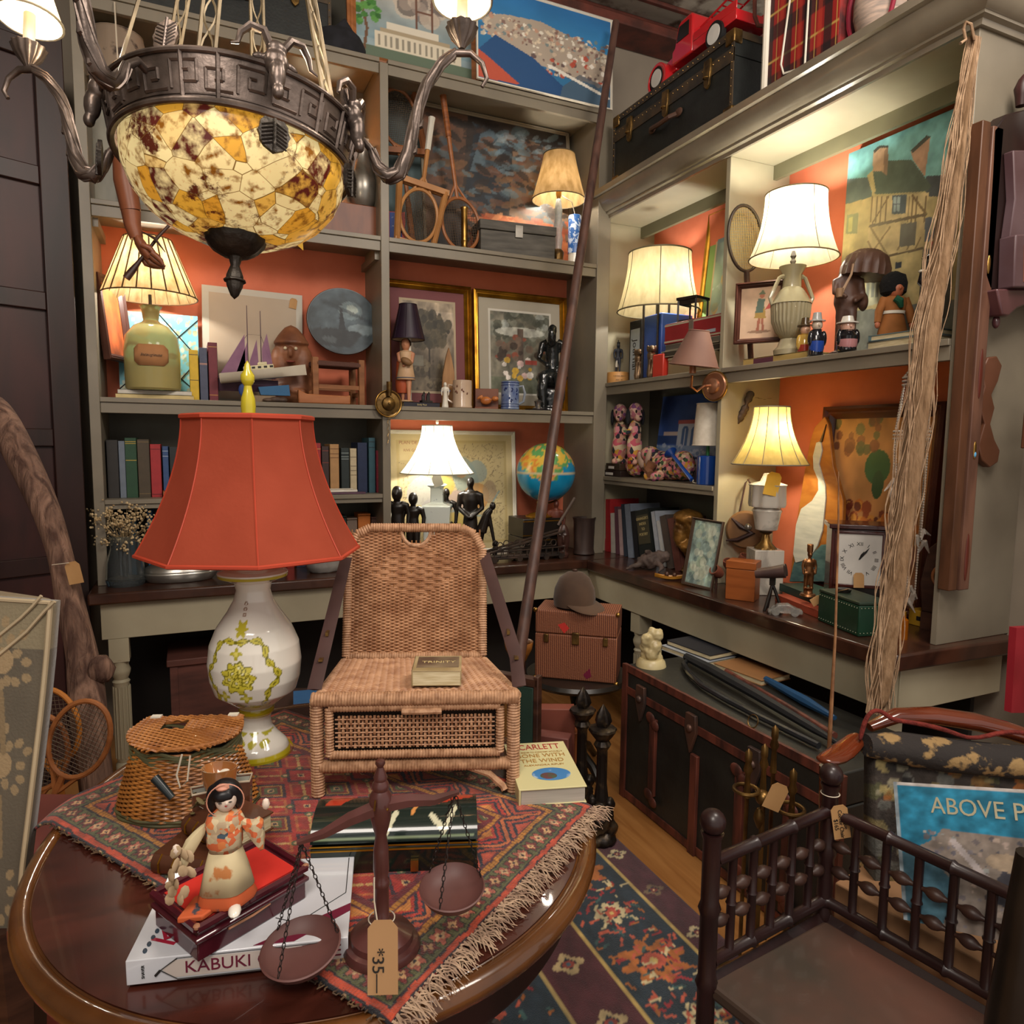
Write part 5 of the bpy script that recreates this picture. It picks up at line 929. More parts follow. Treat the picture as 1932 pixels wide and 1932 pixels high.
obj('base',G().lathe([(0,0),(19*u,0),(19*u,ZR(p,860)),(0,ZR(p,858))],36),M('cobalt_blue_glaze','14387c',r=.15,coat=.5,c2='1a4490',sc=3),t,bev=.003);obj('stem',G().tube([(0,0,ZR(p,860)),(0,0,z0+.03)],.008),M('green_block','2a7a3c',r=.5),t)
shade(t,z0,29*u,23*u,z1-z0,M('white_linen','d6cdbc',r=.85,c2='c9bfad',sc=40),40,1)
t=thing('toy_trumpet','blue toy trumpet leaning on the blue lamp base','toy',T(1305,2.15,R1+.02));q=Vector(T(1268,2.15,ZA(2.15,RY(1268,2.15,R1),858)))-Vector(t.location);g=G().tube([(0,0,0),q*.96,q],[.011,.009,.012],10).tube([q*.97,q*1.08],[.012,.034],14);obj('tube',g,M('cobalt_blue_glaze',''),t);obj('string_bow',G().tube([(0,-.012,0),(-.01,-.02,-.01),(.01,-.02,-.015)],.002,5),m_str,t)
# --- counter, left bay: leaning books
rows=[(1130,1141,934,'c25a5c','tall rose-red book at the left corner'),(1141,1149,936,'b0282c','tall crimson book second from the left corner'),(1150,1158,962,'cfc8bc','thin white book'),(1158,1164,950,'6a4450','thin plum-spined book'),(1165,1172,955,'b59a98','thin dusty pink book'),(1172,1179,945,'2a3442','slim black-blue magazine'),(1179,1190,945,'7a8494','silvery grey-blue photo book'),(1190,1199,958,'15161a','black glossy book left of the poetry index'),(1199,1226,955,'1d2220','thick black and olive poetry index'),(1228,1236,958,'b4bcc8','slim pale blue booklet'),(1237,1244,975,'cdd0d0','thin white and blue book'),(1245,1258,965,'554a44','grey-brown old book'),(1258,1272,970,'6e4038','reddish brown book behind the golden bust')]
for i,(a,b,yt,c,lab) in enumerate(rows):
 yb=2.99-.0;base=1130+(a-1130)*1.12;x=2.18;y0=RY(base,x,D);y1=RY(base+(b-a),x,D);w=abs(y0-y1);lean=min(.02+.026*i,.3);p=Vector((x,(y0+y1)/2,D+.0));h=(ZA(x,(y0+y1)/2,yt+8)-D)*1.02
 t=book(lab+' leaning on the right worktop',p,max(.008,w*.95),h,.2,c,RR,lean=-lean,grp='books leaning on the right worktop')
 if i == 8:obj('cover_panel',G().bb(-w*.4,w*.4,-.002,0,h*.35,h*.9),M('olive_panel','4a4636',r=.5),t);[txt(s,.021,M('gold_letter','d8c48a',r=.4),t,(0,-.0028,h*z),name='title') for s,z in (('GRANGER\'S',.83),('INDEX',.73),('TO',.63),('POETRY',.53))]
mgd=M('antique_gold_paint','9a6f34',r=.35,m=.5,c2='4c3216',sc=12,bump=.4,bs=30)
p=T(1300,2.2,D);t=thing('golden_bust','antique gold bust of a draped head behind the small framed print','sculpture',p,CY+.4);h=ZR(p,960);u=UN(p)
g=G().lathe([(.03,0),(.045,.01),(.025,.04),(.02,.08),(.05,.11),(.06,h*.42),(.03,h*.55)],20,sq=(1,.8)).ell((0,-.005,h*.72),(.045,.055,.07),18).ell((0,-.06,h*.71),(.01,.014,.018),8).ell((0,.02,h*.86),(.075,.07,.04),18).ell((-.03,.03,h*.62),(.045,.04,.08)).ell((.04,.02,h*.6),(.035,.04,.09)).ell((0,-.04,h*.4),(.05,.02,.03));obj('head_and_shoulders',g,mgd,t,rem=.006,disp=(.012,.03))
p=T(1226,2.06,D);t=one('driftwood_knot',G().ell((0,0,.05),(.05,.04,.045)).ell((.04,0,.06),(.035,.03,.04)).ell((-.04,.01,.035),(.03,.03,.03)).tube([(-.03,0,.04),(-.08,-.01,.02),(-.12,0,.004)],[.018,.013,.006]).tube([(.03,-.02,.05),(.05,-.05,.02),(.03,-.06,.0)],[.018,.012,.008]).tube([(0,0,.08),(-.03,-.03,.1)],[.02,.008]).ell((.075,-.01,.07),(.02,.018,.03)),M('grey_brown_driftwood','5c4c44',r=.7,c2='3f332e',sc=12,bump=.6,bs=30),'knotty grey-brown driftwood piece in front of the leaning books','driftwood',p,CY,rem=.006,disp=(.02,.03))
p=T(1266,2.0,D);t=thing('model_canoe','tiny yellow wooden canoe with figures at the worktop edge','model boat',p,CY-.12);R=[]
for i in range(9):k=i/8;x=-.075+.15*k;s_=sin(pi*k)**.6+.02;R.append([Vector((x,.018*s_*a,.002+.018*b+.012*(2*k-1)**2)) for a,b in ((0,0),(.8,.3),(1,1),(.85,1),(.6,.5),(0,.25),(-.6,.5),(-.85,1),(-1,1),(-.8,.3))])
obj('hull',G().rings(R),M('yellow_varnished_wood','b9822f',r=.35,c2='96641f',sc=4),t);obj('paddlers',G().ell((-.02,0,.026),(.01,.008,.014)).ell((.015,0,.024),(.01,.008,.012)),m_dwood,t)
c=CV(60,110,'7d9088').nz(.3,5,6).blots(70,['8fa398','6a7c7c','a8b09a','5a6a68','95a890'],(.03,.1),(0,0,1,1),8,.6).blots(16,['b8bca8','a8ae98'],(.05,.09),(.2,.1,.8,.9),9,.7).nz(.12,14,3)   # plain pale blossoms
A=Vector(at(1288,1103,'z',D));B=Vector(at(1345,1113,'z',D));
p=(A+B)/2;w=(B-A).length;t=frame('framed_print','narrow dark-framed print of pale green blossoms standing on the worktop edge','picture',p,w,(ZA(p.x,p.y,983)-D)*1.03,M('dark_brown_frame','4a382c',r=.4),.012,.016,c,tilt=-.16,rz=atan2(B.y-A.y,B.x-A.x),ry=.06)
# wooden box with pottery cups, tripod telescope
A=Vector(at(1368,1135,'z',D));B=Vector(at(1422,1138,'z',D));p=Vector(at(1395,1133,'z',D));h=ZR(p,1060)
t=thing('wooden_box','upright orange-brown lidded wooden box on the worktop','box',p,CY-.55);w=.115;mo=M('orange_cedar','9a5426',r=.4,c2='86461c',sc=3,st=(1,1,9),dist=.6)
obj('body',G().bb(-w/2,w/2,0,w*.8,0,h*.8),mo,t,bev=.002);obj('lid',G().bb(-w/2-.002,w/2+.002,-.002,w*.8+.002,h*.81,h),mo,t,bev=.002)
mcl=M('red_clay','6e3a2c',r=.5,c2='8a5440',sc=5);k=0
for px,py,dep,r,lab,an in ((1352,1068,2.06,.026,'red clay cup lying left of the cedar box',-.9),(1372,1055,2.16,.022,'small round clay cup behind the left of the cedar box',-.3),(1400,1046,2.2,.024,'round clay pot behind the cedar box',.2)):
 p_=T(px,dep,D);p_.z=ZA(p_.x,p_.y,py)-r;t=thing('clay_pot_on_rack',lab,'pot',p_,CY,None);obj('cup',G().lathe([(0,-r),(r*.7,-r*.9),(r,0),(r*.9,r),(r*.72,r),(r*.8,0),(0,-r*.7)],20,T=rot('Y',an) @ rot('X',.4)),mcl,t);obj('support_peg',G().tube([(0,.01,-(p_.z-D)),(0,.01,-r*.6)],.006),m_dwood,t)
p=T(1455,2.0,D);t=thing('opera_glasses','dark leather field glasses on a short black tripod beside the cedar box','field glasses',p,CY-.5);h=ZR(p,1068);g=G()
for a in (0,2.1,4.2):g.tube([(.04*cos(a),.04*sin(a),0),(0,0,h*.6)],.006,8)
obj('tripod',g,m_blk,t);mle=M('brown_leather','4c3430',r=.5,c2='382522',sc=10)
for s,nm in ((-1,'barrel'),(1,'barrel')):obj(nm,G().tube([(-.06,s*.022,h*.8),(-.0,s*.022,h*.86),(.045,s*.022,h*.92)],[.015,.02,.024],14),mle,t)
obj('bridge',G().box((0,0,h*.84),(.03,.04,.012)),m_blk,t);obj('clamp',G().box((0,0,h*.68),(.02,.02,h*.22)),m_blk,t)
# leather pendant and keys on post
t=thing('leather_bellows','round brown leather canteen with a silver knob hanging on the post','canteen',(2.26,2.43,D+.18),RR);t.location=Vector((2.24,2.40,ZA(2.24,2.40,1035)))
h=ZA(2.24,2.4,905)-t.location.z;t.rotation_euler=(0,0,RR+.75);r=.085;mt_=M('tan_leather','8a6440',r=.5,c2='6c4a2c',sc=6);T_=Matrix.Translation((0,0,r)) @ rot('X',pi/2);obj('round_case',G().lathe([(0,-.02),(r*.9,-.02),(r,-.008),(r,.008),(r*.9,.02),(r*.5,.024),(0,.024)],40,T=T_,sq=(1,1)),mt_,t,ang=.6);obj('flap',G().tube([(-.06,-.02,r*1.6),(-.02,-.03,r*1.2),(.03,-.03,r*.9),(-.03,-.03,r*.5),(-.08,-.02,r*.4)],[.004,.012,.014,.01,.004],8),mle,t)
obj('knob',G().ell((.012,-.042,r*1.2),(.016,.012,.016),14),M('silver_plate',''),t);obj('strap',G().tube([(-.03,0,r*1.9),(-.01,0,h*.95),(.0,0,h),(.02,0,h*.9),(.04,0,r*1.9)],.004,6),mle,t);obj('hook',G().tube([(0,.0,h),(0,.05,h)],.004),m_abr,t)
t=thing('iron_key_rack','small dark iron curled ornament hung on the post above the brass wall hook','ornament',Vector((2.26,2.46,ZA(2.26,2.46,800))),RR+.9);h=ZA(2.26,2.46,742)-t.location.z;g=G()
for i,(x,z) in enumerate(((-.02,.2),(0,.5),(.012,.8),(-.01,.35),(.02,.95))):g.ell((x,-.012,z*h),(.02,.008,.018),10)
g.tube([(-.03,-.01,0),(0,-.012,h*.5),(.02,-.01,h)],.008).tube([(.02,0,h*.9),(.08,0,h*.8),(.12,0,h*.85)],.002);obj('cast_shape',g,mi,t,rem=.004)
# marble lamp
p=T(1441,2.24,D+.0);p=Vector((2.2,RY(1440,2.2,D),D));u=UN(p);t=thing('table_lamp','lit marble urn lamp with a pleated grey-gold bell shade and yellow tag','lamp',p,CY);Z=lambda q:ZR(p,q)
mmb=M('white_marble','c4bdb0',r=.25,c2='a09a90',sc=5,lo=.42,hi=.5,dist=1.5,coat=.3)
zp=Z(1070);zq=Z(1035);obj('plinth',G().bb(-27*u,27*u,-25*u,25*u,0,zq),mmb,t,bev=.003);obj('brass_stem',G().lathe([(20*u,zq),(18*u,zq+.008),(9*u,zq+.03),(6*u,Z(1008)),(12*u,Z(1004))],28,flute=.04,fn=14),m_abr,t)
z1=Z(1004);z2=Z(963);z3=Z(955);z4=Z(917);obj('bowl',G().lathe([(8*u,z1),(20*u,z1+.012),(25*u,z2-.012),(27*u,z2),(24*u,z2+.01),(25*u,z3),(25*u,z4)],36),mmb,t)
obj('drape_rim',G().lathe([(31*u,z3-.002),(33*u,z3+.01),(32*u,z4),(34*u,z4+.006),(14*u,z4+.02),(8*u,Z(893))],60,flute=.05,fn=9),mmb,t,ang=1)
z5,z6=Z(876),Z(768);shade(t,z5,69*u,32*u,z6-z5,shade_m('gold_grey_shade','b09a5e','9c8850',tl=.45),12,1.9,tm=M('grey_braid','8a8270'),ribs=12);lamp_light(t,(.02,-.02,z5+.13),9,(1,.87,.6));ptag(t,(.0,-.075,Z(890)),.06,.095,m=M('yellow_tag','d8a83c',r=.8),ry=.2)
# --- counter, right bay
m_pine=M('amber_pine_board','b0702c',r=.45,c2='96581e',sc=3,st=(1,1,3),dist=2.5);x=2.38
Pz=lambda px,py:(0,0);y0=RY(1495,x,D);y1=RY(1587,x,D);yc=(y0+y1)/2
def loc2(px,py,x=x):y=RY(px,x,1.0);return (-(y-yc),ZA(x,y,py)-D)
t=thing('heron_plaque','tall irregular pine board with a painted white heron','plaque',(x,yc,D));t.rotation_euler=Euler((-.04,0,RR),'XYZ');ol=[loc2(a,b) for a,b in ((1493,1098),(1497,985),(1503,900),(1510,830),(1516,805),(1533,785),(1541,800),(1556,880),(1562,895),(1580,945),(1583,1000),(1590,1098))]
obj('board',G().prism(ol,0,.02),m_pine,t,bev=.003)
wn=M('white_paint','d6d4c6',r=.6,c2='c0c0b4',sc=10,st=(1,1,5));hp=[(1523,835),(1531,832),(1535,850),(1531,875),(1540,900),(1546,915),(1549,940),(1548,1000),(1541,1030),(1528,1055),(1503,1062),(1497,1045),(1498,990),(1505,960),(1524,945),(1534,925),(1532,905),(1522,885),(1519,860)]
obj('heron',G().prism([loc2(a,b) for a,b in hp],-.006,.001),wn,t,bev=.001);obj('beak',G().prism([loc2(a,b) for a,b in ((1529,834),(1533,834),(1538,800))],-.006,.001),m_dwood,t);obj('painted_reeds',G().prism([loc2(a,b) for a,b in ((1494,1097),(1500,1060),(1530,1048),(1548,1028),(1586,1024),(1588,1097))],-.004,.001),M('teal_reeds_paint','3d5a5e',r=.6,c2='5a7a78',sc=18,st=(1,1,3)),t)
c=CV(110,150,'b3804c').nz(.15,4,2);c.grad('a0744e','c08a52',0,1).nz(.15,6,3).poly([(.0,.05),(.0,.35),(1,.3),(1,0)],'9a6a50').ell(.5,.72,.13,.1,'2f5a38').ell(.52,.62,.06,.08,'27492e').ell(.75,.52,.07,.1,'8a3a26').blots(60,['6c2f20','8a4228','5a2a22','b5682c','c4883c'],(.015,.04),(.2,.3,.95,.5),5,.9).blots(60,['3a3a2c','5a3a2a','a5683c','7a4a44','b07a6c'],(.01,.03),(0,.0,1,.35),7,.8).blots(18,['6a3a2c','3c4a34'],(.02,.05),(0,.8,.5,1),9,.7).ell(.6,.35,.3,.06,'c08030',0,.6)
y0=RY(1542,2.42,1.2);y1=RY(1700,2.42,1.2)-.14;w=abs(y0-y1);z0=D+.0;h=ZA(2.42,y0,768)-D
frame('framed_painting','dark-framed autumn landscape with hounds and a green tree behind the clock','painting',(2.41,(y0+y1)/2,D),w,h,M('red_brown_frame','54281c',r=.35,c2='3a1a12',sc=5),.05,.03,c,rz=RR,tilt=-.06)
# clock
p=T(1614,2.2,D);u=UN(p)
t=thing('mantel_clock','reddish wooden mantel clock with a square white dial on the worktop','clock',p,CY-.3);w=98*u;h=ZR(p,990);mcw=M('red_mahogany_gloss','4c1f18',r=.25,c2='351410',sc=4,coat=.4)
obj('case',G().bb(-w/2,w/2,0,.14,0,h*.95),mcw,t,bev=.003);obj('top_moulding',G().bb(-w/2-.01,w/2+.01,-.012,.15,h*.95,h),mcw,t,bev=.003)
z0=h*.36;z1=h*.9;obj('dial',G().bb(-w*.38,w*.38,-.003,0,z0,z1),M('white_dial','cdc8c0',r=.4),t);zc=(z0+z1)/2;rd=w*.36
for i,s in enumerate(('XII','I','II','III','IIII','V','VI','VII','VIII','IX','X','XI')):
 a=i*pi/6;txt(s,rd*.27,m_ink,t,(rd*.82*sin(a),-.0035,zc+rd*.82*cos(a)),(pi/2,a,0),name='numeral')
for a,l,nm in ((.62,.8,'minute_hand'),(.45,.5,'hour_hand')):obj(nm,G().prism([(-.002,zc),(.002,zc),(.0045+rd*l*.6*sin(a),zc+rd*l*.6*cos(a)),(rd*l*sin(a),zc+rd*l*cos(a)),(-.0045+rd*l*.6*sin(a),zc+rd*l*.6*cos(a))],-.006,-.005),m_ink,t)
obj('door_frame',G().bb(-w*.44,-w*.38,-.008,0,h*.05,h*.93).bb(w*.38,w*.44,-.008,0,h*.05,h*.93).bb(-w*.44,w*.44,-.008,0,z1,h*.93).bb(-w*.44,w*.44,-.008,0,z0-.012,z0),mcw,t,bev=.002);obj('glass_panel',G().bb(-w*.38,w*.38,-.003,0,h*.06,z0-.012),m_blk,t);g=G()
for s in (-1,1):g.tube([(0,-.005,h*.14),(s*w*.12,-.005,h*.2),(s*w*.22,-.005,h*.14),(s*w*.3,-.005,h*.17)],.003,6).tube([(0,-.005,h*.16),(s*w*.08,-.005,h*.25),(s*w*.18,-.005,h*.24)],.0025,6)
obj('gold_scroll',g,m_gold,t);ptag(t,(.0,-.012,z0+.045),.035,.055,ry=-.06)
# green box
p=Vector(at(1595,1196,'z',D));A=Vector(at(1542,1170,'z',D));B=Vector(at(1618,1202,'z',D));C_=Vector(at(1668,1190,'z',D));w=(B-A).length;d=.12;h=ZA(B.x,B.y,1137)-D
t=thing('green_box','dark green leather box with stitched edges near the worktop corner','box',(A+B)/2,atan2(B.y-A.y,B.x-A.x));mgr=M('dark_green_leather','16402a',r=.4,c2='0f3020',sc=7,bump=.2)
obj('body',G().bb(-w/2,w/2,0,d,0,h-.012),mgr,t,bev=.004);obj('lid',G().bb(-w/2,w/2,0,d,h-.011,h),M('green_box_top','2a3a2c',r=.5),t,bev=.003);g=G()
for i in range(16):
 x=-w/2+.01+(w-.02)*i/15;g.ell((x,-.001,.012),.0016,5).ell((x,-.001,h-.02),.0016,5)
for i in range(9):y=.008+(d-.016)*i/8;g.ell((w/2+.001,y,.012),.0016,5).ell((w/2+.001,y,h-.02),.0016,5)
obj('stitching',g,M('pale_thread','c9c4a8'),t);tt=thing('pincushion_tag','small black dish with a kraft tag on top of the green box','dish',t.matrix_world.translation if 0 else (A+B)/2+Vector((.06,.03,h)),.3);obj('dish',G().lathe([(0,0),(.022,0),(.026,.012),(.02,.014),(0,.01)],20),m_blk,tt);ptag(tt,(-.01,-.02,.016),.03,.03,rx=1.2)
def at_box(lab,pa,pb,h,d,c,z=D,nm='book',ccat='book'):
 A=Vector(at(*pa,'z',z));B=Vector(at(*pb,'z',z));w=(B-A).length;t=thing(nm,lab,ccat,((A+B)/2),atan2(B.y-A.y,B.x-A.x));obj('cover',G().bb(-w/2,w/2,0,d,0,.003).bb(-w/2,w/2,0,d,h-.003,h).bb(-w/2,w/2,0,.003,0,h),M('cloth_'+c,c,r=.5,sc=20),t,bev=.001);obj('pages',G().bb(-w/2+.003,w/2-.003,.003,d-.004,.003,h-.003),m_page,t);return t
at_box('salmon red book lying flat at the bottom beside the glass car',(1462,1134),(1545,1168),.028,.15,'a84c34')
t=at_box('dark green book lying on the salmon red one',(1470,1114),(1546,1144),.03,.14,'24423a',D+.028)
p=T(1524,2.12,D+.058);t=thing('nutcracker','golden nutcracker soldier figure standing on the green book','figurine',p,CY);h=ZR(p,1030);mcu=M('copper_gold','9a6a42',r=.3,m=.8,c2='6a4428',sc=18);g=G();person(g,h*.9,hd=.065,th=1.1);g.lathe([(.022,0),(.02,.006),(.008,.02),(.02,.03)],14).lathe([(.011,0),(.012,.03),(0,.031)],12,(0,0,h*.88));obj('body',g,mcu,t,rem=.003);obj('round_base',G().lathe([(0,0),(.03,0),(.026,.008),(0,.01)],20),mcu,t)
p=T(1560,2.1,D+.058);t=thing('toy_duck','tiny yellow duck ornament on the green book','ornament',p,CY);obj('body',G().ell((0,0,.014),(.014,.012,.014)).ell((0,-.004,.035),(.009,.009,.01)).ell((0,-.015,.033),(.005,.006,.003)).tube([(0,0,.02),(0,-.002,.035)],.008),M('yellow_duck','c4952c',r=.35),t,rem=.0025);ptag(t,(-.03,-.02,.02),.03,.04,ry=1.0)
at_box('red notebook with a dark spine lying behind the green book',(1462,1100),(1505,1092),.03,.08,'b03228',D)
p=Vector(at(1480,1160,'z',D));t=thing('glass_car','clear glass vintage toy car on the worktop','ornament',p,CY-.25);k=62*UN(p)/2;pf=[(-1,.2),(-.95,.5),(-.6,.62),(-.45,1.05),(.2,1.15),(.6,.75),(1,.6),(1.02,.2)]
obj('car_body',G().prism([(a*k,b*k*.62) for a,b in pf],-.018,.018),M('faceted_glass','e6e2d8',r=.08,trans=.75,bump=1,bs=60),t,bev=.004)
for x in (-.55,.55):
 for y in (-.02,.02):obj('wheel',G().lathe([(0,-.003),(k*.24,-.003),(k*.24,.003),(0,.003)],18,T=Matrix.Translation((x*k,y,k*.24)) @ rot('X',pi/2)),M('faceted_glass',''),t)
p=T(1702,2.1,D);t=thing('amber_bottle','slim amber glass bottle behind the fishing net','bottle',p,CY);h=ZR(p,1160);obj('bottle',G().lathe([(0,0),(.016,0),(.016,h*.8),(.008,h*.88),(.008,h),(0,h)],24),M('amber_glass','c06a14',r=.08,trans=.5),t);obj('cap',G().lathe([(.009,h),(.009,h+.012),(0,h+.013)],14),m_gold,t)
p=T(1738,2.3,D);t=thing('yellow_box','small yellow box beside the end panel on the worktop','box',p,RR);obj('body',G().bb(-.05,.06,0,.08,0,.055),M('yellow_card','b58a24',r=.5),t,bev=.002);obj('print',G().bb(-.02,.03,-.001,0,.02,.035),m_ink,t)
p=T(1744,2.38,D);t=thing('dark_clock','dark carved wooden clock case half hidden behind the shell chime','clock',(2.3,1.52,D+.06),RR+.25);mdk=M('dark_wood','');obj('case',G().prism([(-.07,0),(.07,0),(.08,.1),(.06,.22),(0,.28),(-.06,.22),(-.08,.1)],0,.08),mdk,t,bev=.004);obj('ring',G().ring((0,0,0),.04,.005,T=Matrix.Translation((0,-.004,.13)) @ rot('X',pi/2)),m_wood,t);obj('foot',G().bb(-.07,.07,0,.07,-.06,0),mdk,t)
# shell chime
p=T(1722,2.17,1.72);t=thing('shell_chime','hanging white shell wind chime behind the fishing net','wind chime',(2.19,RY(1722,2.19,1.5),1.69),CY);msh=M('white_shell','c9c0b4',r=.4,c2='a8988a',sc=40);o_=t.location;Zq=lambda q:ZA(o_.x,o_.y,q)-o_.z;u=UN(o_)
for (r,q) in ((20,712),(30,814)):
 g=G();n=26
 for dz in (0,-.012,-.024):
  for i in range(n):a=2*pi*i/n;g.ell((r*u*cos(a),r*u*sin(a),Zq(q)+dz),(.006,.006,.004),6)
 obj('shell_tier',g,msh,t)
g=G();R=random.Random(2)
def strand(a,r0,q0,r1,q1):
 n=int(abs(Zq(q0)-Zq(q1))/.009)+2
 g=G()
 for i in range(n):k=i/(n-1);g.ell(((r0+(r1-r0)*k)*u*cos(a),(r0+(r1-r0)*k)*u*sin(a),Zq(q0)+(Zq(q1)-Zq(q0))*k),(.0036,.0036,.0046),5)
 obj('bead_strand',g,msh,t)
for i in range(8):
 a=2*pi*i/8;strand(a,3,685,19,708);strand(a,20,728,29,808)
 if i % 2:strand(a,29,830,27,1010)
 else:strand(a,29,830,16+10*(i == 0),1130)
g=G()
for q,x in ((905,-30),(925,-34),(915,-24),(1000,30),(1020,34),(1105,12),(1118,20),(1128,8),(1010,22)):
 for k in range(3):g.tube([(x*u,-.01,Zq(q)),((x+R.uniform(-18,18))*u,R.uniform(-.03,.01),Zq(q)-R.uniform(.01,.05))],[.009,.002],6)
obj('spiky_shells',g,msh,t)
# right-hand sconce with shade
p=T(1345,2.1,1.69);zc=ZA(2.11,2.47,728);t=thing('wall_sconce','brass ring sconce with a tilted mauve shade on the right bookcase edge','sconce',(2.116,RY(1350,2.116,zc),zc),RR+.25);s=27*UN(t.location)
gimbal(Vector((0,0,0)),t,s,M('pinkish_brass','a8785c',r=.3,m=.7,c2='8a5c44',sc=8));g=G()
for i in range(8):a=i*pi/4;g.tube([(s*.55*cos(a),-.01,s*.55*sin(a)),(s*1.05*cos(a),-.006,s*1.05*sin(a))],.003,6)
T_=Matrix.Translation((0,-.006,0)) @ rot('X',pi/2);g.ring((0,0,0),s*.98,.005,T=T_);obj('openwork_ring',g,m_brass,t)
X=lambda px:-(t.location.y-RY(px,t.location.x,zc))*-1
def L3(px,py,off): # local point at outward distance off
 q=Vector(t.location)+Vector((-off,0,0));y=RY(px,q.x,zc);z=ZA(q.x,y,py);v=Vector((q.x,y,z))-Vector(t.location);return Matrix.Rotation(-(RR+.25),3,'Z') @ v
obj('arm',G().tube([(0,-s*.7,0),L3(1328,728,.09),L3(1315,738,.12),L3(1304,730,.15),L3(1305,708,.16)],.006,8),M('pinkish_brass',''),t);q=L3(1306,700,.16);obj('socket',G().lathe([(.014,0),(.014,.04),(.009,.045)],16,tuple(q-Vector((0,0,.01)))),M('pinkish_brass',''),t)
q2=L3(1308,690,.16);s2=shade(t,0,44*UN(t.location),18*UN(t.location),ZA(2.0,2.5,628)-ZA(2.0,2.5,692),M('mauve_grey_shade','7c5a4c',r=.7,c2='6c4c42',sc=5),32,1);s2.location=q2;s2.rotation_euler=(0,.14,0)
# ================= chandelier =================
cC=Vector((.1053,1.5652,1.9671));nC=Vector((.051,.1101,.9926)).normalized();eR=Vector((cos(YAW),-sin(YAW),0));aC=(eR-nC*eR.dot(nC)).normalized();bC=nC.cross(aC)
MC=Matrix.Translation(cC) @ Matrix((aC,bC,nC)).transposed().to_4x4() @ Matrix.Scale(.934,4)
ch=thing('chandelier','large hanging chandelier with a glowing amber shell bowl and dark metal key-pattern band','chandelier');ch.matrix_world=MC
m_br=M('aged_bronze','7a6c64',r=.36,m=.7,c2='4c423c',sc=14,bump=.3,bs=50);m_brd=M('dark_bronze_cap','2c2622',r=.45,m=.6,c2='3f3932',sc=20,bump=.8,bs=60)
# bowl of pen-shell mosaic, lit from inside
mt=bpy.data.materials.new('glowing_shell_mosaic');mt.use_nodes=True;nt=mt.node_tree;N=nt.nodes;L=nt.links;b=N['Principled BSDF'];b.inputs['Roughness'].default_value=.25
tc=N.new('ShaderNodeTexCoord');nz=N.new('ShaderNodeTexNoise');nz.inputs['Scale'].default_value=3;mpv=N.new('ShaderNodeMapping');mpv.inputs['Scale'].default_value=(1,1,1.35)
L.new(tc.outputs['Object'],mpv.inputs[0]);vo=N.new('ShaderNodeTexVoronoi');vo.inputs['Scale'].default_value=16;vo.inputs['Randomness'].default_value=.95;L.new(mpv.outputs[0],vo.inputs[0])
sp=N.new('ShaderNodeSeparateColor');L.new(vo.outputs['Color'],sp.inputs[0]);rp=N.new('ShaderNodeValToRGB');rp.color_ramp.elements[0].color=(*h2('c98a2a'),1);rp.color_ramp.elements[1].color=(*h2('e2cc90'),1);rp.color_ramp.elements[0].position=0;rp.color_ramp.elements[1].position=.75
e_=rp.color_ramp.elements.new(.3);e_.color=(*h2('d09a34'),1);e_=rp.color_ramp.elements.new(.45);e_.color=(*h2('d8be82'),1);L.new(sp.outputs[0],rp.inputs[0])
def mixn(fac,c):
 mx=N.new('ShaderNodeMix');mx.data_type='RGBA';L.new(fac,mx.inputs['Factor']);mx.inputs['B'].default_value=(*h2(c),1);return mx
def ramp(inp,a,b_):
 r=N.new('ShaderNodeMapRange');r.inputs['From Min'].default_value=a;r.inputs['From Max'].default_value=b_;L.new(inp,r.inputs[0]);return r.outputs[0]
n1=N.new('ShaderNodeTexNoise');n1.inputs['Scale'].default_value=55;n1.inputs['Detail'].default_value=8;L.new(tc.outputs['Object'],n1.inputs[0]);m1=mixn(ramp(n1.outputs[0],.5,.68),'7a4a12');L.new(rp.outputs[0],m1.inputs['A'])
n2=N.new('ShaderNodeTexNoise');n2.inputs['Scale'].default_value=11;n2.inputs['Detail'].default_value=9;n2.inputs['Roughness'].default_value=.7;L.new(tc.outputs['Object'],n2.inputs[0]);m2=mixn(ramp(n2.outputs[0],.54,.6),'4a1c10');L.new(m1.outputs[2],m2.inputs['A'])
gt=N.new('ShaderNodeMath');gt.operation='GREATER_THAN';gt.inputs[1].default_value=.8;L.new(sp.outputs[1],gt.inputs[0]);ml2=N.new('ShaderNodeMath');ml2.operation='MULTIPLY';L.new(gt.outputs[0],ml2.inputs[0]);L.new(ramp(n1.outputs[0],.3,.6),ml2.inputs[1]);m3=mixn(ml2.outputs[0],'4d1a14');L.new(m2.outputs[2],m3.inputs['A'])
vd=N.new('ShaderNodeTexVoronoi');vd.feature='DISTANCE_TO_EDGE';vd.inputs['Scale'].default_value=16;vd.inputs['Randomness'].default_value=.95;L.new(mpv.outputs[0],vd.inputs[0]);m4=mixn(ramp(vd.outputs['Distance'],.014,.004),'6a4a1a');L.new(m3.outputs[2],m4.inputs['A'])
L.new(m4.outputs[2],b.inputs['Base Color']);L.new(m4.outputs[2],b.inputs['Emission Color']);b.inputs['Emission Strength'].default_value=.64
obj('bowl',G().lathe([(.0,-.158),(.05,-.157),(.1,-.147),(.145,-.125),(.18,-.098),(.205,-.066),(.219,-.032),(.2235,0),(.2235,.02)],72),mt,ch,ang=2)
NB=72;BH=.084
def bandr(z):return .232+.018*z/BH
obj('band',G().lathe([(bandr(0)-.004,0),(bandr(0),0),(bandr(BH),BH),(bandr(BH)-.006,BH)],NB,cap=(0,0)),m_br,ch,sol=.002)
g=G();g.ring((0,0,.002),.236,.006,72,8).ring((0,0,BH),.252,.0055,72,8).ring((0,0,.014),.2365,.002,72,5);obj('band_moulding',g,m_br,ch)
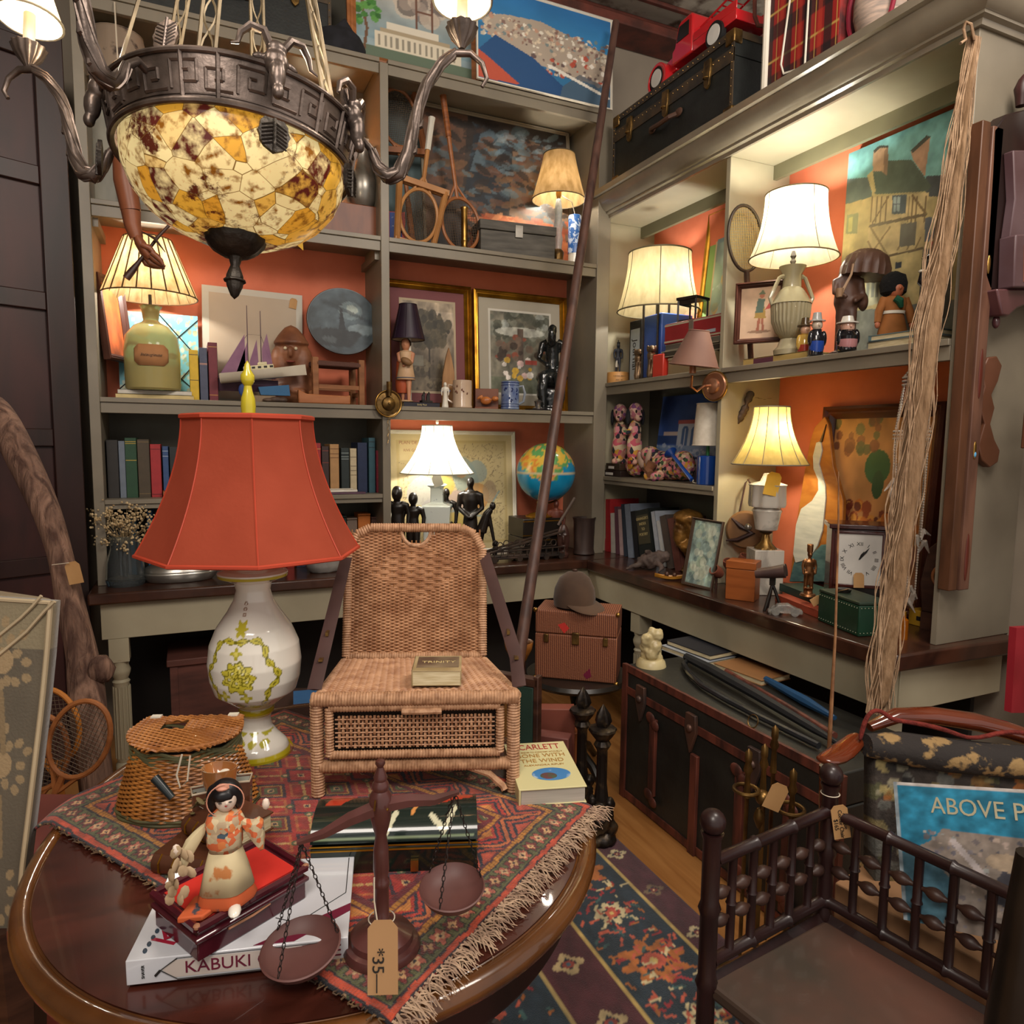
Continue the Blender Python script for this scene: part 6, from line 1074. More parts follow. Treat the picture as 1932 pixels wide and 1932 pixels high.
def onband(a,z,o=.0):r=bandr(z)+o;return Vector((r*cos(a),r*sin(a),z))
g=G();kk=26;st=2*pi/kk
for i in range(kk):
 a0=i*st;S_=[(.05,.1),(.05,.9),(.85,.9),(.85,.3),(.38,.3),(.38,.62),(.6,.62)] if i % 2 else [(.92,.1),(.12,.1),(.12,.7),(.62,.7),(.62,.38),(.38,.38)]
 P=[onband(a0+x*st,.016+y*(BH-.026),.0015) for x,y in S_]
 for p,q in zip(P,P[1:]):
  m_=(p+q)/2;g.tube([p,q],.0032,4)
obj('key_pattern',g,m_br,ch)
for k in range(6):
 a=radians(-24+60*k)
 for d in (-.1,.1):obj('panel_bar',G().tube([onband(a+d*1.3,.005,.003),onband(a+d*1.3,BH,.003)],.004,4),m_br,ch)
obj('bottom_cap',G().lathe([(.061,-.148),(.062,-.152),(.058,-.166),(.046,-.18),(.03,-.19),(.014,-.194),(.012,-.2),(.009,-.212),(.013,-.222),(.017,-.234),(.017,-.24),(.022,-.243),(.022,-.246),(.017,-.248),(.016,-.256),(.008,-.276),(0,-.284)],40,flute=.03,fn=12),m_brd,ch,ang=1)
def leafm(g,T,w,h,n=7):
 k=len(g.v);P=[(0,0)]
 P=[(w*.5*s*(.35+.65*sin(pi*min(1,(i+.5)/n*.8+.1)))*(1 if i % 2 else .9),h*i/n) for s in (1,) for i in range(n+1)];P[-1]=(0,h);out=[(x,z) for x,z in P]+[(-x,z) for x,z in reversed(P[:-1])]
 g.prism(out,-.003,.003);
 for i in range(1,n):g.tube([(0,-.004,h*i/n*.8),(w*.38,-.003,h*(i/n*.8+.16))],.0016,4).tube([(0,-.004,h*i/n*.8),(-w*.38,-.003,h*(i/n*.8+.16))],.0016,4)
 g.tube([(0,-.004,0),(0,-.004,h)],.0025,5);g.tf(T,k)
for k,adeg in enumerate((262,350,120,60)):
 a=radians(adeg);T_=Matrix.Translation(onband(a,BH,.0)) @ rot('Z',a+pi/2) @ rot('X',-.15)
 g=G();leafm(g,T_,.05,.062);obj('leaf_finial',g,m_br,ch)
def ram(a):
 q=thing  # a ram mask on the band
 T_=Matrix.Translation(onband(a,.05,.004)) @ rot('Z',a+pi/2) @ Matrix.Scale(1.25,4);g=G()
 g.ell((0,-.008,.032),(.018,.016,.02),14).ell((0,-.016,.008),(.012,.013,.026),14).ell((0,-.02,-.018),(.009,.009,.012),12).ell((-.011,-.016,.03),(.004,.004,.004),8).ell((.011,-.016,.03),(.004,.004,.004),8).ell((0,-.01,.05),(.016,.012,.012),12)
 for s in (-1,1):g.ell((s*.024,-.004,.034),(.012,.005,.006),8,(0,s*.4,0))
 g.tf(T_);o=obj('ram_mask',g,m_br,ch,rem=.0028);g=G()
 for s in (-1,1):g.tube([(s*.008,-.01,.05),(s*.02,-.014,.068),(s*.038,-.01,.07),(s*.05,-.004,.058),(s*.054,-.004,.042),(s*.064,-.006,.036)],[.006,.0065,.006,.005,.0035,.0015],8)
 g.tf(T_);obj('horns',g,m_br,o);g=G();leafm(g,T_ @ Matrix.Translation((0,-.004,-.052)) @ rot('X',pi) @ rot('Z',pi),.048,.05);obj('acanthus_drop',g,m_brd,o)
for d in (306,207,352,100):ram(radians(d))
AP=[(.235,.05),(.262,.056),(.285,.035),(.3,.005),(.32,-.012),(.343,-.006),(.362,.03),(.374,.075),(.384,.115),(.4,.15),(.43,.187),(.462,.207),(.495,.207),(.52,.19),(.53,.165),(.52,.15)]
AR=[.007,.0075,.008,.012,.015,.0155,.014,.012,.011,.0105,.0095,.008,.0075,.006,.005,.004]
m_sil=shade_m('small_cream_shade','d9b283','cba072',tl=.55);m_cnd=M('ivory_candle','ead9bd',r=.4,emit='ffe2b0',es=.35)
for az,kz in ((2,1.27),(176,1.1),(252,1.1)):
 a=radians(az);dz_=.25*(kz-1);V=lambda r,z_,kz=kz:(lambda z:Vector((r*cos(a),r*sin(a),z)))(z_*kz if z_ > 0 else z_);arm=obj('arm',G().tube([V(r,z) for r,z in AP],AR,12,up=(0,0,1)),m_br,ch);g=G()
 for k in range(5): # twisted reeding
  P=[]
  for i in range(40):
   s_=i/39*(len(AP)-7)+2;j=int(s_);f_=s_-j;r=AP[j][0]*(1-f_)+AP[j+1][0]*f_;z=AP[j][1]*(1-f_)+AP[j+1][1]*f_;dr=AP[j+1][0]-AP[j][0];dz=AP[j+1][1]-AP[j][1];l_=hypot(dr,dz);rad=(AR[j]*(1-f_)+AR[j+1]*f_)*.93;th_=k*2*pi/5+i*.16
   P.append(V(r-dz/l_*rad*cos(th_),z+dr/l_*rad*cos(th_))+Vector((-sin(a),cos(a),0))*rad*sin(th_))
  g.tube(P,.0028,5)
 for i in (4,5,6,7): # leaf tips along the outer curve
  r,z=AP[i];g.tube([V(r,z),V(r+.016,z+.004),V(r+.02,z+.016)],[.008,.006,.001],6)
 obj('leafwork',g,m_br,arm);c_=V(.475,0);obj('drip_cup',G().lathe([(.006,.205),(.012,.215),(.026,.232),(.034,.252),(.0325,.253),(.022,.236),(0,.228)],48,(c_.x,c_.y,dz_),flute=.06,fn=12),m_br,arm,ang=1)
 cn=obj('candle_sleeve',G().lathe([(.0115,.235),(.0115,.325),(0,.326)],20,(c_.x,c_.y,dz_)),m_cnd,ch);s_=shade(ch,.312,.064,.036,.085,m_sil,28,1.1,tm=M('grey_braid','8a8270'),nm='candle_shade');s_.location=(c_.x,c_.y,dz_);lamp_light(ch,(c_.x,c_.y,.345+dz_),3.2,(1,.92,.8),.012)
m_st=M('aged_brass_strap','7d705a',r=.4,m=.7,c2='5a4f3e',sc=16)
for k in range(6):
 a=radians(278+60*k);Ab=Vector((.238*cos(a),.238*sin(a),BH-.02));At=Vector((.05*cos(a),.05*sin(a),.95));tn=Vector((-sin(a),cos(a),0));g=G();w=.0145
 for s in (-1,1):g.tube([Ab+tn*w*s,At+tn*w*s],.004,4)
 n=48
 for s in (-1,1):g.tube([Ab+(At-Ab)*(i/n)+tn*w*.75*s*sin(i*pi/4) for i in range(n+1)],.0022,4)
 obj('openwork_strap',g,m_st,ch)
obj('top_hub',G().lathe([(0,.93),(.055,.93),(.06,.95),(.05,.97),(.02,.99),(.012,1.02),(.012,1.75),(0,1.75)],24),m_st,ch)
lamp_light(ch,(0,0,.1),12,(1,.85,.6),.06)
# mannequin arm hanging in front of the shelf
t=thing('mannequin_arm','jointed wooden mannequin arm hanging down by the chandelier and gripping a dark mallet','mannequin arm',(0,0,0));yy=3.2
Q=lambda px,py,y=yy:Vector(at(px,py,'y',y));mwa=M('smooth_brown_wood','8a5136',r=.42,c2='78452c',sc=5,st=(4,4,1))
q_=Q(232,290);obj('hanging_cord',G().tube([q_,(q_.x-.02,3.41,Z1-.03)],.003,5),m_str,t);obj('upper_arm',G().tube([Q(232,290),Q(236,340),Q(247,398)],[.037,.041,.036],18),mwa,t);obj('forearm',G().tube([Q(247,399),Q(250,425),Q(258,450)],[.035,.03,.024],18),mwa,t);u=UN(Q(270,470));hand=obj('palm',G().tube([Q(257,444),Q(264,458),Q(275,476),Q(284,488)],[.023,.033,.036,.026],14,fl=.6),mwa,t)
for k,(pp,dd) in enumerate((([(268,485),(276,498),(290,503),(303,506)],.02),([(275,484),(284,496),(297,502),(311,507)],.0),([(282,480),(292,490),(303,498),(312,503)],-.02),([(286,476),(296,484),(304,492),(308,500)],-.035))):obj('finger',G().tube([Q(x,y,yy+dd) for x,y in pp],[.0115,.011,.009,.005],10),mwa,hand)
obj('thumb',G().tube([Q(268,462,yy-.03),Q(283,468,yy-.04),Q(291,478,yy-.035)],[.012,.011,.008],10),mwa,hand)
mlt=thing('mallet','dark wooden mallet held crosswise in the wooden hand','mallet');obj('shaft',G().tube([Q(238,525,yy-.01),Q(250,510,yy-.01),Q(263,493,yy-.005)],[.014,.013,.008],12).tube([Q(263,493),Q(300,445),Q(322,422)],[.007,.006,.006],10),m_dwood,mlt);obj('blade',G().tube([Q(268,437,yy-.02),Q(292,450,yy-.03),Q(312,476,yy-.03)],[.004,.018,.004],12,fl=.35),M('dark_horn','4a3a36',r=.35,c2='33261f'),mlt)
p=Q(560,452,3.40);t=thing('price_card','small yellow paper tag hanging under the right of the glowing bowl','tag',p);obj('card',G().prism([(-.025,0),(.025,.01),(.028,-.045),(-.005,-.02)],0,.001),M('yellow_tag','d8a83c'),t)
# ================= long pole =================
A=Vector(at(1162,42,'y',3.30));B=Vector(at(975,1270,'y',2.45));g=G().tube([A,A*.67+B*.33,A*.33+B*.67,B],[.018,.021,.022,.024],14);t=one('wooden_pole',g,M('worn_brown_pole','5c4036',r=.5,c2='3e2a24',sc=5,st=(6,6,1),bump=.2),'long thin brown wooden pole leaning from the chair up to the ceiling corner','pole')
# ================= top of the right bookcase =================
zt=2.77;A=Vector((2.08,0,0));y0=RY(1158,2.09,zt);y1=RY(1402,2.09,3.05);h=ZA(2.09,y0,225)-zt
ZT=zt;y1=RY(1385,2.09,ZA(2.09,2.6,180));w=y0-y1
t=chest('trunk','black footlocker with brass locks on top of the right bookcase','trunk',(2.085,(y0+y1)/2,zt),RR,w,.45,h,m_bkv,m_bkb,m_abr,.28)
zt2=zt+h;y=RY(1330,2.2,zt2+.1);u=UN((2.2,y,zt2));t=thing('toy_truck','red toy ladder truck with white-walled wheels on the black footlocker','toy truck',(2.2,0,zt2));ya=RY(1240,2.2,zt2+.05);yb=RY(1440,2.2,zt2+.15);L_=ya-yb;t.location=(2.2,(ya+yb)/2,zt2);t.rotation_euler=(0,0,RR);mr=M('toy_red_enamel','c8242a',r=.25,c2='b81e24',coat=.5)
k=L_*.86;W2=k*.15;r_=k*.085;obj('cab',G().prism([(-k*.2,r_*1.2),(-k*.2,k*.2),(-k*.17,k*.22),(-k*.13,k*.36),(-k*.1,k*.38),(.02*k,k*.38),(.04*k,k*.36),(.04*k,r_*1.2)],-W2,W2),mr,t,bev=.008)
obj('window',G().prism([(-k*.14,k*.24),(-k*.11,k*.34),(.0,k*.34),(.0,k*.24)],-W2-.003,W2+.003),m_blk,t);obj('hood',G().rings([[Vector((x,W2*.75*a,r_*1.0+z*b)) for a,b in ((-1,0),(-1,.7),(-.6,1),(.6,1),(1,.7),(1,0))] for x,z in ((-k*.46,.05*k),(-k*.44,.1*k),(-k*.3,.14*k),(-k*.19,.16*k))]),mr,t,bev=.004)
obj('fender',G().lathe([(r_*1.05,-W2*1.15),(r_*1.35,-W2*1.1),(r_*1.35,W2*1.1),(r_*1.05,W2*1.15)],28,T=Matrix.Translation((-k*.36,0,r_*.9)) @ rot('X',pi/2),cap=(0,0)),mr,t,sol=.004);obj('truck_bed',G().bb(.05*k,k*.5,-W2,W2,r_*1.1,r_*1.9).bb(.05*k,k*.5,-W2,-W2+.006,r_*1.9,k*.22).bb(.05*k,k*.5,W2-.006,W2,r_*1.9,k*.22),mr,t,bev=.004)
g=G()
for s in (-1,1):
 g.tube([(.02*k,s*W2*.5,k*.28),(k*.52,s*W2*.5,k*.36)],.006,4)
for i in range(9):x=.04*k+i*.055*k;z=k*.28+(x-.02*k)*.16;g.tube([(x,-W2*.5,z),(x,W2*.5,z)],.004,4)
obj('ladder',g,mr,t)
for x in (-k*.36,k*.3):
 for s in (-1,1):wh=obj('wheel',G().lathe([(0,-.012),(r_,-.012),(r_*1.02,0),(r_,.012),(0,.012)],28,T=Matrix.Translation((x,s*W2,r_)) @ rot('X',pi/2)),M('black_rubber','101010',r=.6),t);obj('whitewall',G().lathe([(0,-.015),(r_*.3,-.018),(r_*.45,-.014),(r_*.75,-.0145),(r_*.75,.0145),(0,.015)],28,T=Matrix.Translation((x,s*W2,r_)) @ rot('X',pi/2)),M('white_enamel','d4d2cc',r=.3),wh)
y0=RY(1450,2.12,2.95);y1=RY(1590,2.12,3.0);w=y0-y1;t=thing('plaid_bag','red tartan zipped bag with white piping on top of the right bookcase','bag',(2.11,(y0+y1)/2,zt),RR);W2,H2=110,70;c=CV(W2,90,'8e1f1e')
for i in range(4):c.rect(i*.27,0,i*.27+.1,1,'15181c',.65).rect(0,i*.3+.05,1,i*.3+.14,'15181c',.6).line([(i*.27+.16,0),(i*.27+.16,1)],.01,'b79a50').line([(0,i*.3+.22),(1,i*.3+.22)],.01,'b79a50').rect(i*.27+.19,0,i*.27+.24,1,'b8402c',.5)
panel('tartan_front',c,w,.6,t,th=.002,m=picm());obj('bag_body',G().bb(-w/2,w/2,.003,.2,0,.6),M('tartan_red','8e2422',r=.8,c2='26191a',sc=14),t,bev=.01)
obj('piping',G().tube([(-w/2,-.004,0),(-w/2,-.004,.6)],.014,8),m_white,t,label='thick white piping');obj('zip',G().tube([(-w*.05,-.006,.6),(-w*.25,-.006,.1),(-w*.2,-.008,.06),(.1*w,-.008,.04),(.12*w,-.008,.6)],.004,6),m_white,t)
t=thing('iron_tongs','rusty curved iron ring hanging above the red toy truck','ironwork',(0,0,0));Q2=lambda px,py:Vector(at(px,py,'x',2.15));obj('bent_bar',G().tube([Q2(1424,-20),Q2(1424,30),Q2(1430,48),Q2(1446,50),Q2(1458,30),Q2(1462,-20)],.008,8),m_rust,t)
p0=Q2(1668,0);t=thing('stuffed_cushion','pale striped cushion edge with crimson piping at the top of the frame','cushion',(2.2,RY(1670,2.2,3),zt),RR);obj('pad',G().ell((0,0,.14),(.09,.1,.14),18),M('pale_ticking','b8a090',r=.9,c2='8c8078',sc=20,st=(1,1,6)),t);obj('piping',G().tube([(.09*sin(a),-.06,.14+.135*cos(a)) for a in [i*.26 for i in range(24)]],.008,6,closed=True),M('crimson_cord','8c1c34',r=.7),t)
t=thing('wooden_crate','dark turned wooden spindle and box behind the tartan bag','furniture leg',(2.3,RY(1610,2.3,3),zt));obj('spindle',G().lathe([(.03,0),(.03,.05),(.02,.08),(.03,.13),(.018,.2),(.028,.3),(.02,.5)],16),m_dwood,t);obj('foot_block',G().bb(-.06,.06,-.1,.02,0,.05),m_wood,t)
t=thing('guitar_case','black case with a yellow edge at the top right above the cornice','case',(2.2,RY(1720,2.2,3),zt),RR);obj('case_body',G().prism([(-.1,0),(.12,0),(.1,.3),(-.05,.33)],0,.12),m_blk,t,bev=.01);obj('yellow_edge',G().tube([(-.1,-.004,.02),(-.05,-.004,.33)],.005),M('yellow_cord','a8983a',r=.6),t)
# ================= fishing net, rulers, wall clock, rack =================
top=Vector((2.06,1.40,2.645));bot=Vector(at(1652,1345,'z',.56));R=random.Random(9);g=G();gk=G();ns=46
path=[Vector(at(px,py,'y',yy_)) for px,py,yy_ in ((1838,70,1.40),(1818,200,1.39),(1800,330,1.385),(1775,480,1.38),(1750,620,1.37),(1735,760,1.36),(1712,900,1.355),(1700,1000,1.35),(1685,1120,1.34),(1668,1230,1.30),(1658,1345,1.27))]
wd=[.018,.028,.036,.042,.044,.046,.047,.045,.046,.042,.038]
for k in range(ns):
 a=2*pi*k/ns;rr0=R.uniform(.35,1);P=[];ph_=R.uniform(0,6)
 for i in range(56):
  s_=i/55*(len(path)-1.001);j=int(s_);f_=s_-j;c_=path[j].lerp(path[j+1],f_);w_=wd[j]*(1-f_)+wd[j+1]*f_;q=a+.35*sin(i*.35+ph_)
  P.append(c_+Vector((cos(YAW)*cos(q),-sin(YAW)*cos(q),0))*w_*rr0*(1+.15*sin(i*.9+ph_))+Vector((sin(YAW),cos(YAW),0))*sin(q)*w_*.5*rr0)
  if i % 4 == k % 4:gk.ell(P[-1],.0024,4)
 g.tube(P,R.uniform(.0011,.0024),4)
t=thing('fishing_net','long tan knotted fishing net hanging from the bookcase corner','fishing net');mnet=M('tan_twine','a08468',r=.9,c2='7c6148',sc=30,bump=.6,bs=90)
obj('net_strands',g,mnet,t);obj('knots',gk,mnet,t)['kind']='stuff';obj('net_core',G().tube(path,[w*.8 for w in wd],12,fl=.45),M('tan_twine_dark','8c7054',r=.95,c2='6a5036',sc=60,st=(1,1,.15),bump=1.2,bs=120,bst=(1,1,.2)),t,sub=2,disp=(.02,.012));g=G()
hk=Vector(at(1822,55,'y',1.40))
for k in range(5):g.tube([Vector(at(1838,75,'y',1.40-.004*k)),Vector(at(1832,45,'y',1.395-.004*k)),Vector(at(1822,42,'y',1.395-.003*k)),Vector(at(1818,55,'y',1.39)),Vector(at(1822,75,'y',1.39)),Vector(at(1812,82,'y',1.39))],.004,6)
obj('knotted_loop',g,mnet,t)
p=Vector((2.15,1.405,0));t=thing('spirit_level','two long brown wooden levels side by side on the bookcase end panel','level');z0=ZA(2.2,1.40,1110);z1=ZA(2.2,1.40,240);xa=LX(1781,1.40,z0);xb=LX(1796,1.40,z0);xc=LX(1816,1.40,z0)
obj('rail',G().bb(xa,xb,1.385,1.423,z0,z1),M('brown_level_wood','5c3a26',r=.45,c2='452a1a',sc=5,st=(5,5,1)),t,bev=.003);obj('rail',G().bb(xb+.004,xc,1.38,1.423,z0,z1-.01),M('worn_level_wood','6e4c3c',r=.45,c2='54382c',sc=5,st=(5,5,1)),t,bev=.003)
xm=(xb+xc)/2+.002;g=G()
for z in (z1-.4,z1-.95):g.ell((xm,1.379,z),(.007,.003,.028),12)
obj('vial_plate',g,m_brass,t);
for z in (z1-.72,z1-1.28):obj('hand_slot',G().ell((xm,1.379,z),(.009,.003,.075),14),M('red_slot','5a2418',r=.4),t)
obj('bubble_glass',G().ell((xm,1.378,z0+.42),(.005,.004,.009),10),M('blue_vial','5aa8d8',r=.1),t)
Y=1.38;XP=lambda px,py,y=Y:(Vector(at(px,py,'y',y)).x,Vector(at(px,py,'y',y)).z)
t=thing('wall_clock','purple-brown wall clock with a round dial cut off by the right edge','clock');m_pw_=M('plum_brown_wood','5c3a3c',r=.3,c2='46282a',sc=5,coat=.3);m_li=M('lilac_inlay_wood','5e4a4e',r=.4,c2='50393c',sc=6)
obj('backboard',G().prism([XP(*q) for q in ((1872,330),(1876,245),(1900,215),(1960,200),(2080,210),(2080,560),(1932,560),(1868,545),(1860,520))],Y,1.424),m_mah,t,bev=.004)
obj('door_frame',G().prism([XP(*q) for q in ((1892,290),(2070,290),(2070,452),(1886,452),(1896,380))],Y-.03,Y),m_li,t,bev=.004);obj('base_panel',G().prism([XP(*q) for q in ((1884,450),(2075,445),(2075,548),(1880,548))],Y-.05,Y),m_li,t,bev=.005)
for i,(a,b_,m_) in enumerate(((1898,470,M('amber_inlay','8a5a48',r=.35)),(1904,480,m_li),(1912,492,M('amber_inlay','')))):obj('inlay_panel',G().prism([XP(*q) for q in ((a,b_),(2060-(a-1898),b_),(2060-(a-1898),1008-b_),(a-1,1008-b_))],Y-.0515-.001*i,Y-.05),m_,t)
obj('drop_bracket',G().prism([XP(*q) for q in ((1862,548),(2075,548),(2010,575),(1935,572),(1900,585),(1884,600),(1872,598))],Y-.03,1.42),m_pw_,t,bev=.006);x_,z_=XP(1880,600);obj('acorn_finial',G().ell((x_,Y,z_-.012),(.011,.011,.02),12),m_pw_,t)
x_,z_=XP(1968,232);obj('dial',G().lathe([(0,0),(.075,0),(.08,.012),(.088,.012),(.092,0),(.092,-.02)],44,T=Matrix.Translation((x_,Y-.02,z_)) @ rot('X',pi/2)),M('cream_dial','c9c8c0',r=.3),t);obj('dial_bezel',G().ring((0,0,0),.09,.008,44,8,T=Matrix.Translation((x_,Y-.03,z_)) @ rot('X',pi/2)),m_brass,t);x_,z_=XP(1928,180);obj('turned_finial',G().lathe([(.014,-.03),(.018,0),(.022,.02),(.012,.045),(.0,.06)],16,(x_,Y,z_)),M('red_mahogany_panel',''),t);txt('I  II',.02,m_ink,t,(XP(1925,240)[0]+.01,Y-.034,XP(1925,240)[1]))
t=thing('wall_rack','brown wooden wall rack with scalloped side below the wall clock','rack');Y=1.36;mrk=M('honey_rack_wood','6a4230',r=.45,c2='54321f',sc=5)
obj('scalloped_side',G().prism([XP(*q,1.4) for q in ((1850,700),(1862,675),(1878,672),(1888,690),(1880,720),(1868,745),(1874,770),(1866,800),(1874,830),(1884,850),(1880,872),(1865,882),(1850,868),(1844,840),(1856,800),(1846,765),(1856,730))],1.395,1.42),mrk,t,bev=.003)
obj('post',G().prism([XP(*q) for q in ((1868,705),(1885,705),(1872,845),(1856,845))],Y-.1,Y-.085),mrk,t,bev=.003)
for k,(a,b_) in enumerate(((698,712),(738,757),(818,833),(848,858))):obj('rail',G().prism([XP(*q) for q in ((1866 if k in (0,3) else 1880,a),(2060,a),(2060,b_),(1866 if k in (0,3) else 1878,b_))],Y-.1,Y-.08),m_mah2,t,bev=.003)
t=thing('red_poster','red panel and a white globe at the far right edge beyond the worktop','panel');obj('panel_board',G().prism([XP(*q,1.2) for q in ((1918,1185),(2010,1180),(2010,1345),(1908,1345))],1.2,1.22),M('poster_red','9e2430',r=.5),t);x_,z_=XP(1948,1275,1.15);obj('white_globe',G().ell((x_,1.14,z_),(.028,.02,.055),18),M('cream_globe','cfc0a6',r=.3),t)
# ================= round table and its rug =================
ER=Vector((cos(YAW),-sin(YAW),0));EF=Vector((sin(YAW),cos(YAW),0));TZ=.75;TR=TZ+.006
def dep(P):return (Vector(P)-CAMP).dot(_f)
def PD(px,py,d):return CAMP+ray(px,py)*d
def ON(px,py,z=TR):return Vector(at(px,py,'z',z))
m_tt=M('polished_mahogany_top','4a2219',r=.25,c2='33160f',sc=3,st=(1,4,1),dist=1.5,coat=.3);m_te=M('golden_brown_table_edge','6a401c',r=.25,c2='472810',sc=6,coat=.6)
tb=thing('round_table','large polished mahogany round table carrying the rug and the wicker chair','table',(.209,1.223,0))
def OT(t,o,z):r=.472+o;return Vector((r*cos(t),r*sin(t)*(1 if sin(t) < 0 else 1.31),z))
nT=120;rg=lambda L_:[[OT(2*pi*i/nT,o,z) for i in range(nT)] for o,z in L_]
obj('table_top',G().rings(rg([(-.03,TZ-.02),(-.03,TZ)])),m_tt,tb,ang=.4)
obj('rounded_edge',G().rings(rg([(-.0305,TZ-.002),(-.028,TZ-.0035),(-.025,TZ+.0005),(-.014,TZ+.002),(-.004,TZ-.004),(0,TZ-.014),(-.003,TZ-.026),(-.012,TZ-.034),(-.03,TZ-.036)]),(0,0)),m_te,tb,ang=1.2)
obj('apron',G().rings(rg([(-.045,TZ-.11),(-.04,TZ-.1),(-.045,TZ-.03)]),(0,0)),m_mah,tb)
obj('pedestal',G().lathe([(.16,.12),(.17,.16),(.1,.22),(.075,.3),(.09,.42),(.12,.5),(.08,.58),(.11,.64)],32),m_mah,tb)
for k in range(4):a=k*pi/2-pi/4-.35;obj('leg',G().tube([(.1*cos(a),.1*sin(a),.16),(.25*cos(a),.25*sin(a),.15),(.36*cos(a),.36*sin(a),.08),(.43*cos(a),.43*sin(a),.035),(.45*cos(a),.45*sin(a),.03)],[.05,.045,.035,.03,.034],12),m_mah,tb)
RA,RB,RC=Vector((.192,.742,0)),Vector((.664,1.07,0)),Vector((-.276,1.453,0));Wu,Wv=(RB-RA).length,(RC-RA).length
def rugc(W,H):
 c=CV(W,H,'9a2d26',asp=Wu/Wv);U=c.X*Wu;V=c.Y*Wv;d1=np.minimum(V,Wv-V);d2=np.minimum(U,Wu-U);d=np.minimum(d1,d2);s=np.where(d1 < d2,U,V);n=np.random.default_rng(3)
 c.nz(1,30,5);jt=c.t*.0022;c.a[:]=_c('9c2c24');d=d+jt;s=s+jt*1.5
 # field
 f=.145;a=((U-.02)/.075);b=(V/.1);x=np.abs((a % 1)-.5);y=np.abs((b % 1)-.5);k=(np.floor(a)+np.floor(b)) % 2
 c.put((x+y < .42) & (k == 0),'7c2a22').put((np.abs(x+y-.4) < .05),'3a2430').put((np.abs(x+y-.32) < .028) & (k == 0),'b0823c').put((x+y < .2) & (k == 0),'56603c').put((x+y < .1),'c0986a').put((x+y < .055),'2a2430').put((np.abs(x-y) < .05) & (x+y > .5) & (k == 1),'c49a5c').put((np.abs(x+y-.62) < .04),'b7743a',.7)
 g_=np.hypot((x-.25)/.1,(y-.25)/.08);c.put((g_ < 1) & (k == 1),'4d5a38').put((g_ < .5) & (k == 1),'c8a078')
 def band(a0,a1,col):return c.put((d >= a0) & (d < a1),col)
 band(0,f,'8c2a26');band(0,.005,'1f1c24');band(.005,.014,'b5452a');band(.014,.017,'2a2228');band(.017,.056,'5c5c38');band(.056,.06,'2a2028');band(.06,.069,'b77a2e');band(.069,.073,'5a2430');band(.073,.122,'262633');band(.122,.126,'5a2430');band(.126,.134,'b77a2e');band(.134,.145,'6a2028')
 for i0,c1,c2 in ((0,'a85a48','caa57a'),(.028,'6d2a28','c49a6c')):
  q=((s-i0+.5) % .056)-.028;r=np.hypot(q,d-.0365);th_=np.arctan2(d-.0365,q);rr=.0125*(1+.25*np.cos(6*th_));in_=(d > .017) & (d < .056)
  c.put((r < rr+.003) & in_,'33301f').put((r < rr) & in_,c1).put((r < .0068*(1+.3*np.cos(4*th_))) & in_,c2).put((r < .0025) & in_,'2a2028')
 q=(s % .11)/.11;e=(d-.073)/.049;m=(d >= .073) & (d < .122);z=np.abs(q-.5)*2;c.put(m & (np.abs(z-e) < .09),'c0683a').put(m & (z < e-.18),'b03426').put(m & (z < e-.38) & (z > e-.52),'262633').put(m & (z > e+.2),'b04a34').put(m & (z > e+.42) & (z < e+.58),'262633').put(m & (z < e-.66),'c9803c')
 q2=((s*1.0) % .0092)/.0092;c.put(m & (np.abs(np.abs(z-e)-.2) < .05) & (q2 < .5),'262633');c.put(((d > .06) & (d < .069) | (d > .126) & (d < .134)) & ((s % .008) < .0022),'8a5420')
 c.nz(.16,60,8);c.a *= (.93+.07*np.sin(V*2*pi/.0045))[...,None];return c
NU,NVv=250,360;c=rugc(NU,NVv)
def rugp(u,v):
 p=RA+(RB-RA)*u+(RC-RA)*v;l=p-Vector((.209,1.223,0));r=hypot(l.x,l.y/(1 if l.y < 0 else 1.31));o=max(0,r-.468);zz_=TR-o*o*9-.25*o;wob=.0012*sin(v*21+u*9)*sin(u*13)
 return Vector((p.x,p.y,zz_+abs(wob)))
m_rug=M('wool_rug',attr=1,r=.95,bump=.8,bs=420,sheen=.15)
rg_=thing('table_rug','red and green oriental rug with a fringe laid across the round table','rug');obj('woven_field',G().sheet(rugp,NU,NVv),m_rug,rg_,col=c.lin(),sol=.005)
g=G();R=random.Random(4)
for i in range(420):
 u=i/419;p=rugp(u,0);dr=(RA-RC).normalized();l=R.uniform(.022,.042);a=R.gauss(0,.55);dv=Matrix.Rotation(a,3,'Z') @ dr;P=[]
 for k in range(4):q=p+dv*l*k/3+Vector((0,0,.003+.004*sin(k*1.3+i)));P.append((q.x,q.y,q.z-(.012 if k == 3 else 0)*(R.random())))
 g.tube(P,[.0014,.0012,.0011,.0006],4)
obj('fringe',g,M('cream_fringe','b59a80',r=.95,c2='8d7260',sc=60),rg_)['kind']='stuff'
g=G()
for i in range(200):
 v=R.random()*.95;p=rugp(0,v);dr=(RA-RB).normalized();q=p+dr*R.uniform(.001,.006)+Vector((0,0,.001));g.tube([p,q,q+Vector((R.uniform(-.008,.008),R.uniform(-.008,.008),.001))],.0011,4)
obj('frayed_edge',g,M('frayed_wool','6a5238',r=.95,c2='3a2c26',sc=60),rg_)['kind']='stuff'
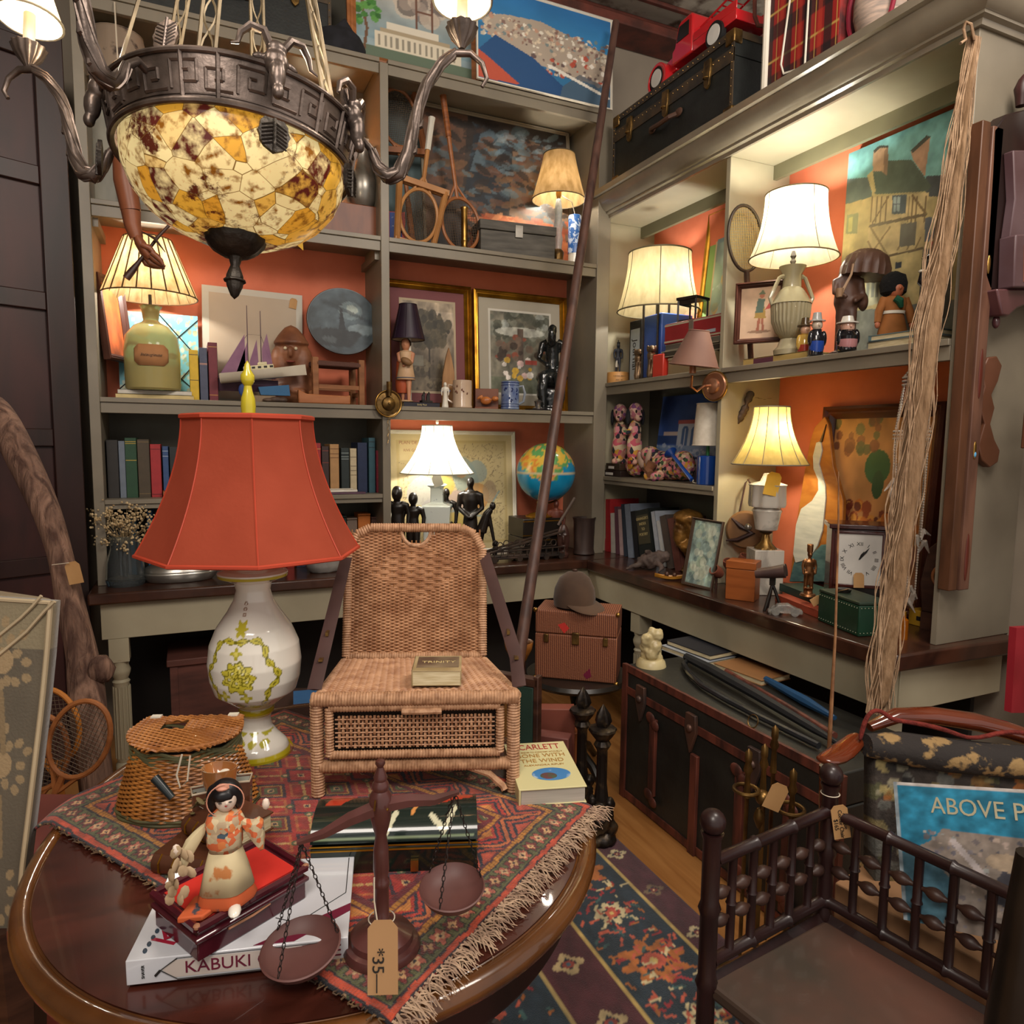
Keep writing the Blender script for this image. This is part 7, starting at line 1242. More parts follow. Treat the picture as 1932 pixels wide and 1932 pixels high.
# --- red lamp
b0=ON(486,1420);b0.z=TR;t=thing('table_lamp','large lamp with a red octagonal shade and a white vase body painted with yellow flowers','lamp',b0,CY);u=UN(b0);Z=lambda q:ZR(b0,q)
k=62*u;prof=[(0,0),(k,0),(k*1.03,.008),(k*1.0,Z(1432)),(k*.96,Z(1425)),(k*.97,Z(1418)),(k*.9,Z(1405)),(k*.86,Z(1400)),(k*.62,Z(1384)),(k*.44,Z(1368)),(k*.4,Z(1352)),(k*.45,Z(1344))]
body=[(k*.45,Z(1344)),(k*.52,Z(1340)),(k*.52,Z(1334)),(k*.48,Z(1330)),(72*u,Z(1300)),(80*u,Z(1275)),(83*u,Z(1245)),(79*u,Z(1212)),(66*u,Z(1180)),(47*u,Z(1152)),(35*u,Z(1130)),(30*u,Z(1112)),(33*u,Z(1097)),(50*u,Z(1090)),(61*u,Z(1086)),(62*u,Z(1078)),(50*u,Z(1074)),(30*u,Z(1072)),(24*u,Z(1052)),(0,Z(1050))]
def resamp(P,n):
 L_=[0]
 for a,b_ in zip(P,P[1:]):L_.append(L_[-1]+hypot(a[0]-b_[0],a[1]-b_[1]))
 o=[];
 for i in range(n):
  s_=L_[-1]*i/(n-1);j=max(0,min(len(P)-2,next((q for q in range(len(L_)) if L_[q] >= s_),1)-1));f_=(s_-L_[j])/max(1e-9,L_[j+1]-L_[j]);o.append((P[j][0]*(1-f_)+P[j+1][0]*f_,P[j][1]*(1-f_)+P[j+1][1]*f_))
 return o
def vcol(P,n):   # painted glaze: white, yellow rings, flower wreath on the front
 zz_=np.array([z for r,z in P]);rr_=np.array([r for r,z in P]);A=np.array([2*pi*j/n for j in range(n)])[None,:]+0*zz_[:,None];Zm=zz_[:,None]+0*A;Rm=rr_[:,None]+0*A
 c=CV(n,len(P),'ddd8cc');X=Rm*np.cos(A);F_=(np.sin(A) < .1);zc=Z(1252);s_=83*u;x=X/s_;y=(Zm-zc)/s_
 yl,yd='b3a82c','6e6a1c'
 def pt_(m,col):c.put(m & F_,col)
 r=np.hypot(x+.02,y+.02);th_=np.arctan2(y+.02,x+.02)
 pt_(r < .34*(1+.14*np.cos(9*th_)),yd);pt_(r < .32*(1+.14*np.cos(9*th_)),'c0b43c')
 for (a,b_) in ((-.12,.1),(.1,.08),(-.05,-.12),(.02,.22),(-.2,-.05),(.17,-.1)):
  q=np.hypot(x-a,y-b_);tq=np.arctan2(y-b_,x-a);w_=.1*(1+.22*np.cos(5*tq));pt_(np.abs(q-w_) < .012,yd);pt_(q < w_-.012,'d0c452');pt_(q < .03,'e0dcae');pt_(np.abs(q-.034) < .008,yd)
 for (a,b_) in ((-.05,.5),(.12,-.48),(-.35,-.45)):q=np.hypot(x-a,y-b_);tq=np.arctan2(y-b_,x-a);pt_(q < .1*(1+.35*np.cos(4*tq)),'a8a034');pt_(q < .05,'cfc562')
 R_=.68+.07*np.cos(4*th_+.3);hb_=np.hypot(x/.98,y/1.12);Rr=.70+.055*np.cos(6*th_);wd_=.05+.022*np.sin(18*th_);pt_(np.abs(hb_-Rr) < wd_,yd);pt_(np.abs(hb_-Rr) < wd_-.014,'bdb240');pt_(np.abs(hb_-Rr) < .012*np.abs(np.sin(18*th_)),yd)
 q=np.hypot(x,(y-.98)*.7);pt_(q < .11*(1+.3*np.cos(6*np.arctan2(y-.98,x))),'b5aa38')
 for y0_ in (1.25,1.36,1.47):pt_(np.abs(np.hypot(x,y-y0_)-.03) < .01,'8a6a54')
 for a,b_,col in ((Z(1500),Z(1428),'c0ae22'),(Z(1420),Z(1408),'c4b42c'),(Z(1346),Z(1331),'c0ae22'),(Z(1087),Z(1080),'b5a838')):c.put((Zm >= a) & (Zm <= b_),col)
 c.put(np.abs(Zm-Z(1424)) < .0012,'4a4020').put(np.abs(Zm-Z(1405)) < .001,'5a5020')
 q=(Zm > Z(1398)) & (Zm < Z(1372));pt_(q & (np.abs(x) < .42) & (np.sin(x*26)+np.cos(y*30) > .2),'a8a038')
 return np.clip(c.a,0,1)**2.2
m_gz=M('painted_majolica',attr=1,r=.12,coat=.6)
for nm,P in (('base',resamp(prof,70)),('vase_body',resamp(body,190))):n=240;obj(nm,G().lathe(P,n),m_gz,t,col=vcol(P,n).reshape(-1,3),ang=.7)
zb,ztp=Z(1040),Z(788);m_rs=M('burnt_red_silk','a4442a',r=.85,c2='963a20',sc=6,bump=.1,bs=90,tl=.2)
n8=8;A8=[radians(q) for q in (-68,-22,22,68,112,158,202,248)];A8=[a-radians(0) for a in A8]
def sq_(r,a):return Vector((r*cos(a)*1.0,r*sin(a)*.95,0))
Pp=[((188*(1-i/14)**1.75+108*(1-(1-i/14)**1.75))*u,zb+(ztp-zb)*i/14) for i in range(15)]
sh=obj('lamp_shade',G().rings([[sq_(r*1.03,a)+Vector((0,0,z)) for a in A8] for r,z in Pp],(0,0)),m_rs,t,ang=.35,label='burnt red silk octagonal shade');g=G()
for r,z,w_ in ((Pp[0][0],zb,.0045),(Pp[-1][0],ztp,.006)):
 P=[]
 for i in range(8):
  for f_ in (0,.33,.66):P.append((sq_(r*1.03,A8[i]).lerp(sq_(r*1.03,A8[(i+1) % 8]),f_))+Vector((0,0,z)))
 g.tube(P,w_,6,closed=True)
for a in A8:g.tube([sq_(r*1.032,a)+Vector((0,0,z)) for r,z in Pp],.0018,5)
obj('shade_piping',g,M('red_piping','b23f26',r=.6),sh);g=G()
for i in (2,6,5,1):
 g.tube([(sq_(r*1.03,A8[i]).lerp(sq_(r*1.03,A8[(i+1) % 8]),.5))+Vector((0,0,z)) for r,z in Pp],.001,4)
obj('harp',G().tube([(0,0,zb-.01),(0,0,ztp+.002)],.004,8).tube([(-.12,0,ztp),(.12,0,ztp)],.002,5),m_brass,t)
zf=[Z(q) for q in (784,777,768,752,738,728,721,716,708,698,688,680)];rf=(13,12,13,12,8,6.5,11,12,12,6,5,0)
obj('finial',G().lathe([(0,zf[0])]+[(r*u*1.0,z) for r,z in zip(rf,zf)],24),M('yellow_glaze','c4b42c',r=.15,coat=.6),t)
# --- wicker chair standing on the table
P0=Vector((.205,1.306,TR));ch_=thing('wicker_chair','low woven wicker chair with leather straps standing on the rug-covered table','chair',P0,CY+.07);cw=.355
q=((.536-.205)**2+(1.306-1.174)**2)**.5;cw=q+.012;zs0=ZR(P0,1318);Zb=lambda py,d=.33:ZA(*(Vector((P0.x,P0.y,0))+EF*d+ER*.18).xy,py)-P0.z
m_wk=M('wicker','bb8e6a',r=.5,c2='96694a',sc=30,bump=.2,bs=60);m_wd=M('wicker_binding','b98f6d',r=.5,c2='8c6548',sc=70,st=(1,1,1),lo=.3,hi=.6,bump=.8,bs=160,bst=(1,.2,.2));m_st_=M('dark_leather_strap','4a322e',r=.6,c2='3a2522',sc=8)
def weave(g,fn,rows,cols,amp,rad,seg=3,ph=0,jit=0):
 for j in range(rows):
  v=(j+.5)/rows;P=[];n=cols*seg
  for i in range(n+1):
   x=i/n;p,nn=fn(x,v);P.append(Vector(p)+Vector(nn)*amp*cos(pi*(x*cols+j)+ph)+Vector((0,0,random.uniform(-jit,jit))))
  g.tube(P,rad,5)
def wrap(g,A,B,r,n=None,pitch=.0055,bulge=.0008):
 A=Vector(A);B=Vector(B);n=int((B-A).length/pitch/.5);g.tube([A.lerp(B,i/n) for i in range(n+1)],[r+(bulge if i % 2 else -bulge) for i in range(n+1)],10)
sd=.31;zs1=Zb(1252,sd);sx0,sx1=0,cw
# seat frame + seat weave
g=G();wrap(g,(-.012,-.005,zs0),(cw+.004,-.005,zs0+.0),.0135);wrap(g,(0,0,zs0),(-.004,sd,zs1),.011);wrap(g,(cw,0,zs0),(cw-.052,sd,zs1),.011);wrap(g,(-.004,sd,zs1),(cw-.052,sd,zs1),.011);obj('seat_frame',g,m_wd,ch_)
g=G();weave(g,lambda x,v:((.005-.009*v+(cw-.01-.045*v)*x,.004+sd*v,zs0+.006+(zs1-zs0)*v),(0,0,1)),44,26,.0028,.0034,3);obj('woven_seat',g,m_wk,ch_)
# back
zk0=zs1+.012;zk1=Zb(997,sd+.07);bx0,bx1=.0,cw-.055;hh=zk1-zk0
bf=lambda x,z,o=0:Vector((bx0+(bx1-bx0)*x,sd+.005+.22*(z-zk0)-o,z))
def backfn(x,v):z=zk0+.008+(hh-.018)*v;return (bf(x,z),(0,-1,.2))
g=G();rows=74;cols=30
for j in range(rows):
 v=(j+.5)/rows;runs=[(0.02,.98)] if v < .905 else ([(.02,.39),(.6,.98)] if v < .97 else [(.05,.37),(.63,.95)])
 if v > .97:runs=[(.06,.36),(.64,.94)]
 for a,b_ in runs:
  n=max(4,int((b_-a)*cols*3));P=[]
  for i in range(n+1):
   x=a+(b_-a)*i/n;xx=x
   dmd=abs(x-.5)/.36+abs(v-.68)/.26 < 1;fq=cols*(1 if not dmd else .5);p,nn=backfn(x,v);P.append(p+Vector(nn)*.0022*cos(pi*(x*fq+(j if not dmd else j//2))))
  g.tube(P,.0024,4)
obj('woven_back',g,m_wk,ch_);g=G()
for i in range(cols+1):
 x=.02+.96*i/cols;top_=.985 if not .38 < x < .62 else .9;g.tube([bf(x,zk0+.006),bf(x,zk0+hh*top_)],.0016,4)
obj('back_stakes',g,M('wicker_stake','9a6a42',r=.55),ch_);g=G();c_=.05
P=[bf(0,zk0),bf(0,zk1-c_),bf(.06,zk1-c_*.3),bf(.16,zk1),bf(.84,zk1),bf(.94,zk1-c_*.3),bf(1,zk1-c_),bf(1,zk0),bf(0,zk0)]
for a,b_ in zip(P,P[1:]):wrap(g,a,b_,.0105)
obj('back_frame',g,m_wd,ch_);obj('handle_hole_rim',G().tube([bf(.5+.11*cos(a),zk1-.006-.036*sin(a)) for a in [pi*i/14 for i in range(15)]],.0045,8),m_wd,ch_)
# front legs, drawer and stretcher
zl=.0;g=G();zd1=zs0-.016;zd0=ZR(P0,1432);zst=ZR(P0,1446)
for nm,x in (('leg',-.004),('leg',cw-.004)):q=G();wrap(q,(x,0,0.004),(x,0,zs0),.0125);obj(nm,q,m_wd,ch_)
for nm,x in (('leg',.0),('leg',cw-.06)):q=G();wrap(q,(x,sd-.03,0.004),(x,sd,zs1),.0115);obj(nm,q,m_wd,ch_)
g=G();wrap(g,(0,0,zst),(cw-.01,0,zst),.0125);obj('stretcher',g,m_wd,ch_);
for s,x in ((1,.012),(-1,cw-.02)):g=G();g.tube([(x+s*.07,0,zst-.006),(x+s*.03,-.003,zst-.02),(x+s*.004,-.008,zst-.042),(x,-.012,.012)],.007,8)
obj('corner_bracket',g,m_wd,ch_);xd0,xd1=.02,cw-.03
dr=obj('drawer_front',(lambda g:(weave(g,lambda x,v:((xd0+.014+(xd1-xd0-.028)*v,-.002,zd0+.022+(zd1-zd0-.04)*x),(0,-1,0)),40,6,.0028,.0028,3),g)[1])(G()),m_wk,ch_);g=G()
for a,b_ in (((xd0,zd0+.01),(xd1,zd0+.01)),((xd1,zd0+.01),(xd1,zd1)),((xd1,zd1),(xd0,zd1)),((xd0,zd1),(xd0,zd0+.01))):wrap(g,(a[0],-.006,a[1]),(b_[0],-.006,b_[1]),.008)
g.tube([(cw*.42,-.014,zd1-.006),(cw*.52,-.016,zd1-.006),(cw*.62,-.014,zd1-.006)],.006,8);obj('drawer_rim',g,m_wd,dr);obj('drawer_box',G().bb(xd0+.005,xd1-.005,.006,.22,zd0+.012,zd1),M('dark_basket_inside','2a1c12',r=.9),dr)
g=G()
for i in range(7):z=zd0+.026+(zd1-zd0-.05)*i/6;g.tube([(xd0+.01,-.004,z),(xd1-.01,-.004,z)],.0016,4)
obj('drawer_rods',g,m_wk,dr)
for s,xb,xs in ((-1,bx0-.004,-.012),(1,bx1+.004,cw+.008)):
 A_=bf(0 if s < 0 else 1,zk1-.062);A_.x=xb;B_=Vector((xs-s*.002,.085,zs0+.05));C_=Vector((xs,.02,zs0+.01))
 obj('leather_strap',G().tube([A_,A_.lerp(B_,.5),B_,C_],.0135,4,fl=.16,up=(0,1,0)),m_st_,ch_);obj('buckle',G().box(tuple(A_.lerp(B_,.78)),(.006,.03,.008)).box(tuple(B_),(.008,.03,.004)),m_abr,ch_)
# paperback on the seat
bp=Vector(ON(818,1300,TR+zs0+.008));bp=P0+Matrix.Rotation(CY,3,'Z') @ Vector((cw*.455,.035,zs0+.013));t=thing('paperback_book','thick worn paperback lying on the wicker seat','book',bp,CY+.06);t.rotation_euler.x=-.02
obj('cover',G().bb(0,.095,0,.1,0,.002).bb(0,.095,0,.1,.028,.03).bb(0,.003,0,.1,0,.03),M('worn_cream_cover','b09c74',r=.6,c2='8a7650',sc=10),t,bev=.001);obj('pages',G().bb(.003,.093,.001,.099,.002,.028),m_page,t);obj('cover_picture',G().bb(.008,.09,.02,.092,.03,.0305),M('brown_cover_print','5a4638',r=.5,c2='8a7a60',sc=14),t);txt('TRINITY',.018,M('gold_letter',''),t,(.05,.055,.0307),(0,0,0),name='title')
# --- scarlett book
A=Vector((.536,1.122,TR));B=Vector((.658,1.09,TR));w=(B-A).length;an=atan2(B.y-A.y,B.x-A.x);t=thing('hardcover_book','thick cream hardcover novel with a red and gold title on the right of the rug','book',A,an-.02);m_crm=M('cream_jacket','d0c896',r=.35,c2='c8c08e',sc=3);hb,db=.034,.2
obj('cover',G().bb(0,w,0,db,0,.003).bb(0,w,0,db,hb-.003,hb).bb(-.003,.001,0,db,0,hb),m_crm,t,bev=.001);obj('pages',G().bb(.002,w-.003,.003,db-.003,.003,hb-.003),M('white_pages','b8b2a6',r=.8,c2='a8a296',sc=6,st=(1,1,40)),t)
fl=(0,0,0);z_=hb+.0003;m_rt,m_gt=M('title_red','a8242a',r=.4),M('title_gold','a87a34',r=.4)
for s,y,sz,m_,sx in (('SCARLETT',.176,.034,m_rt,.62),('THE SEQUEL TO MARGARET MITCHELL\'S',.152,.006,m_gt,.9),('GONE WITH',.136,.022,m_gt,.82),('THE WIND',.113,.022,m_gt,.82),('ALEXANDRA RIPLEY',.094,.009,m_gt,1)):txt(s,sz,m_,t,(w*.5,y,z_),fl,name='title',sx=sx)
obj('oval_picture',G().ell((w*.55,.055,z_),(.038,.026,.0006),28),M('sky_print','3a78b0',r=.4,c2='a8bccc',sc=40,lo=.3,hi=.4),t);obj('portrait_print',G().ell((w*.5,.048,z_+.0002),(.018,.014,.0008),16),M('plum_print','6a2a3a',r=.4,c2='2f5a3c',sc=60),t)
# --- japanned tin box
A=Vector((.15,1.062,TR));B=Vector((.392,.975,TR));w=(B-A).length;an=atan2(B.y-A.y,B.x-A.x);t=thing('tin_box','black and green enamelled domed tin box with a red painted lid behind the scales','box',A,an);h1=ZR(A,1602);hd2=ZR(A+EF*.05,1545);d_=.11
m_tin_=M('black_enamel','0d1412',r=.16,coat=.6,c2='12201a',sc=4);obj('body',G().bb(0,w,0,d_,0,h1),m_tin_,t,bev=.002);
n=14;c=CV(120,40,'16231f');c.poly([(.05,.5),(.12,.95),(.95,.95),(.98,.6),(.7,.45),(.6,.6),(.35,.55),(.25,.75),(.15,.5)],'b03a26').blots(7,['1a1c1c'],(.05,.08),(.1,.6,.95,.9),3,1).line([(.38,.25),(.45,.12),(.5,.35)],.09,'c9c6a8').line([(.72,.3),(.8,.12),(.86,.4)],.09,'c9c6a8').line([(.6,.35),(.7,.8)],.06,'c9884a').line([(.03,.05),(.97,.05)],.03,'8a9a7a')
def domef(u_,v_):a=pi*.02+v_*pi*.96;return (w*u_,d_/2-d_/2*cos(a)*1.02,h1+.003+(hd2-h1+.02)*sin(a)**.8*.9)
obj('lid',G().sheet(domef,120,40),M('painted_tin',attr=1,r=.18,coat=.6),t,col=c.lin(),ang=2);obj('lid_ends',G().prism([(domef(0,i/n)[1],domef(0,i/n)[2]) for i in range(n+1)],0,.001,'x').prism([(domef(0,i/n)[1],domef(0,i/n)[2]) for i in range(n+1)],w-.001,w,'x'),m_tin_,t)
obj('gold_line',G().bb(-.001,w+.001,-.0015,0,h1-.006,h1-.004).bb(-.001,w+.001,-.0015,0,h1+.001,h1+.003),m_gold,t);obj('lock_tab',G().box((w*.62,-.004,h1*.35),(.012,.006,.018)),m_brass,t)
# --- creel basket
cb=Vector((-.02,1.375,TR));t=thing('creel_basket','wicker fishing creel basket with a hole in the lid at the left of the table','basket',cb,CY+.1);Zc=lambda q:ZR(cb-EF*.05,q);hB=Zc(1413)
def dsh(a,k): # D-shaped outline, k = height fraction
 s_=1-.26*k**1.2;x=.12*s_*cos(a);y=(.084 if sin(a) < 0 else .05)*s_*sin(a);
 return Vector((x,y,0))
m_ck=M('golden_wicker','a4682c',r=.4,c2='7c4a1c',sc=25,bump=.2,bs=60,coat=.2);g=G()
for j in range(30):
 k=j/29;n=132;z=.012+(hB-.02)*k;g.tube([dsh(2*pi*i/n,k)*(1+.022*cos(pi*(i/3.0)+pi*j))+Vector((0,0,z)) for i in range(n)],.0027,4,closed=True)
obj('woven_body',g,m_ck,t);obj('liner',G().rings([[dsh(2*pi*i/48,k)*.955+Vector((0,0,.005+(hB-.01)*k)) for i in range(48)] for k in (0,.5,1)]),M('dark_basket_inside',''),t);m_gr=M('olive_willow','5c5838',r=.6,c2='42402a',sc=20)
g=G()
for j in range(5):n=110;z=hB-.018+.006*j;g.tube([dsh(2*pi*i/n,.96)*(1.035+.02*sin(i*.5+j*1.3))+Vector((0,0,z+.004*sin(i*.45+j)-(.014 if sin(2*pi*i/n) < 0 else 0)*abs(sin(2*pi*i/n)))) for i in range(n)],.003,5,closed=True)
for j in range(2):n=110;g.tube([dsh(2*pi*i/n,0)*(1.02+.015*sin(i*.5+j*2))+Vector((0,0,.006+.006*j)) for i in range(n)],.003,5,closed=True)
obj('olive_border',g,m_gr,t);g=G();m_lid=M('orange_wicker','a86e38',r=.45,c2='854f24',sc=25,coat=.2);T_=Matrix.Translation((0,0,hB+.012)) @ rot('X',.10)
for j in range(30):
 y=-.068+.118*j/29;xm=.1*sqrt(max(0.02,1-(min(0,y)/.076)**2)) if y < 0 else .1-.1*(y/.05)*.12;hole=.0 < y < .03;segs=[(-xm,xm)] if not hole else [(-xm,-.048),(-.005,xm)]
 for a,b_ in segs:n=max(3,int((b_-a)/.0035));g.tube([T_ @ Vector((a+(b_-a)*i/n,y,.0018*cos(pi*((a+(b_-a)*i/n)/.009)+pi*j)+.004*(1-(y/.07)**2))) for i in range(n+1)],.0024,4)
lid=obj('lid',g,m_lid,t);obj('lid_rim',G().tube([T_ @ (dsh(2*pi*i/60,.9)*1.02) for i in range(60)],.0045,6,closed=True),m_lid,lid);g=G()
for s in (-1,1):g.box(tuple(T_ @ Vector((s*.07,.047,.006))),(.018,.012,.003))
obj('hinge_tab',g,m_white,t);fy=dsh(-pi/2,.7).y;obj('latch_string',G().tube([(.02,-.082,hB+.004),(.012,-.088,hB-.03),(.018,-.09,hB-.052),(.03,-.09,hB-.04),(.034,-.084,hB+.002)],.0016,5),m_str,t);obj('peg',G().tube([(-.022,-.094,hB-.03),(.01,-.105,hB-.062)],[.008,.006],10),M('dark_green_peg','20282a',r=.3),t)
# --- leather books, ceramic vases, orange bowl
m_lb=M('brown_calf_leather','5e3622',r=.4,c2='3f2316',sc=8,coat=.15)
def calf(lab,p,L_,d,h,rz):
 t=thing('leather_book',lab,'book',p,rz);g=G().bb(0,L_,0,d,0,.003).bb(0,L_,0,d,h-.003,h);g.prism([(0,0),(-.008,h*.25),(-.009,h*.5),(-.008,h*.75),(0,h)],0,L_,'x');obj('cover',g,m_lb,t,bev=.001);obj('pages',G().bb(.003,L_-.003,0,d-.004,.003,h-.003),m_page,t);g=G()
 for i in range(5):x=L_*(.12+.19*i);g.tube([(x,-.0,0),(x,-.01,h*.3),(x,-.01,h*.7),(x,0,h)],.0014,5)
 obj('spine_band',g,m_gold,t);return t
A=ON(292,1648);calf('brown leather book with raised gilt bands lying left of the doll, lower of the pair',A,.125,.1,.034,CY-.22);A2=ON(335,1585,TR+.035);calf('second brown leather book angled on top of the first behind the doll',Vector((A.x+.045,A.y+.04,TR+.0345)),.11,.085,.03,CY-.55)
m_bv=M('brown_ceramic','42241a',r=.2,c2='5c3826',sc=18,coat=.5);m_gry=M('grey_glaze_inside','8a8c84',r=.25)
for lab,px,yt,yb,rz in (('square brown ceramic vase with a pale rim left of the doll',381,1490,1552,.5),('square brown ceramic vase with a pale rim right behind the doll',458,1468,1530,.2)):
 d0=dep(ON(px,yb+38));p=PD(px,yb,d0);p.z=TR+.066;t=thing('ceramic_vase',lab,'vase',p,CY+rz,'square brown ceramic vases');u=UN(p);w=17*u;h=(yb-yt)*u*.95;t.location.z=TR;h=h+.066 if 0 else h
 h=ZA(p.x,p.y,yt)-TR;obj('body',G().rings([[Vector((a*w*k,b_*w*k,z)) for a,b_ in ((-1,-1),(1,-1),(1,1),(-1,1))] for k,z in ((.8,0),(1,h),(.84,h),(.7,h*.6))]),m_bv,t,bev=.002);obj('rim',G().tube([(a*w*.93,b_*w*.93,h) for a,b_ in ((-1,-1),(1,-1),(1,1),(-1,1))],.0018,6,closed=True),M('pale_rim','b8a890',r=.4),t);obj('glaze_inside',G().bb(-w*.8,w*.8,-w*.8,w*.8,h*.9,h*.97),m_gry,t)
 obj('drawn_line',G().tube([(-w*.1+.003*(-1)**i,-w*.96,h*(.35+.06*i)) for i in range(8)],.0007,4),m_str,t)
d0=dep(ON(416,1588));p=PD(416,1530,d0);u=UN(p);t=thing('ceramic_bowl','small orange glazed pinched bowl on a tall foot behind the doll','bowl',(p.x,p.y,TR),CY);zt_=ZA(p.x,p.y,1447)-TR;obj('bowl_body',G().lathe([(.022,0),(.025,.005),(.014,.02),(.013,zt_*.6),(.02,zt_*.66),(30*u,zt_*.8),(32*u,zt_),(29*u,zt_),(18*u,zt_*.82),(0,zt_*.78)],40,flute=.03,fn=3,sq=(1,.8)),M('orange_glaze','b06a34',r=.12,coat=.7,c2='8a5c34',sc=10),t,ang=1.2);obj('price_sticker',G().ell((.006,.008,zt_*.9),(.009,.007,.001),14,(.5,0,0)),m_white,t)
t=thing('dried_leaves','sprig of dried green leaves lying by the leather books','dried leaves',A+Vector((.08,.05,.066)));g=G();R=random.Random(8)
for i in range(16):c_=(R.uniform(-.03,.03),R.uniform(-.02,.02),R.uniform(0,.03));g.ell(c_,(.009,.004,.0012),8,(R.uniform(-1,1),R.uniform(-1,1),R.uniform(0,6)))
g.tube([(-.03,0,.003),(0,.0,.012),(.035,-.01,.02)],.001,4);obj('leaves',g,M('dry_green_leaf','46492f',r=.7,c2='6d5a34',sc=20),t)
# --- kabuki book, red lacquer box, doll
A=Vector((-.091,.935,TR-.002));dS=(Vector((.067,.894,0))-Vector((-.091,.935,0))).normalized();an=atan2(dS.y,dS.x);L_=.268;D_=.185;hk=.033
t=thing('kabuki_book','large white hardcover book with purple spine lettering at the front of the table','book',A,an);m_wj=M('glossy_white_jacket','cfd0d4',r=.14,c2='c4c6cc',sc=3,coat=.6)
obj('cover',G().bb(0,L_,0,D_,0,.003).bb(0,L_,0,D_,hk-.003,hk).bb(0,L_,-.003,.002,0,hk),m_wj,t,bev=.0012);obj('pages',G().bb(.003,L_-.003,.002,D_-.003,.003,hk-.003),m_page,t);m_pr=M('purple_letter','6a1c34',r=.4)
obj('spine_panel',G().prism([(.042,hk*.5),(.056,hk*.15),(L_-.01,hk*.15),(L_-.01,hk*.85),(.056,hk*.85)],-.0036,-.003),M('cream_spine','cbbfb6',r=.3),t);obj('spine_rule',G().tube([(.06,-.004,hk*.92),(.04,-.004,hk*.5),(.06,-.004,hk*.08),(L_-.01,-.004,hk*.08)],.0008,4).tube([(.06,-.004,hk*.92),(L_-.01,-.004,hk*.92)],.0005,4).tube([(.034,-.004,hk*.3),(.04,-.004,hk*.5)],.0016,4),m_ink,t)
txt('KABUKI COSTUME',.0225,m_pr,t,(.068,-.0039,hk*.5),al='LEFT',sx=1.02,name='title');txt('SHAVER',.005,m_ink,t,(.02,-.0035,hk*.5),(pi/2,-pi/2,0),name='author_name');m_rb=M('brick_red_letter','9e2238',r=.35)
txt('KABUKI',.05,m_rb,t,(.035,.02,hk+.0004),(0,0,1.15),al='LEFT',name='title');txt('COSTUME',.03,m_rb,t,(.07,.012,hk+.0004),(0,0,1.15),al='LEFT',name='title')
g=G()
for i in range(14):g.ell((.018+.0012*i,.012+.012*i,hk+.0004),(.0028,.0055,.0005),8,(0,0,.3))
obj('rope_print',g,M('slate_print','3c4a58',r=.4),t);obj('plum_stripe',G().prism([(.15,.0),(.2,.0),(L_,.05),(L_,.066)],hk,hk+.0006,'z'),m_pr,t);obj('cover_rule',G().tube([(.17,.05,hk+.0005),(.2,.035,hk+.0005),(L_-.008,.09,hk+.0005),(L_-.008,D_-.01,hk+.0005)],.0006,4),m_ink,t)
zk=TR+hk-.0015;Nn=ON(374,1816,zk);dL=ON(303,1738,zk)-Nn;dR=ON(577,1694,zk)-Nn;dL=Vector((-dR.y,dR.x,0)).normalized()*dL.length*.97;m_lr=M('worn_maroon_lacquer','4c1420',r=.2,c2='3a0f18',sc=7,coat=.5);hr=.044
a1=atan2(dR.y,dR.x);wR=dR.length;wL=wR*.92;wL=dL.length;t=thing('lacquer_stand','maroon lacquered display stand with a bright red felt top on the white book','stand',Nn,a1);sk=.0
def bx(o,z):return [Vector((a,b_,z)) for a,b_ in ((-o,-o),(wR+o,-o),(wR+o,wL+o),(-o,wL+o))]
obj('base',G().rings([bx(.0,0),bx(.0,hr*.55),bx(.004,hr*.6),bx(.004,hr*.7),bx(-.002,hr*.78),bx(-.002,hr)]),m_lr,t,flat=1,bev=.0015)
g=G()
for p_,q_ in (((-.001,-.001),(wR+.001,-.001)),((wR+.001,-.001),(wR+.001,wL+.001)),((wR+.001,wL+.001),(-.001,wL+.001)),((-.001,wL+.001),(-.001,-.001))):g.tube([(*p_,hr+.001),(*q_,hr+.001)],.0052,6)
obj('raised_rim',g,m_lr,t);obj('felt_top',G().bb(.009,wR-.009,.009,wL-.009,hr-.001,hr+.0012),M('bright_red_felt','cf2e22',r=.9,c2='c0281e',sc=20),t);obj('chipped_corner',G().ell((0,0,hr+.003),(.005,.005,.004),10).ell((wR,0,hr+.003),(.006,.004,.004),10).ell((-.0,wL,hr+.003),(.004,.004,.003),8).tube([(.04,-.0015,hr*.5),(.075,-.0015,hr*.48),(.1,-.0015,hr*.54)],.0022,4),M('bare_wood_chip','9a6a4c',r=.7),t)
zd=zk+hr+.0012;dp=Vector(at(428,1700,'z',zd));t=thing('kabuki_doll','japanese doll in an orange and cream kimono standing on the red felt stand','doll',dp,CY+.3);h=ZR(dp,1475);u=UN(dp)
mk1=M('orange_cream_kimono','c0a888',r=.8,kind='cells',sc=150,cols=[(.3,'c4623a'),(.5,'c9b894'),(.62,'3c4c58'),(.7,'cf7a44'),(.85,'b8a888')],lo=0,hi=.3);mk2=M('cream_brocade','c4b48e',r=.7,c2='b0703c',sc=26,lo=.36,hi=.4);mk3=M('orange_hem','b8552c',r=.8,c2='3c4048',sc=40,lo=.36,hi=.4);msk=M('white_face_powder','e2cfbe',r=.4)
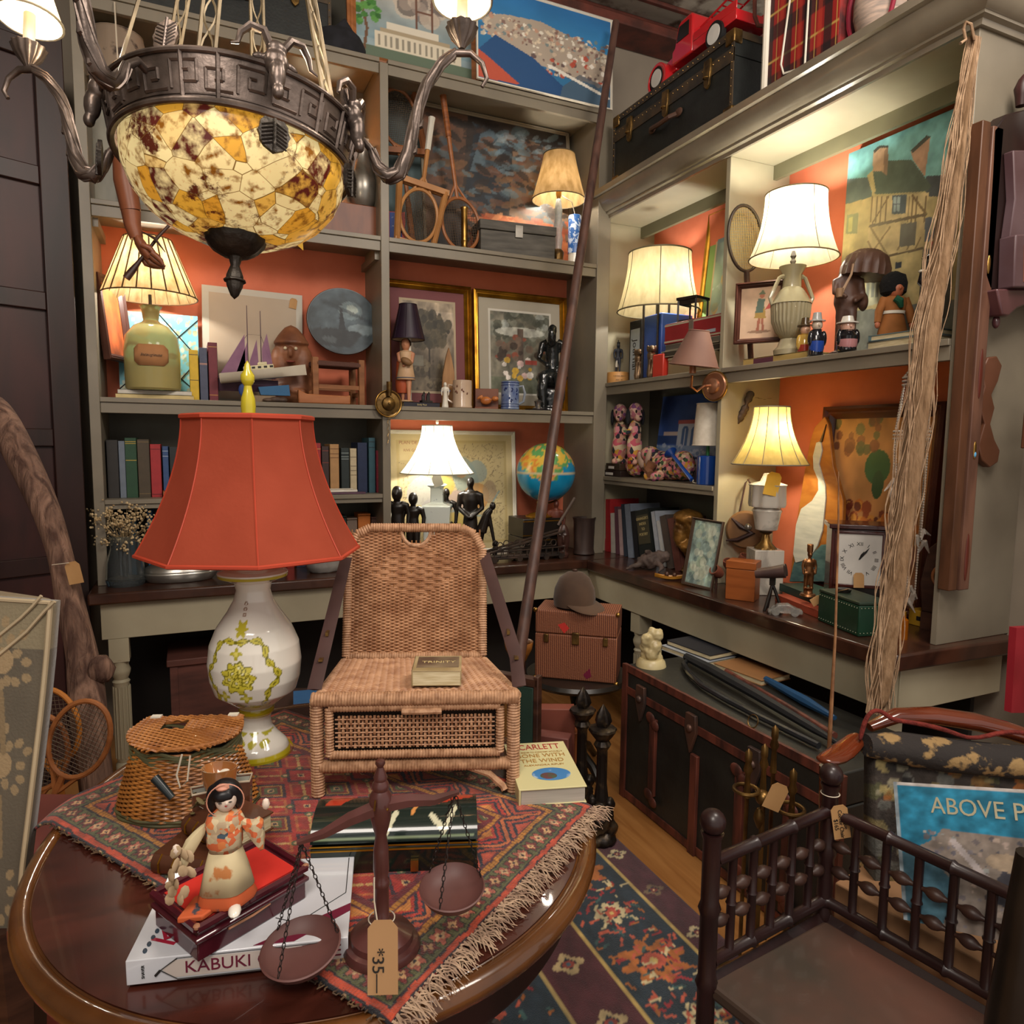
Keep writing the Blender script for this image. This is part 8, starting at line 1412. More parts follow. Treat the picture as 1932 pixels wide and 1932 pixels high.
obj('under_robe',G().lathe([(.034,.004),(.036,.01),(.031,h*.14),(.029,h*.2)],24,(0,0,0),sq=(1,.8),flute=.05,fn=5),mk3,t);obj('robe',G().lathe([(.033,h*.13),(.027,h*.3),(.02,h*.45)],28,sq=(1,.8),flute=.05,fn=5),mk2,t,ang=2);obj('upper_robe',G().lathe([(.02,h*.45),(.019,h*.56),(.024,h*.68),(.02,h*.74),(.008,h*.78)],28,sq=(1,.8),flute=.05,fn=5),mk1,t,ang=2);obj('obi_sash',G().lathe([(.0205,h*.48),(.022,h*.5),(.022,h*.6),(.0205,h*.62)],24,sq=(1,.85)),mk1,t)
obj('train',G().prism([(-.055,-.03),(-.025,-.034),(-.005,-.012),(-.01,.02),(-.04,.01)],.0,.008,'z'),mk3,t,bev=.002)
for s,tip in ((-1,(-.052,-.02)),(1,(.05,.0))):
 o=obj('sleeve',G().rings([[Vector((s*.018,y,z)) for y,z in ((-.008,h*.72),(.01,h*.72),(.01,h*.62),(-.008,h*.62))],[Vector((s*.036,y-.01,z)) for y,z in ((-.01,h*.66),(.01,h*.66),(.012,h*.48),(-.01,h*.48))],[Vector((tip[0],y+tip[1],z)) for y,z in ((-.012,h*(.6 if s < 0 else .78)),(.012,h*(.6 if s < 0 else .76)),(.02,h*.27),(-.018,h*.24))]]),mk1 if s > 0 else mk2,t,sub=1);obj('hand',G().ell((tip[0]*1.02,tip[1]-.006,h*(.58 if s < 0 else .79)),(.005,.004,.008),8),msk,t)
hd=obj('head',G().ell((.003,-.002,h*.868),(.0135,.0135,.0172),18).tube([(0,0,h*.76),(0,0,h*.82)],.006,8).ell((.005,-.0158,h*.862),(.0013,.0018,.0026),6),msk,t,rem=.0014);obj('hair',G().ell((.002,.005,h*.9),(.0195,.017,.0178),18).ell((-.015,.006,h*.845),(.007,.011,.02),12).ell((.017,.006,h*.85),(.0065,.01,.017),12).ell((.001,-.011,h*.906),(.0125,.005,.008),12),M('black_doll_hair','0e0c10',r=.4),t,rem=.0025)
obj('eyes',G().ell((-.003,-.0152,h*.87),(.0026,.001,.0008),8).ell((.009,-.0142,h*.87),(.0026,.001,.0008),8),m_ink,hd);obj('mouth',G().ell((.004,-.0152,h*.843),(.0016,.001,.0011),8),M('red_lip','a82a2c',r=.4),hd);obj('hair_ornament',G().ell((0,-.004,h*.965),(.009,.008,.005),12).ring((0,0,0),.022,.0008,24,4,T=Matrix.Translation((.003,-.01,h*.87)) @ rot('X',pi/2)),M('pink_ornament','cf9078',r=.5),t);g=G();R=random.Random(12)
for i in range(15):g.ell((-.05+R.uniform(-.012,.012),-.028+R.uniform(-.006,.006),h*(.18+.028*i)),(.006,.0015,.009),8,(0,R.uniform(-.8,.8),R.uniform(-1,1)))
obj('wisteria_garland',g,M('faded_petal','b9a080',r=.8,c2='a08868',sc=40),t);obj('foot',G().ell((.012,-.032,.006),(.008,.014,.006),12),m_white,t)
# --- balance scales
b0=Vector((.212,.865,TR));t=thing('balance_scales','turned brown wooden balance scales with two hanging pans','scales',b0,CY);u=UN(b0);Z=lambda q:ZR(b0,q);msw=M('turned_brown_wood','5a3230',r=.36,c2='44241f',sc=5,st=(3,3,1),coat=.25)
k=70*u;obj('round_base',G().lathe([(0,0),(k,0),(k*1.03,.007),(k*.96,.014),(k*.84,.016),(k*.82,.024),(k*.5,.032),(.014,.038)],44),msw,t)
zz_=[(15,1740),(15,1672),(17,1668),(16,1660),(13,1655),(16,1640),(15,1600),(11,1575),(16,1560),(20,1545),(23,1520),(22,1500),(15,1490),(17,1484),(16,1478),(12,1472),(14,1466),(9,1455),(6,1447),(10,1440),(9,1435),(0,1432)]
obj('post',G().lathe([(.016,.03)]+[(r*u*.93,Z(y)) for r,y in zz_],28),msw,t)
Lc=Matrix.Rotation(-CY,3,'Z');d0=dep(b0+Vector((0,0,.2)));lo_=lambda px,py,dd:Lc @ (PD(px,py,d0+dd)-b0)
bl=[lo_(q,y,d_) for q,y,d_ in ((560,1590,-.03),(610,1573,-.02),(660,1545,-.012),(722,1519,0),(770,1510,.006),(820,1509,.012),(866,1494,.018))];obj('beam',G().tube(bl,[.004,.0075,.0105,.012,.0105,.008,.0035],6,fl=.9,up=(0,0,1)),msw,t,ang=.5)
obj('pointer_pin',G().tube([lo_(706,1530,-.02),lo_(708,1510,-.02)],.0012,5).ell(tuple(lo_(731,1527,-.016)),.002,6),m_brass,t);m_cn=M('dark_chain','2b2320',r=.5,m=.5)
for hook,cx,cy_,dd,rx,tl_,lab in ((bl[0]+Vector((.006,0,0)),567,1786,-.03,75,-.38,'left'),(bl[-1]-Vector((.006,0,0)),853,1672,.015,62,-.06,'right')):
 c_=lo_(cx,cy_,dd);r=rx*UN(PD(cx,cy_,d0+dd));T_=Matrix.Translation(c_) @ rot('Y',tl_*.2) @ rot('X',.16);o=obj('pan',G().lathe([(0,-.022),(r*.5,-.02),(r*.85,-.012),(r,0),(r*.96,.001),(r*.8,-.008),(r*.5,-.014),(0,-.016)],44,T=T_),M('worn_wood_pan','66423e',r=.5,c2='553430',sc=4),t,ang=1.2)
 for a in (.4,2.5,4.4):
  E_=T_ @ Vector((r*.93*cos(a),r*.93*sin(a),.001));n=max(6,int((E_-Vector(hook)).length/.0062));g=G()
  for i in range(n):
   p_=Vector(hook).lerp(E_,(i+.5)/n);dv=(E_-Vector(hook)).normalized();g.ring((0,0,0),.0026,.00065,8,4,sq=(1.5,.8),T=Matrix.Translation(p_) @ dv.to_track_quat('X','Z').to_matrix().to_4x4() @ rot('X',(i % 2)*pi/2))
  obj('chain',g,m_cn,t)
g_=ptag(t,lo_(722,1736,-.075),.036,.082,rx=-.25,ry=-.04,m=M('kraft_tag_tan','a8825a',r=.8,c2='9e7850',sc=6));txt('*35—',.02,m_ink,g_,(-.006,-.0009,-.055),(pi/2,pi/2,0),name='price');obj('tag_string',G().tube([lo_(706,1655,-.02),lo_(706,1700,-.03),lo_(712,1740,-.07),lo_(706,1742,-.06)],.0009,4).ring((0,0,.045),.017,.0009,24,4),m_str,t)
# ================= floor rug and things under the counters =================
c=CV(190,380,'23303a',asp=.5);U=(1-c.X)*1.15;V=c.Y*2.9;R=random.Random(6);c.put(U < .108,'48232a').put(abs(U-.108) < .005,'b09558').put(abs(U-.375) < .005,'b09558').put((U > .38) & (U < .55),'4a2228').put(abs(U-.55) < .004,'a08a58')
def flw(u,v,r,c1,c2,c3,n=8):
 q=np.hypot(U-u,V-v);th=np.arctan2(V-v,U-u);c.put(q < r*(1+.25*np.cos(n*th)),c1).put(q < r*.55*(1+.2*np.cos(n*th)),'1c2630').put(q < r*.42,c2).put(q < r*.16,c3)
for i in range(12):
 v=.12+i*.26;flw(.24,v,(.085,.05)[i % 2],('a8622c','c0b088')[i % 2],'b0503c','c9b06a');flw(.054,v+.05,.03,('b5a580','6d5a44')[i % 2],'6a2a2c','c9b080',4);flw(.465,v+.1,.04,'b09a70','8a3a30','3a5a6a',4);flw(.78,v,.07,'b0503c','23303a','c9b06a',6);flw(.95,v+.13,.05,'9a8c5c','a83a30','c9b06a',5)
for _ in range(1100):
 u,v=R.uniform(.13,.36) if R.random() < .5 else R.uniform(.56,1.14),R.uniform(0,2.9);a=R.uniform(0,6.28);l=R.uniform(.01,.035);x,y=1-u/1.15,v/2.9;c.line([(x,y),(x+l*cos(a)/1.15,y+l*sin(a)/2.9)],.0035,R.choice(['b5553f','c4b48a','a8622c','9c2c30','3c5a58','b5553f']))
c.nz(.15,60,3)
one('floor_rug',G().sheet(lambda u,v:(.22+1.135*u,.1+2.9*v*.82,.007),c.W,c.H),M('wool_rug',''),'dark blue and maroon oriental rug with flowers on the floor','rug',col=c.lin(),sol=.012,bev=0)
m_vg=M('dark_trunk_cloth','2c2b26',r=.5,c2='1d1c19',sc=5,bump=.3,bs=40);m_slt=M('red_brown_slat','6e392b',r=.55,c2='3c211b',sc=9,st=(3,3,.6));m_fe=M('dull_iron','4c403c',r=.45,m=.5,c2='6a4a3c',sc=15)
y1,y0,xf,th_=2.30,1.28,1.56,.55;t=thing('steamer_trunk','large black steamer trunk with worn red wooden slats on the floor','trunk',(xf,y1,0),RR);w=y1-y0
obj('body',G().bb(0,w,0,.40,0,th_-.1),m_vg,t,bev=.005);obj('lid',G().bb(0,w,0,.40,th_-.098,th_),m_vg,t,bev=.005);g=G()
for z in (.02,th_-.1,th_-.012):g.bb(-.004,w+.004,-.006,.006,z-.014,z+.014)
for x in (0,w):g.bb(x-.016,x+.016,-.008,.01,0,th_)
obj('edge_binding',g,m_slt,t)
for x,a,b_ in ((.2,.1,.4),(.44,0,.36),(.66,.05,.4),(.86,.05,.4)):obj('slat',G().bb(x-.018,x+.018,-.014,0,a,b_),m_slt,t,bev=.002)
for x in (.2,.66,.86):
 for z in (.4,.1):obj('slat_clamp',G().ell((x-.012,-.014,z),(.028,.006,.022),12).ell((x+.016,-.014,z-.02),(.026,.006,.02),12),m_slt,t)
for x in (.12,.42,.72):obj('latch',G().prism([(x-.025,th_-.05),(x+.025,th_-.05),(x+.03,th_-.11),(x,th_-.19),(x-.03,th_-.11)],-.018,-.004).ell((x,-.02,th_-.1),(.014,.01,.014),12),m_fe,t,bev=.002)
m_iv=M('cream_plaster','c4b58a',r=.35,c2='ae9d72',sc=14);TT=th_
p=Vector(at(1228,1268,'z',TT));p=Vector((1.64,RY(1228,1.64,TT),TT));t=thing('monkey_statue','cream carved statue of clustered monkeys on a round base on the trunk','statue',p,CY);h=ZR(p,1186);g=G().lathe([(.0,0),(.06,0),(.055,.02),(.045,.03)],28);obj('round_base',g,m_iv,t);g=G();R=random.Random(3)
for k,z in enumerate((.2,.22,.34,.36,.5,.52,.66,.7,.84)):a=k*2.3;g.ell((.022*cos(a),.018*sin(a),z*h),(.026,.022,.028),10);g.ell((.032*cos(a+.5),.025*sin(a+.5),(z+.08)*h),.013,8)
g.ell((0,0,.92*h),(.017,.017,.02),10);obj('figures',g,m_iv,t,rem=.0045,disp=(.006,.015))
def lay(nm,lab,cat,pts,r,m,zz=TT,grp=None,**k):
 P=[Vector((x_,RY(px,x_,z_),z_)) for px,x_,z_ in pts];return one(nm,G().tube(P,r,8),m,lab,cat,group=grp,**k)
m_cane=M('black_cane_wood','17181a',r=.3,c2='24262a',sc=20,coat=.4)
lay('walking_cane','black bamboo-handled cane lying nearest the front edge of the trunk','cane',[(1298,1.78,TT+.02),(1290,1.73,TT+.02),(1300,1.68,TT+.02),(1325,1.64,TT+.018),(1370,1.625,TT+.018),(1420,1.62,TT+.018),(1480,1.62,TT+.018),(1545,1.62,TT+.018)],.0105,m_cane)
lay('umbrella','closed black umbrella lying diagonally across the trunk','umbrella',[(1295,1.78,TT+.03),(1340,1.76,TT+.034),(1430,1.72,TT+.034),(1535,1.68,TT+.03),(1585,1.66,TT+.03)],[.016,.02,.018,.014,.006],M('black_umbrella_cloth','1b1c1f',r=.6))
lay('walking_stick','brown walking stick with a knob lying behind the black umbrella','cane',[(1370,1.84,TT+.015),(1480,1.78,TT+.016),(1575,1.72,TT+.018)],[.009,.009,.011],m_slt)
lay('umbrella','folded bright blue umbrella at the back of the trunk top','umbrella',[(1445,1.9,TT+.02),(1520,1.86,TT+.02),(1575,1.83,TT+.02)],[.012,.018,.008],M('blue_nylon','1a4a74',r=.5))
t=one('brass_ring',G().ring((0,0,0),.02,.002,28,6,T=rot('X',1.2)),m_abr,'thin brass ring standing on the front edge of the trunk','ring',(1.57,RY(1420,1.57,TT),TT+.02),RR)
for a,b_,x_,z_,c_,lab in ((1252,1330,1.82,TT,'a7adb4','silver grey magazine at the bottom of the stack behind the monkey statue'),(1262,1335,1.84,TT+.022,'2a2c34','dark magazine on top of the silver grey one'),(1350,1432,1.86,TT,'a5764c','tan wooden slatted book lying open on the trunk')):
 ya,yb=RY(a,x_,z_),RY(b_,x_,z_);w=ya-yb;t=thing('magazine' if 'magazine' in lab else 'open_book',lab,'book',(x_,(ya+yb)/2,z_),RR+.1);obj('cover',G().bb(-w/2,w/2,0,.16,0,.003).bb(-w/2,w/2,0,.16,.018,.021),M('cloth_'+c_,c_,r=.4),t);obj('pages',G().bb(-w/2+.003,w/2-.003,.002,.157,.003,.018),m_page,t)
# round table, suitcase, riding hat, basket
pt_=pol(1095,2.93,0);zt=ZA(pt_.x,pt_.y,1268)+.0;t=thing('side_table','small round black side table holding the wicker suitcase','table',(pt_.x,pt_.y,0));obj('top',G().lathe([(0,zt-.03),(.21,zt-.03),(.225,zt-.015),(.215,zt),(0,zt)],44),m_blk,t);obj('column',G().lathe([(.05,.05),(.03,.12),(.02,.3),(.04,zt-.05),(.06,zt-.03)],20),M('dark_green_bronze','16302c',r=.35,m=.5,c2='0c1816',sc=12),t)
for k in range(3):a=k*2.1+.6;obj('leg',G().tube([(.03*cos(a),.03*sin(a),.12),(.13*cos(a),.13*sin(a),.08),(.2*cos(a),.2*sin(a),.012)],[.02,.018,.014],8),m_blk,t)
mws=M('striped_wicker_cloth','8a5638',r=.6,kind='wave',sc=38,c2='5a2e20',dist=.3,bump=.5,bs=160);A=pol(1013,2.86,zt);B=pol(1172,2.78,zt);w=(B-A).length;an=atan2(B.y-A.y,B.x-A.x);t=thing('wicker_suitcase','small brown striped wicker suitcase with brass locks on the round black table','suitcase',A,an);h=ZR(A,1150);obj('case_body',G().bb(0,w,0,.2,0,h*.66),mws,t,bev=.006);obj('lid',G().bb(0,w,0,.2,h*.665,h),mws,t,bev=.006)
for x in (.14,.5,.86):obj('lock' if x == .5 else 'latch',G().box((x*w,-.004,h*(.62 if x == .5 else .6)),(.03 if x == .5 else .02,.01,.05 if x == .5 else .035)),m_abr,t,bev=.003)
for x in (0,w):
 for z in (0,h):obj('corner_cap',G().ell((x,0,z),(.01,.008,.01),10),m_brass,t)
obj('sticker',G().prism([(w*.28,h*.8),(w*.36,h*.84),(w*.42,h*.76),(w*.36,h*.68)],-.001,0),M('red_felt',''),t,label='torn red sticker');obj('sticker',G().prism([(w*.6,h*.1),(w*.68,h*.2),(w*.7,h*.08),(w*.64,h*.04)],-.001,0),m_pr,t,label='torn purple sticker')
hp_=A+(B-A)*.5+EF*.09+Vector((0,0,h));t=thing('riding_hat','brown velvet riding hat with a button resting on the wicker suitcase','hat',hp_,CY+.2);mv=M('brown_velvet','503a2a',r=.9,c2='38281e',sc=4,sheen=.1);k=.085;obj('crown',G().lathe([(k,.01),(k*1.04,.04),(k*.98,.08),(k*.75,.125),(k*.4,.148),(0,.155)],36),mv,t);obj('brim',G().ell((.03,-.05,.018),(.085,.085,.012),20,(.25,.15,0)),mv,t);obj('button',G().ell((0,0,.157),(.012,.012,.006),10),m_dwood,t)
p=pol(982,2.9,0);zb=ZA(p.x,p.y,1245);t=thing('small_basket','small round wicker basket with shells beside the suitcase','basket',(p.x,p.y,zb-.04));obj('basket_body',G().lathe([(.03,.04),(.055,.09),(.06,.12)],24,cap=(1,0)),m_ck,t,sol=.004);obj('contents',G().ell((0,0,.11),(.03,.03,.03)).ell((.025,.01,.12),.02).ell((-.02,0,.125),.022),M('brown_shell','7a5a48',r=.5,c2='4e382e',sc=20),t,rem=.005);obj('stand',G().lathe([(.03,-(zb-.04)),(.03,.04)],12),m_dwood,t)
# bronze torch andirons
m_an=M('blackened_brass','2a2420',r=.38,m=.6,c2='6a5840',sc=18,lo=.3,hi=.5)
for px,yt,yb,dp_,lab in ((1108,1295,1500,2.55,'left and farther of two tall ornate blackened brass andirons with flame tops'),(1148,1328,1548,2.38,'right and nearer of two tall ornate blackened brass andirons with flame tops')):
 p=pol(px,dp_,0);t=thing('andiron',lab,'andiron',p,CY);h=ZR(p,yt);g=G();g.ell((0,0,.03),(.06,.05,.03),14).ell((-.03,-.02,.07),(.03,.03,.03)).ell((.035,0,.07),(.03,.03,.03)).ell((0,0,.11),(.05,.04,.05)).ell((.03,0,.16),.022).ell((-.03,0,.17),.02).ell((0,-.03,.1),(.03,.02,.04));obj('scrolled_base',g,m_an,t,rem=.006,disp=(.012,.02));obj('oval_boss',G().ring((0,0,0),.03,.006,24,8,sq=(.8,1.1),T=Matrix.Translation((-.01,-.055,.15)) @ rot('X',pi/2)),m_an,t)
 obj('shaft',G().lathe([(.03,.14),(.022,.2),(.018,h*.45),(.018,h*.68),(.03,h*.72),(.022,h*.75),(.034,h*.78),(.048,h*.82),(.046,h*.835),(.02,h*.85)],28,flute=.05,fn=10),m_an,t);obj('flame_finial',G().lathe([(.02,h*.85),(.028,h*.88),(.022,h*.93),(.01,h*.97),(0,h)],18,flute=.15,fn=5),m_an,t)
# panels and bricks left of the andirons
A=pol(960,2.35,0);B=pol(1018,2.3,0);w=(B-A).length;t=thing('panelled_chair','dark wooden frame with a green leather panel behind the wicker chair','chair',A,atan2(B.y-A.y,B.x-A.x));h=ZR(A,1272);hb=.25;obj('leather_panel',G().bb(.0,w-.012,.0,.03,hb+.02,h-.03),M('green_leather','2f4a40',r=.45,c2='263c34',sc=3),t,bev=.006);obj('frame',G().bb(-.16,w+.004,-.004,.03,h-.03,h).bb(w-.012,w+.006,-.004,.03,0,h+.008).bb(-.16,-.14,0,.03,0,h).bb(-.16,w,-.004,.03,hb,hb+.03),m_dwood,t,bev=.003)
for k,(px,yt,yb,dp_,c_,lab) in enumerate(((1045,1390,1460,2.5,'6e3c34','dull red wooden block nearest the green panel on the floor'),(1058,1338,1400,2.6,'7a3f30','upright red brick-coloured board behind the wooden block'),(1085,1385,1450,2.62,'8a4c26','orange-brown board lying against the andirons'))):
 p=pol(px,dp_,0);h=ZR(p,yt);one('wooden_block',G().bb(-.07,.07,0,.06,0,h),M('block_'+c_,c_,r=.6,sc=8),lab,'block',p,CY+.3*k-.3,bev=.004)
# under the left counter
struct('painted_shade_back',G().bb(-.33,2.49,3.7,3.72,0,.74),M('under_counter_shade_brown','1e1814',r=.8));struct('painted_shade_side',G().bb(2.45,2.47,1.5,3.68,0,.74),M('under_counter_shade_brown',''))  # dark sheets added under both counters; their brown stands in for shade
t=thing('wooden_crate','reddish brown wooden crate standing under the left counter','crate',(LX(320,3.35,.5),3.3,0));w=.42;h=ZA(t.location.x,3.3,1245);obj('box_body',G().bb(0,w,.0,.3,0,h-.03),M('reddish_crate_wood','5c352c',r=.6,c2='42251f',sc=4,st=(1,1,5),bump=.3),t,bev=.003);obj('lid_moulding',G().bb(-.012,w+.012,-.014,.31,h-.03,h),M('reddish_crate_wood',''),t,bev=.004);obj('corner_strip',G().bb(0,.03,-.006,0,0,h-.03),M('reddish_crate_wood',''),t)
p=pol(588,2.5,0);t=thing('wooden_bench','low dark bench with a blue book on it behind the wicker chair','bench',p,CY);zb=ZR(p,1352);obj('seat',G().bb(-.3,.22,0,.3,zb-.04,zb),m_dwood,t,bev=.003)
for x in (-.28,.2):obj('leg',G().bb(x-.02,x+.02,.02,.06,0,zb-.04),m_dwood,t)
t=thing('book','blue book lying on the dark bench left of the wicker chair','book',(p.x,p.y,p.z+zb),CY+.3);obj('cover',G().bb(-.08,.1,.02,.2,0,.004).bb(-.08,.1,.02,.2,.03,.034).bb(-.08,.1,.018,.022,0,.034),M('cloth_blue','2a5a8a',r=.5),t);obj('pages',G().bb(-.077,.097,.022,.197,.004,.03),m_page,t)
# ================= left edge: driftwood, rackets, wing chair =================
m_dw=M('grey_brown_driftwood','');t=thing('driftwood_branch','tall weathered driftwood branch leaning beside the dark wardrobe','driftwood');P=[(-30,750,2.55),(10,800,2.5),(55,890,2.45),(92,975,2.42),(115,1050,2.4),(128,1110,2.4),(142,1170,2.4),(155,1235,2.4),(165,1300,2.38),(172,1400,2.36)];PP=[PD(a,b_,d_) for a,b_,d_ in P];PP.append(Vector((PP[-1].x+.02,PP[-1].y,.0)))
obj('trunk_wood',G().tube(PP,[.05,.052,.05,.045,.042,.04,.046,.045,.06,.05,.06],14),M('weathered_wood','8a6a58',r=.85,c2='4a3228',sc=9,st=(2,2,.35),dist=1.5,bump=3,bs=16,bst=(3,3,.4)),t,sub=2,disp=(.03,.06));obj('knot',G().ell(PD(190,1262,2.38),(.04,.03,.05),12),M('weathered_wood',''),t,disp=(.02,.03));ptag(t,PD(134,1060,2.34),.05,.075,rz=CY,ry=-.2);obj('tag_string',G().tube([PD(98,1066,2.34),PD(130,1062,2.33)],.0015,4),m_str,t)
for k,(px,py,dp_,ry_,hw,hh,m_,lab) in enumerate(((150,1395,2.1,.45,.085,.125,m_rack,'front racket of the three old wooden rackets standing in the corner by the driftwood'),(95,1370,2.2,-.1,.09,.12,M('orange_ash','b5702c',r=.4),'middle racket of the three old rackets, its orange rim arching highest'),(75,1420,2.15,.2,.085,.12,m_rack,'rear left racket of the three old rackets, half behind the wing chair'))):
 c_=PD(px,py,dp_);L_=c_.z+hh;R_=Matrix.Rotation(CY,3,'Z') @ Matrix.Rotation(ry_,3,'Y');L_=.62;o_=c_-R_ @ Vector((0,0,L_-hh));racket('tennis_racket',lab,o_,L_,hw,hh,m_,m_grip,R=R_.to_euler(),r=.008,grp=None,ns=14)
p=pol(135,2.15,0);t=thing('racket_bin','brown cylindrical bin holding the old rackets in the corner','bin',p);obj('bin_body',G().lathe([(.12,0),(.13,.24)],28,cap=(1,0)),m_dwood,t,sol=.006)
t=thing('pink_box','pink painted box top showing between the wing chair and the rug','box',(-.36,1.72,0),CY);obj('box_body',G().bb(-.16,.14,-.1,.16,0,.6),M('pink_paint','b5655c',r=.5,c2='a85850',sc=3),t,bev=.006)
c=CV(120,240,'564e40',asp=.5).nz(.1,4,2).rect(0,.86,1,1,'7d7259');R=random.Random(2)
for bx_,by_ in ((.72,.12),(.35,.35),(.75,.5),(.3,.7),(.7,.82),(.1,.1)):
 for k in range(16):a=k*.39;r_=.05+.07*R.random();c.ell(bx_+r_*cos(a)*1.6,by_+r_*sin(a),.035,.014,'8c7858',a)
 c.ell(bx_,by_,.07,.04,'96805e');c.line([(bx_,by_-.1),(bx_+.05,by_-.28)],.02,'7d6a4c')
w0=1.28;Lm=lambda px,py:PD(px,py,w0)
t=thing('wing_chair','high-backed armchair in grey and gold brocade with cream piped edges','armchair',(0,0,0));ol=[(-160,1118),(0,1112),(55,1116),(80,1128),(106,1134)];rt_=[(106,1134),(98,1240),(88,1340),(76,1440),(64,1540),(52,1640),(48,1760)]
def wfn(u,v):
 j=v*(len(rt_)-1.001);i=int(j);f_=j-i;xr=rt_[i][0]*(1-f_)+rt_[i+1][0]*f_;yr=rt_[i][1]*(1-f_)+rt_[i+1][1]*f_;px=-170+(xr+170)*u;return PD(px,yr-(1-u)*18*(1-v),w0-.02+.03*(u-.6)**2)
c.a=c.a[::-1];g=G().sheet(wfn,120,240);obj('brocade_panel',g,M('brocade',attr=1,r=.7,sheen=.3,bump=.3,bs=200),t,col=c.lin(),sol=.03)
obj('upholstered_body',G().rings([[wfn(0,v)+EF*.015 for v in (0,.5,1)]+[wfn(.97,v)+EF*.015 for v in (1,.5,0)],[wfn(0,v)+EF*.09 for v in (0,.5,1)]+[wfn(.72,v)+EF*.09+Vector((0,0,-.02)) for v in (1,.5,0)]]),M('plain_taupe_cloth','8c7f68',r=.85,c2='7d7059',sc=5),t,bev=.01)
mpp=M('cream_piping','b5a384',r=.7);obj('edge_piping',G().tube([wfn(1,i/20)-EF*.016 for i in range(21)],.0045,6).tube([wfn(i/12,0)-EF*.014 for i in range(13)],.004,6),mpp,t);obj('seam_piping',G().tube([PD(a,b,w0-.036) for a,b in ((-20,1210),(0,1198),(40,1165),(62,1143),(78,1124))],.003,6).tube([PD(a,b,w0-.036) for a,b in ((-20,1246),(0,1234),(50,1192),(85,1152),(103,1135))],.003,6),mpp,t)
b_=wfn(.5,1);obj('leg',G().tube([(b_.x+.06,b_.y,b_.z+.02),(b_.x+.06,b_.y+.03,0)],[.06,.03],8),m_dwood,t)
# ================= right foreground =================
# brass fire-tool stand
m_bs=M('antique_brass','8a6a3a',r=.35,m=.8,c2='5c4426',sc=15);p=pol(1462,1.72,0);t=thing('fire_tool_stand','antique brass fire-tool stand with looped arms and a kraft tag in front of the trunk','tool stand',p,CY);u=UN((p.x,p.y,.6));Z=lambda q:ZR(p,q);X=lambda px:(px-1462)*u
obj('round_foot',G().lathe([(0,0),(.1,0),(.1,.012),(.02,.03)],28),m_bs,t)
for k,(px,yt) in enumerate(((1437,1412),(1478,1415),(1502,1385),(1520,1445))):
 d_=(0,.04,.06,-.01)[k];obj('fire_tool',G().lathe([(.005,.1),(.0055,Z(yt+95)),(.009,Z(yt+92)),(.006,Z(yt+50)),(.012,Z(yt+40)),(.007,Z(yt+28)),(.009,Z(yt+24)),(.009,Z(yt+8)),(0,Z(yt))],16,(X(px),d_,0)),m_bs,t)
obj('loop_arm',G().ring((X(1435),0,Z(1490)),.03,.005,24,8).ring((X(1520),0,Z(1525)),.034,.005,24,8).tube([(X(1435)+.028,0,Z(1490)),(X(1468),0,Z(1508)),(X(1520)-.03,0,Z(1520))],.006,8),m_bs,t);obj('centre_boss',G().ell((X(1468),0,Z(1505)),.02,14).lathe([(.004,Z(1562)),(.014,Z(1545)),(.012,Z(1535)),(.006,Z(1525))],14,(X(1462),0,0)),m_bs,t);obj('post',G().tube([(X(1468),0,.02),(X(1468),0,Z(1505))],.007),m_bs,t);ptag(t,(X(1488),-.05,Z(1462)),.045,.07,ry=.4)
lay2=[PD(1582,985,1.62),PD(1576,1200,1.62),PD(1568,1340,1.62),PD(1560,1500,1.62)];q=lay2[-1].copy();q.z=0;one('fishing_rod',G().tube([PD(1582,890,1.62)]+lay2+[q],[.0012,.0022,.003,.0045,.005,.005],8),M('bamboo_rod','9a6f48',r=.4,c2='6a452c',sc=30),'thin upright bamboo fishing rod in front of the clock','fishing rod')
# faux bamboo corner chair
m_bb=M('dark_faux_bamboo','2c1716',r=.38,c2='1e0f0f',sc=7,coat=.15);m_wr=M('worn_dark_seat','3f352c',r=.6,c2='5a3a2e',sc=4,lo=.4,hi=.7);PC=Vector((1.188,.996,0));pl_=Vector(at(1345,1555,'z',.745));pr_=Vector(at(1925,1690,'z',.677));PL=Vector((pl_.x,pl_.y,0));PR=Vector((pr_.x,pr_.y,0));PR=PC+(PR-PC)*1.06
t=thing('corner_chair','dark faux-bamboo corner chair with ball finials and a worn leather seat','chair')
def bam(g,A,B,r,n=2):
 A=Vector(A);B=Vector(B);P=[];q=[]
 for i in range(n+1):
  for d_,k in ((-.02,1),(0,1.28),(.02,1)):
   f_=min(1,max(0,i/n+d_));P.append(A.lerp(B,f_));q.append(r*k)
 g.tube(P,q,10)
for nm,p,h_,r in (('post',PC,.745,.016),('post',PL,.745,.0165),('post',PR,.745,.016)):
 g=G();bam(g,p,p+Vector((0,0,h_-.015)),r,5);o=obj(nm,g,m_bb,t);obj('ball_finial',G().ell(p+Vector((0,0,h_+.005)),.0235,20),m_bb,o)
zr,zl=.672,.475
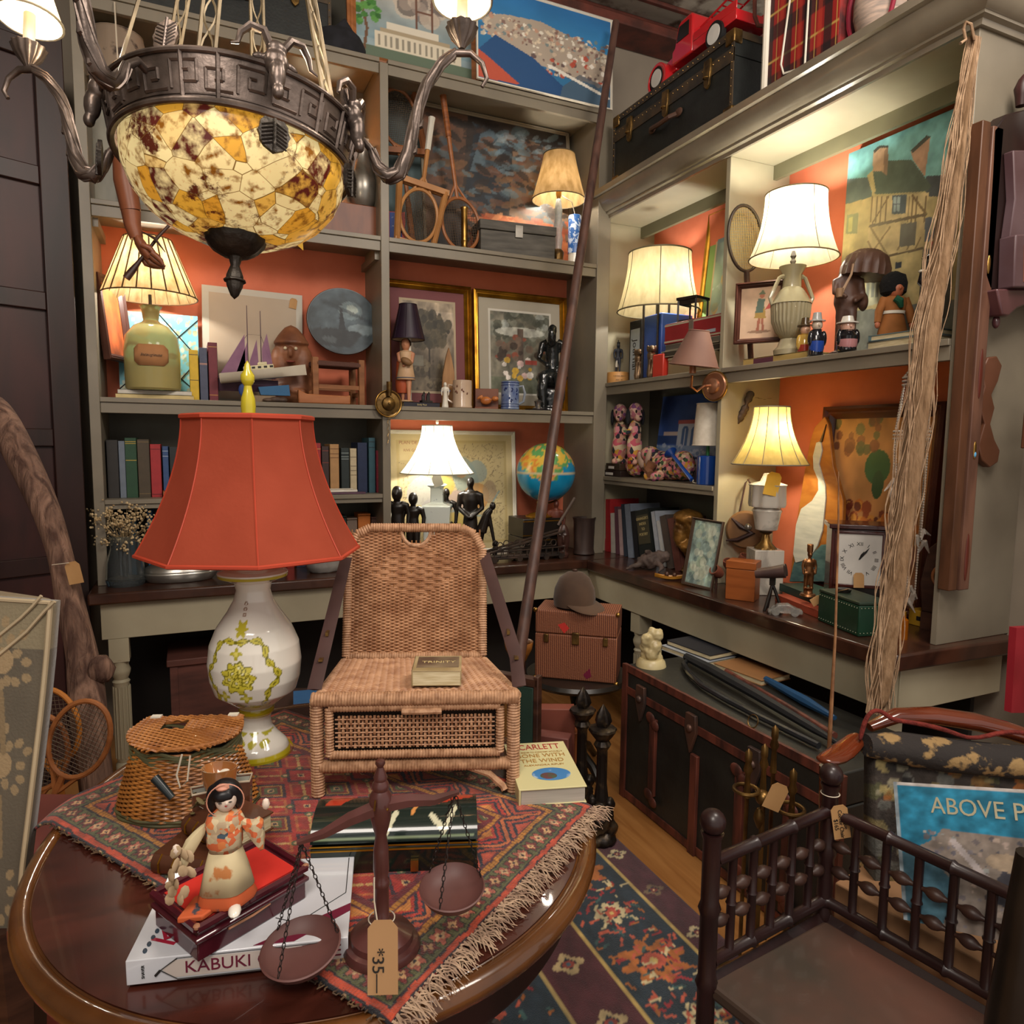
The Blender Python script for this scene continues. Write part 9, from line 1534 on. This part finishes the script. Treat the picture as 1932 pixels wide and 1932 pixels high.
for A,B,n_,sd_ in ((PC,PL,6,1),(PC,PR,6,0)):
 V3=lambda f_,z:A.lerp(B,f_)+Vector((0,0,z));
 for z in (zr,zl):g=G();bam(g,V3(.03,z),V3(.97,z),.0115,3);obj('rail',g,m_bb,t)
 for i in range(1,n_):g=G();f_=i/n_;bam(g,V3(f_,zl),V3(f_,zr),.0085,2);obj('spindle',g,m_bb,t)
 g=G();dv=(B-A).normalized()
 for z in (.55,.605):
  for i in range(n_):f_=(i+.5)/n_;c_=V3(f_,z);g.tube([c_+dv*k for k in (-.03,-.02,-.016,-.011,-.005,0,.005,.011,.016,.02,.03)],[.0035,.0045,.006,.0095,.0118,.0125,.0118,.0095,.006,.0045,.0035],12)
 obj('bead_row',g,M('brown_bead_wood','40291f',r=.45,c2='2e1c18',sc=9),t)
SA,SB=PL-PC,PR-PC;SD=PC+SA+SB;zs=.44;q=[PC+SA.normalized()*.01+SB.normalized()*.01,PR,SD,PL];obj('leather_seat',G().rings([[v+Vector((0,0,z)) for v in q] for z in (zs-.03,zs)]),m_wr,t,bev=.008,flat=1)
g=G()
for a,b_ in ((PC,PL),(PC,PR)):g.tube([a+Vector((0,0,zs-.01)),b_+Vector((0,0,zs-.01))],.02,4)
obj('seat_rail',g,m_bb,t);g=ptag(t,PC+Vector((-.01,-.03,.7)),.034,.072,rz=CY,ry=-.18,m=m_tagp);txt('Antique',.011,m_ink,g,(.009,-.001,-.035),(pi/2,pi/2,0),name='writing');txt('Corner Chair',.011,m_ink,g,(0,-.001,-.04),(pi/2,pi/2,0),name='writing');txt('$165',.012,m_ink,g,(-.01,-.001,-.04),(pi/2,pi/2,0),name='price');obj('tag_string',G().ring((0,0,0),.018,.0012,20,4,T=Matrix.Translation(PC+Vector((0,0,.71)))),m_str,t)
# tapestry armchair behind
m_tp=M('dark_tapestry','2b2624',r=.9,kind='noise',sc=26,c2='94784e',lo=.4,hi=.47,cols=None,bump=.6,bs=90);m_am=M('glossy_red_mahogany','6e2f16',r=.15,c2='4c1e10',sc=4,coat=.8);t=thing('tapestry_armchair','mahogany armchair with dark floral tapestry upholstery and red braid','armchair');d0=1.62;E=lambda px,py,d=d0:PD(px,py,d)
obj('crest_rail',G().tube([E(1640,1372),E(1690,1350,1.63),E(1760,1350,1.64),E(1840,1362,1.64),E(1900,1378,1.63),E(1960,1398,1.62),E(2050,1440,1.6)],[.014,.022,.026,.027,.026,.025,.024],14,fl=.75),m_am,t);obj('arm_rest',G().tube([E(1625,1385),E(1600,1410,1.58),E(1575,1430,1.54),E(1548,1436,1.5)],[.022,.028,.03,.02],12,fl=.5,up=(0,0,1)),m_am,t,sub=1);obj('arm_post',G().tube([E(1562,1445,1.53),E(1565,1600,1.53)+Vector((0,0,-.0))],[.018,.022],10),m_am,t)
c=CV(120,90,'302a26').nz(.2,6,2).blots(420,['6a4e28','7a745f','4d4d34','8a5226','5c5c56','2b2622','86784e','1f1c1c'],(.01,.034),(0,.0,1,1),5,.85,1.6).blots(14,['a83a2c','a8442c'],(.02,.06),(.1,0,1,.5),9,.9).nz(.2,30,4)
obj('tapestry_back',G().sheet(lambda u,v:E(1640+(2060-1640)*u,(1400+70*u**1.3)*v+1800*(1-v)-0,1.6-.05*sin(pi*v)),120,90),M('tapestry_wool',attr=1,r=.95,bump=.7,bs=150),t,col=c.lin(),sol=.05);obj('cushion_roll',G().tube([E(a,b,1.57) for a,b in ((1634,1405),(1700,1412),(1780,1424),(1860,1432),(1960,1440),(2060,1460))],[.03,.042,.044,.044,.044,.04],14,fl=.8),m_tp,t,disp=(.01,.03));bd=[(1622,1400),(1626,1376),(1637,1348),(1652,1338),(1668,1345),(1682,1358),(1705,1361),(1746,1367),(1790,1378),(1812,1388),(1835,1394),(1862,1389),(1891,1381),(1932,1381),(2000,1392)];obj('red_braid',G().tube([E(a,b,1.575) for a,b in bd],.0058,7),M('red_braid','7a2a20',r=.95,c2='5c1c16',sc=60,bump=1,bs=150),t,sub=1,disp=(.006,.006));obj('seat',G().bb(0,.4,0,.2,.36,.4),m_tp,t).matrix_local=Matrix.Translation(Vector((E(1700,1700).x-.05,E(1700,1700).y-.02,0))) @ rot('Z',CY)
for px in (1650,1900):e_=E(px,1700);obj('leg',G().tube([(e_.x,e_.y,.38),(e_.x,e_.y,0)],[.025,.018],8),m_am,t)
A=Vector(at(1610,1800,'z',.46));ct=thing('cardboard_box','tan cardboard sheet box on the armchair seat behind the corner chair','box',PC+EF*.03+ER*.03,atan2((PR-PC).y,(PR-PC).x));obj('box_body',G().bb(0,.8,.01,.33,.41,.49),M('tan_cardboard','a8805c',r=.8,c2='9a7350',sc=3),ct,bev=.003)
# photo book
a_,b_,c_=PD(1692,1476,1.45),PD(1712,1735,1.36),PD(1990,1505,1.22);dx=(c_-a_);w=.36;dx=dx.normalized();dz=(a_-b_);h=dz.length;dz.normalize();ny=dz.cross(dx).normalized();dx=ny.cross(dz);Mt=Matrix((dx,ny,dz)).transposed().to_4x4();t=thing('photo_book','large blue photo book titled above paris leaning on the tapestry armchair','book');t.matrix_world=Matrix.Translation(b_) @ Mt
c=CV(120,110,'2f7fa0').nz(.15,8,3);c.poly([(0,.0),(0,.45),(.2,.6),(.25,.68),(1,.66),(1,0)],'8a8078').blots(240,['a89890','6a6468','b5a498','7c7880','5a5a64','9aa0a0'],(.006,.02),(.15,.02,1,.66),5,.85).poly([(0,0),(0,.5),(.15,.5),(.3,.3),(.2,0)],'3a6a80',.8).line([(.3,.6),(.62,.1)],.04,'b0a8a8').poly([(.42,.25),(.55,.5),(.8,.3),(.7,.15)],'4a4a52').ell(.55,.5,.1,.06,'a59480').rect(0,.98,1,1,'c9c4c0').rect(0,0,.02,1,'9aa8b0').nz(.15,20,4)
panel('cover_photo',c,w,h,t,(w/2,-.012,0),th=.001);obj('book_block',G().bb(0,w,-.011,.011,0,h),M('blue_board','1f4a7a',r=.4),t);txt('ABOVE PARIS',.042,M('cream_letter','c9c2a4',r=.5),t,(w*.2,-.0135,h*.84),(pi/2,0,0),name='title',al='LEFT')
g=thing('black_post','black padded upright at the extreme lower right corner','post',pol(1968,.92,0),CY);obj('upright',G().tube([(.02,0,0),(.018,0,.62),(.03,0,.87)],[.034,.03,.02],14),m_blk,g)
# ---------------- lettering becomes mesh ----------------
dg=bpy.context.evaluated_depsgraph_get()
for o in [o for o in SC.objects if o.type == 'FONT']:
 me=bpy.data.meshes.new_from_object(o.evaluated_get(dg));n=bpy.data.objects.new('lettering',me);COL.objects.link(n)
 nm=o.name;n.parent=o.parent;n.location=o.location;n.rotation_euler=o.rotation_euler;n.scale=o.scale;bpy.data.objects.remove(o);n.name=nm
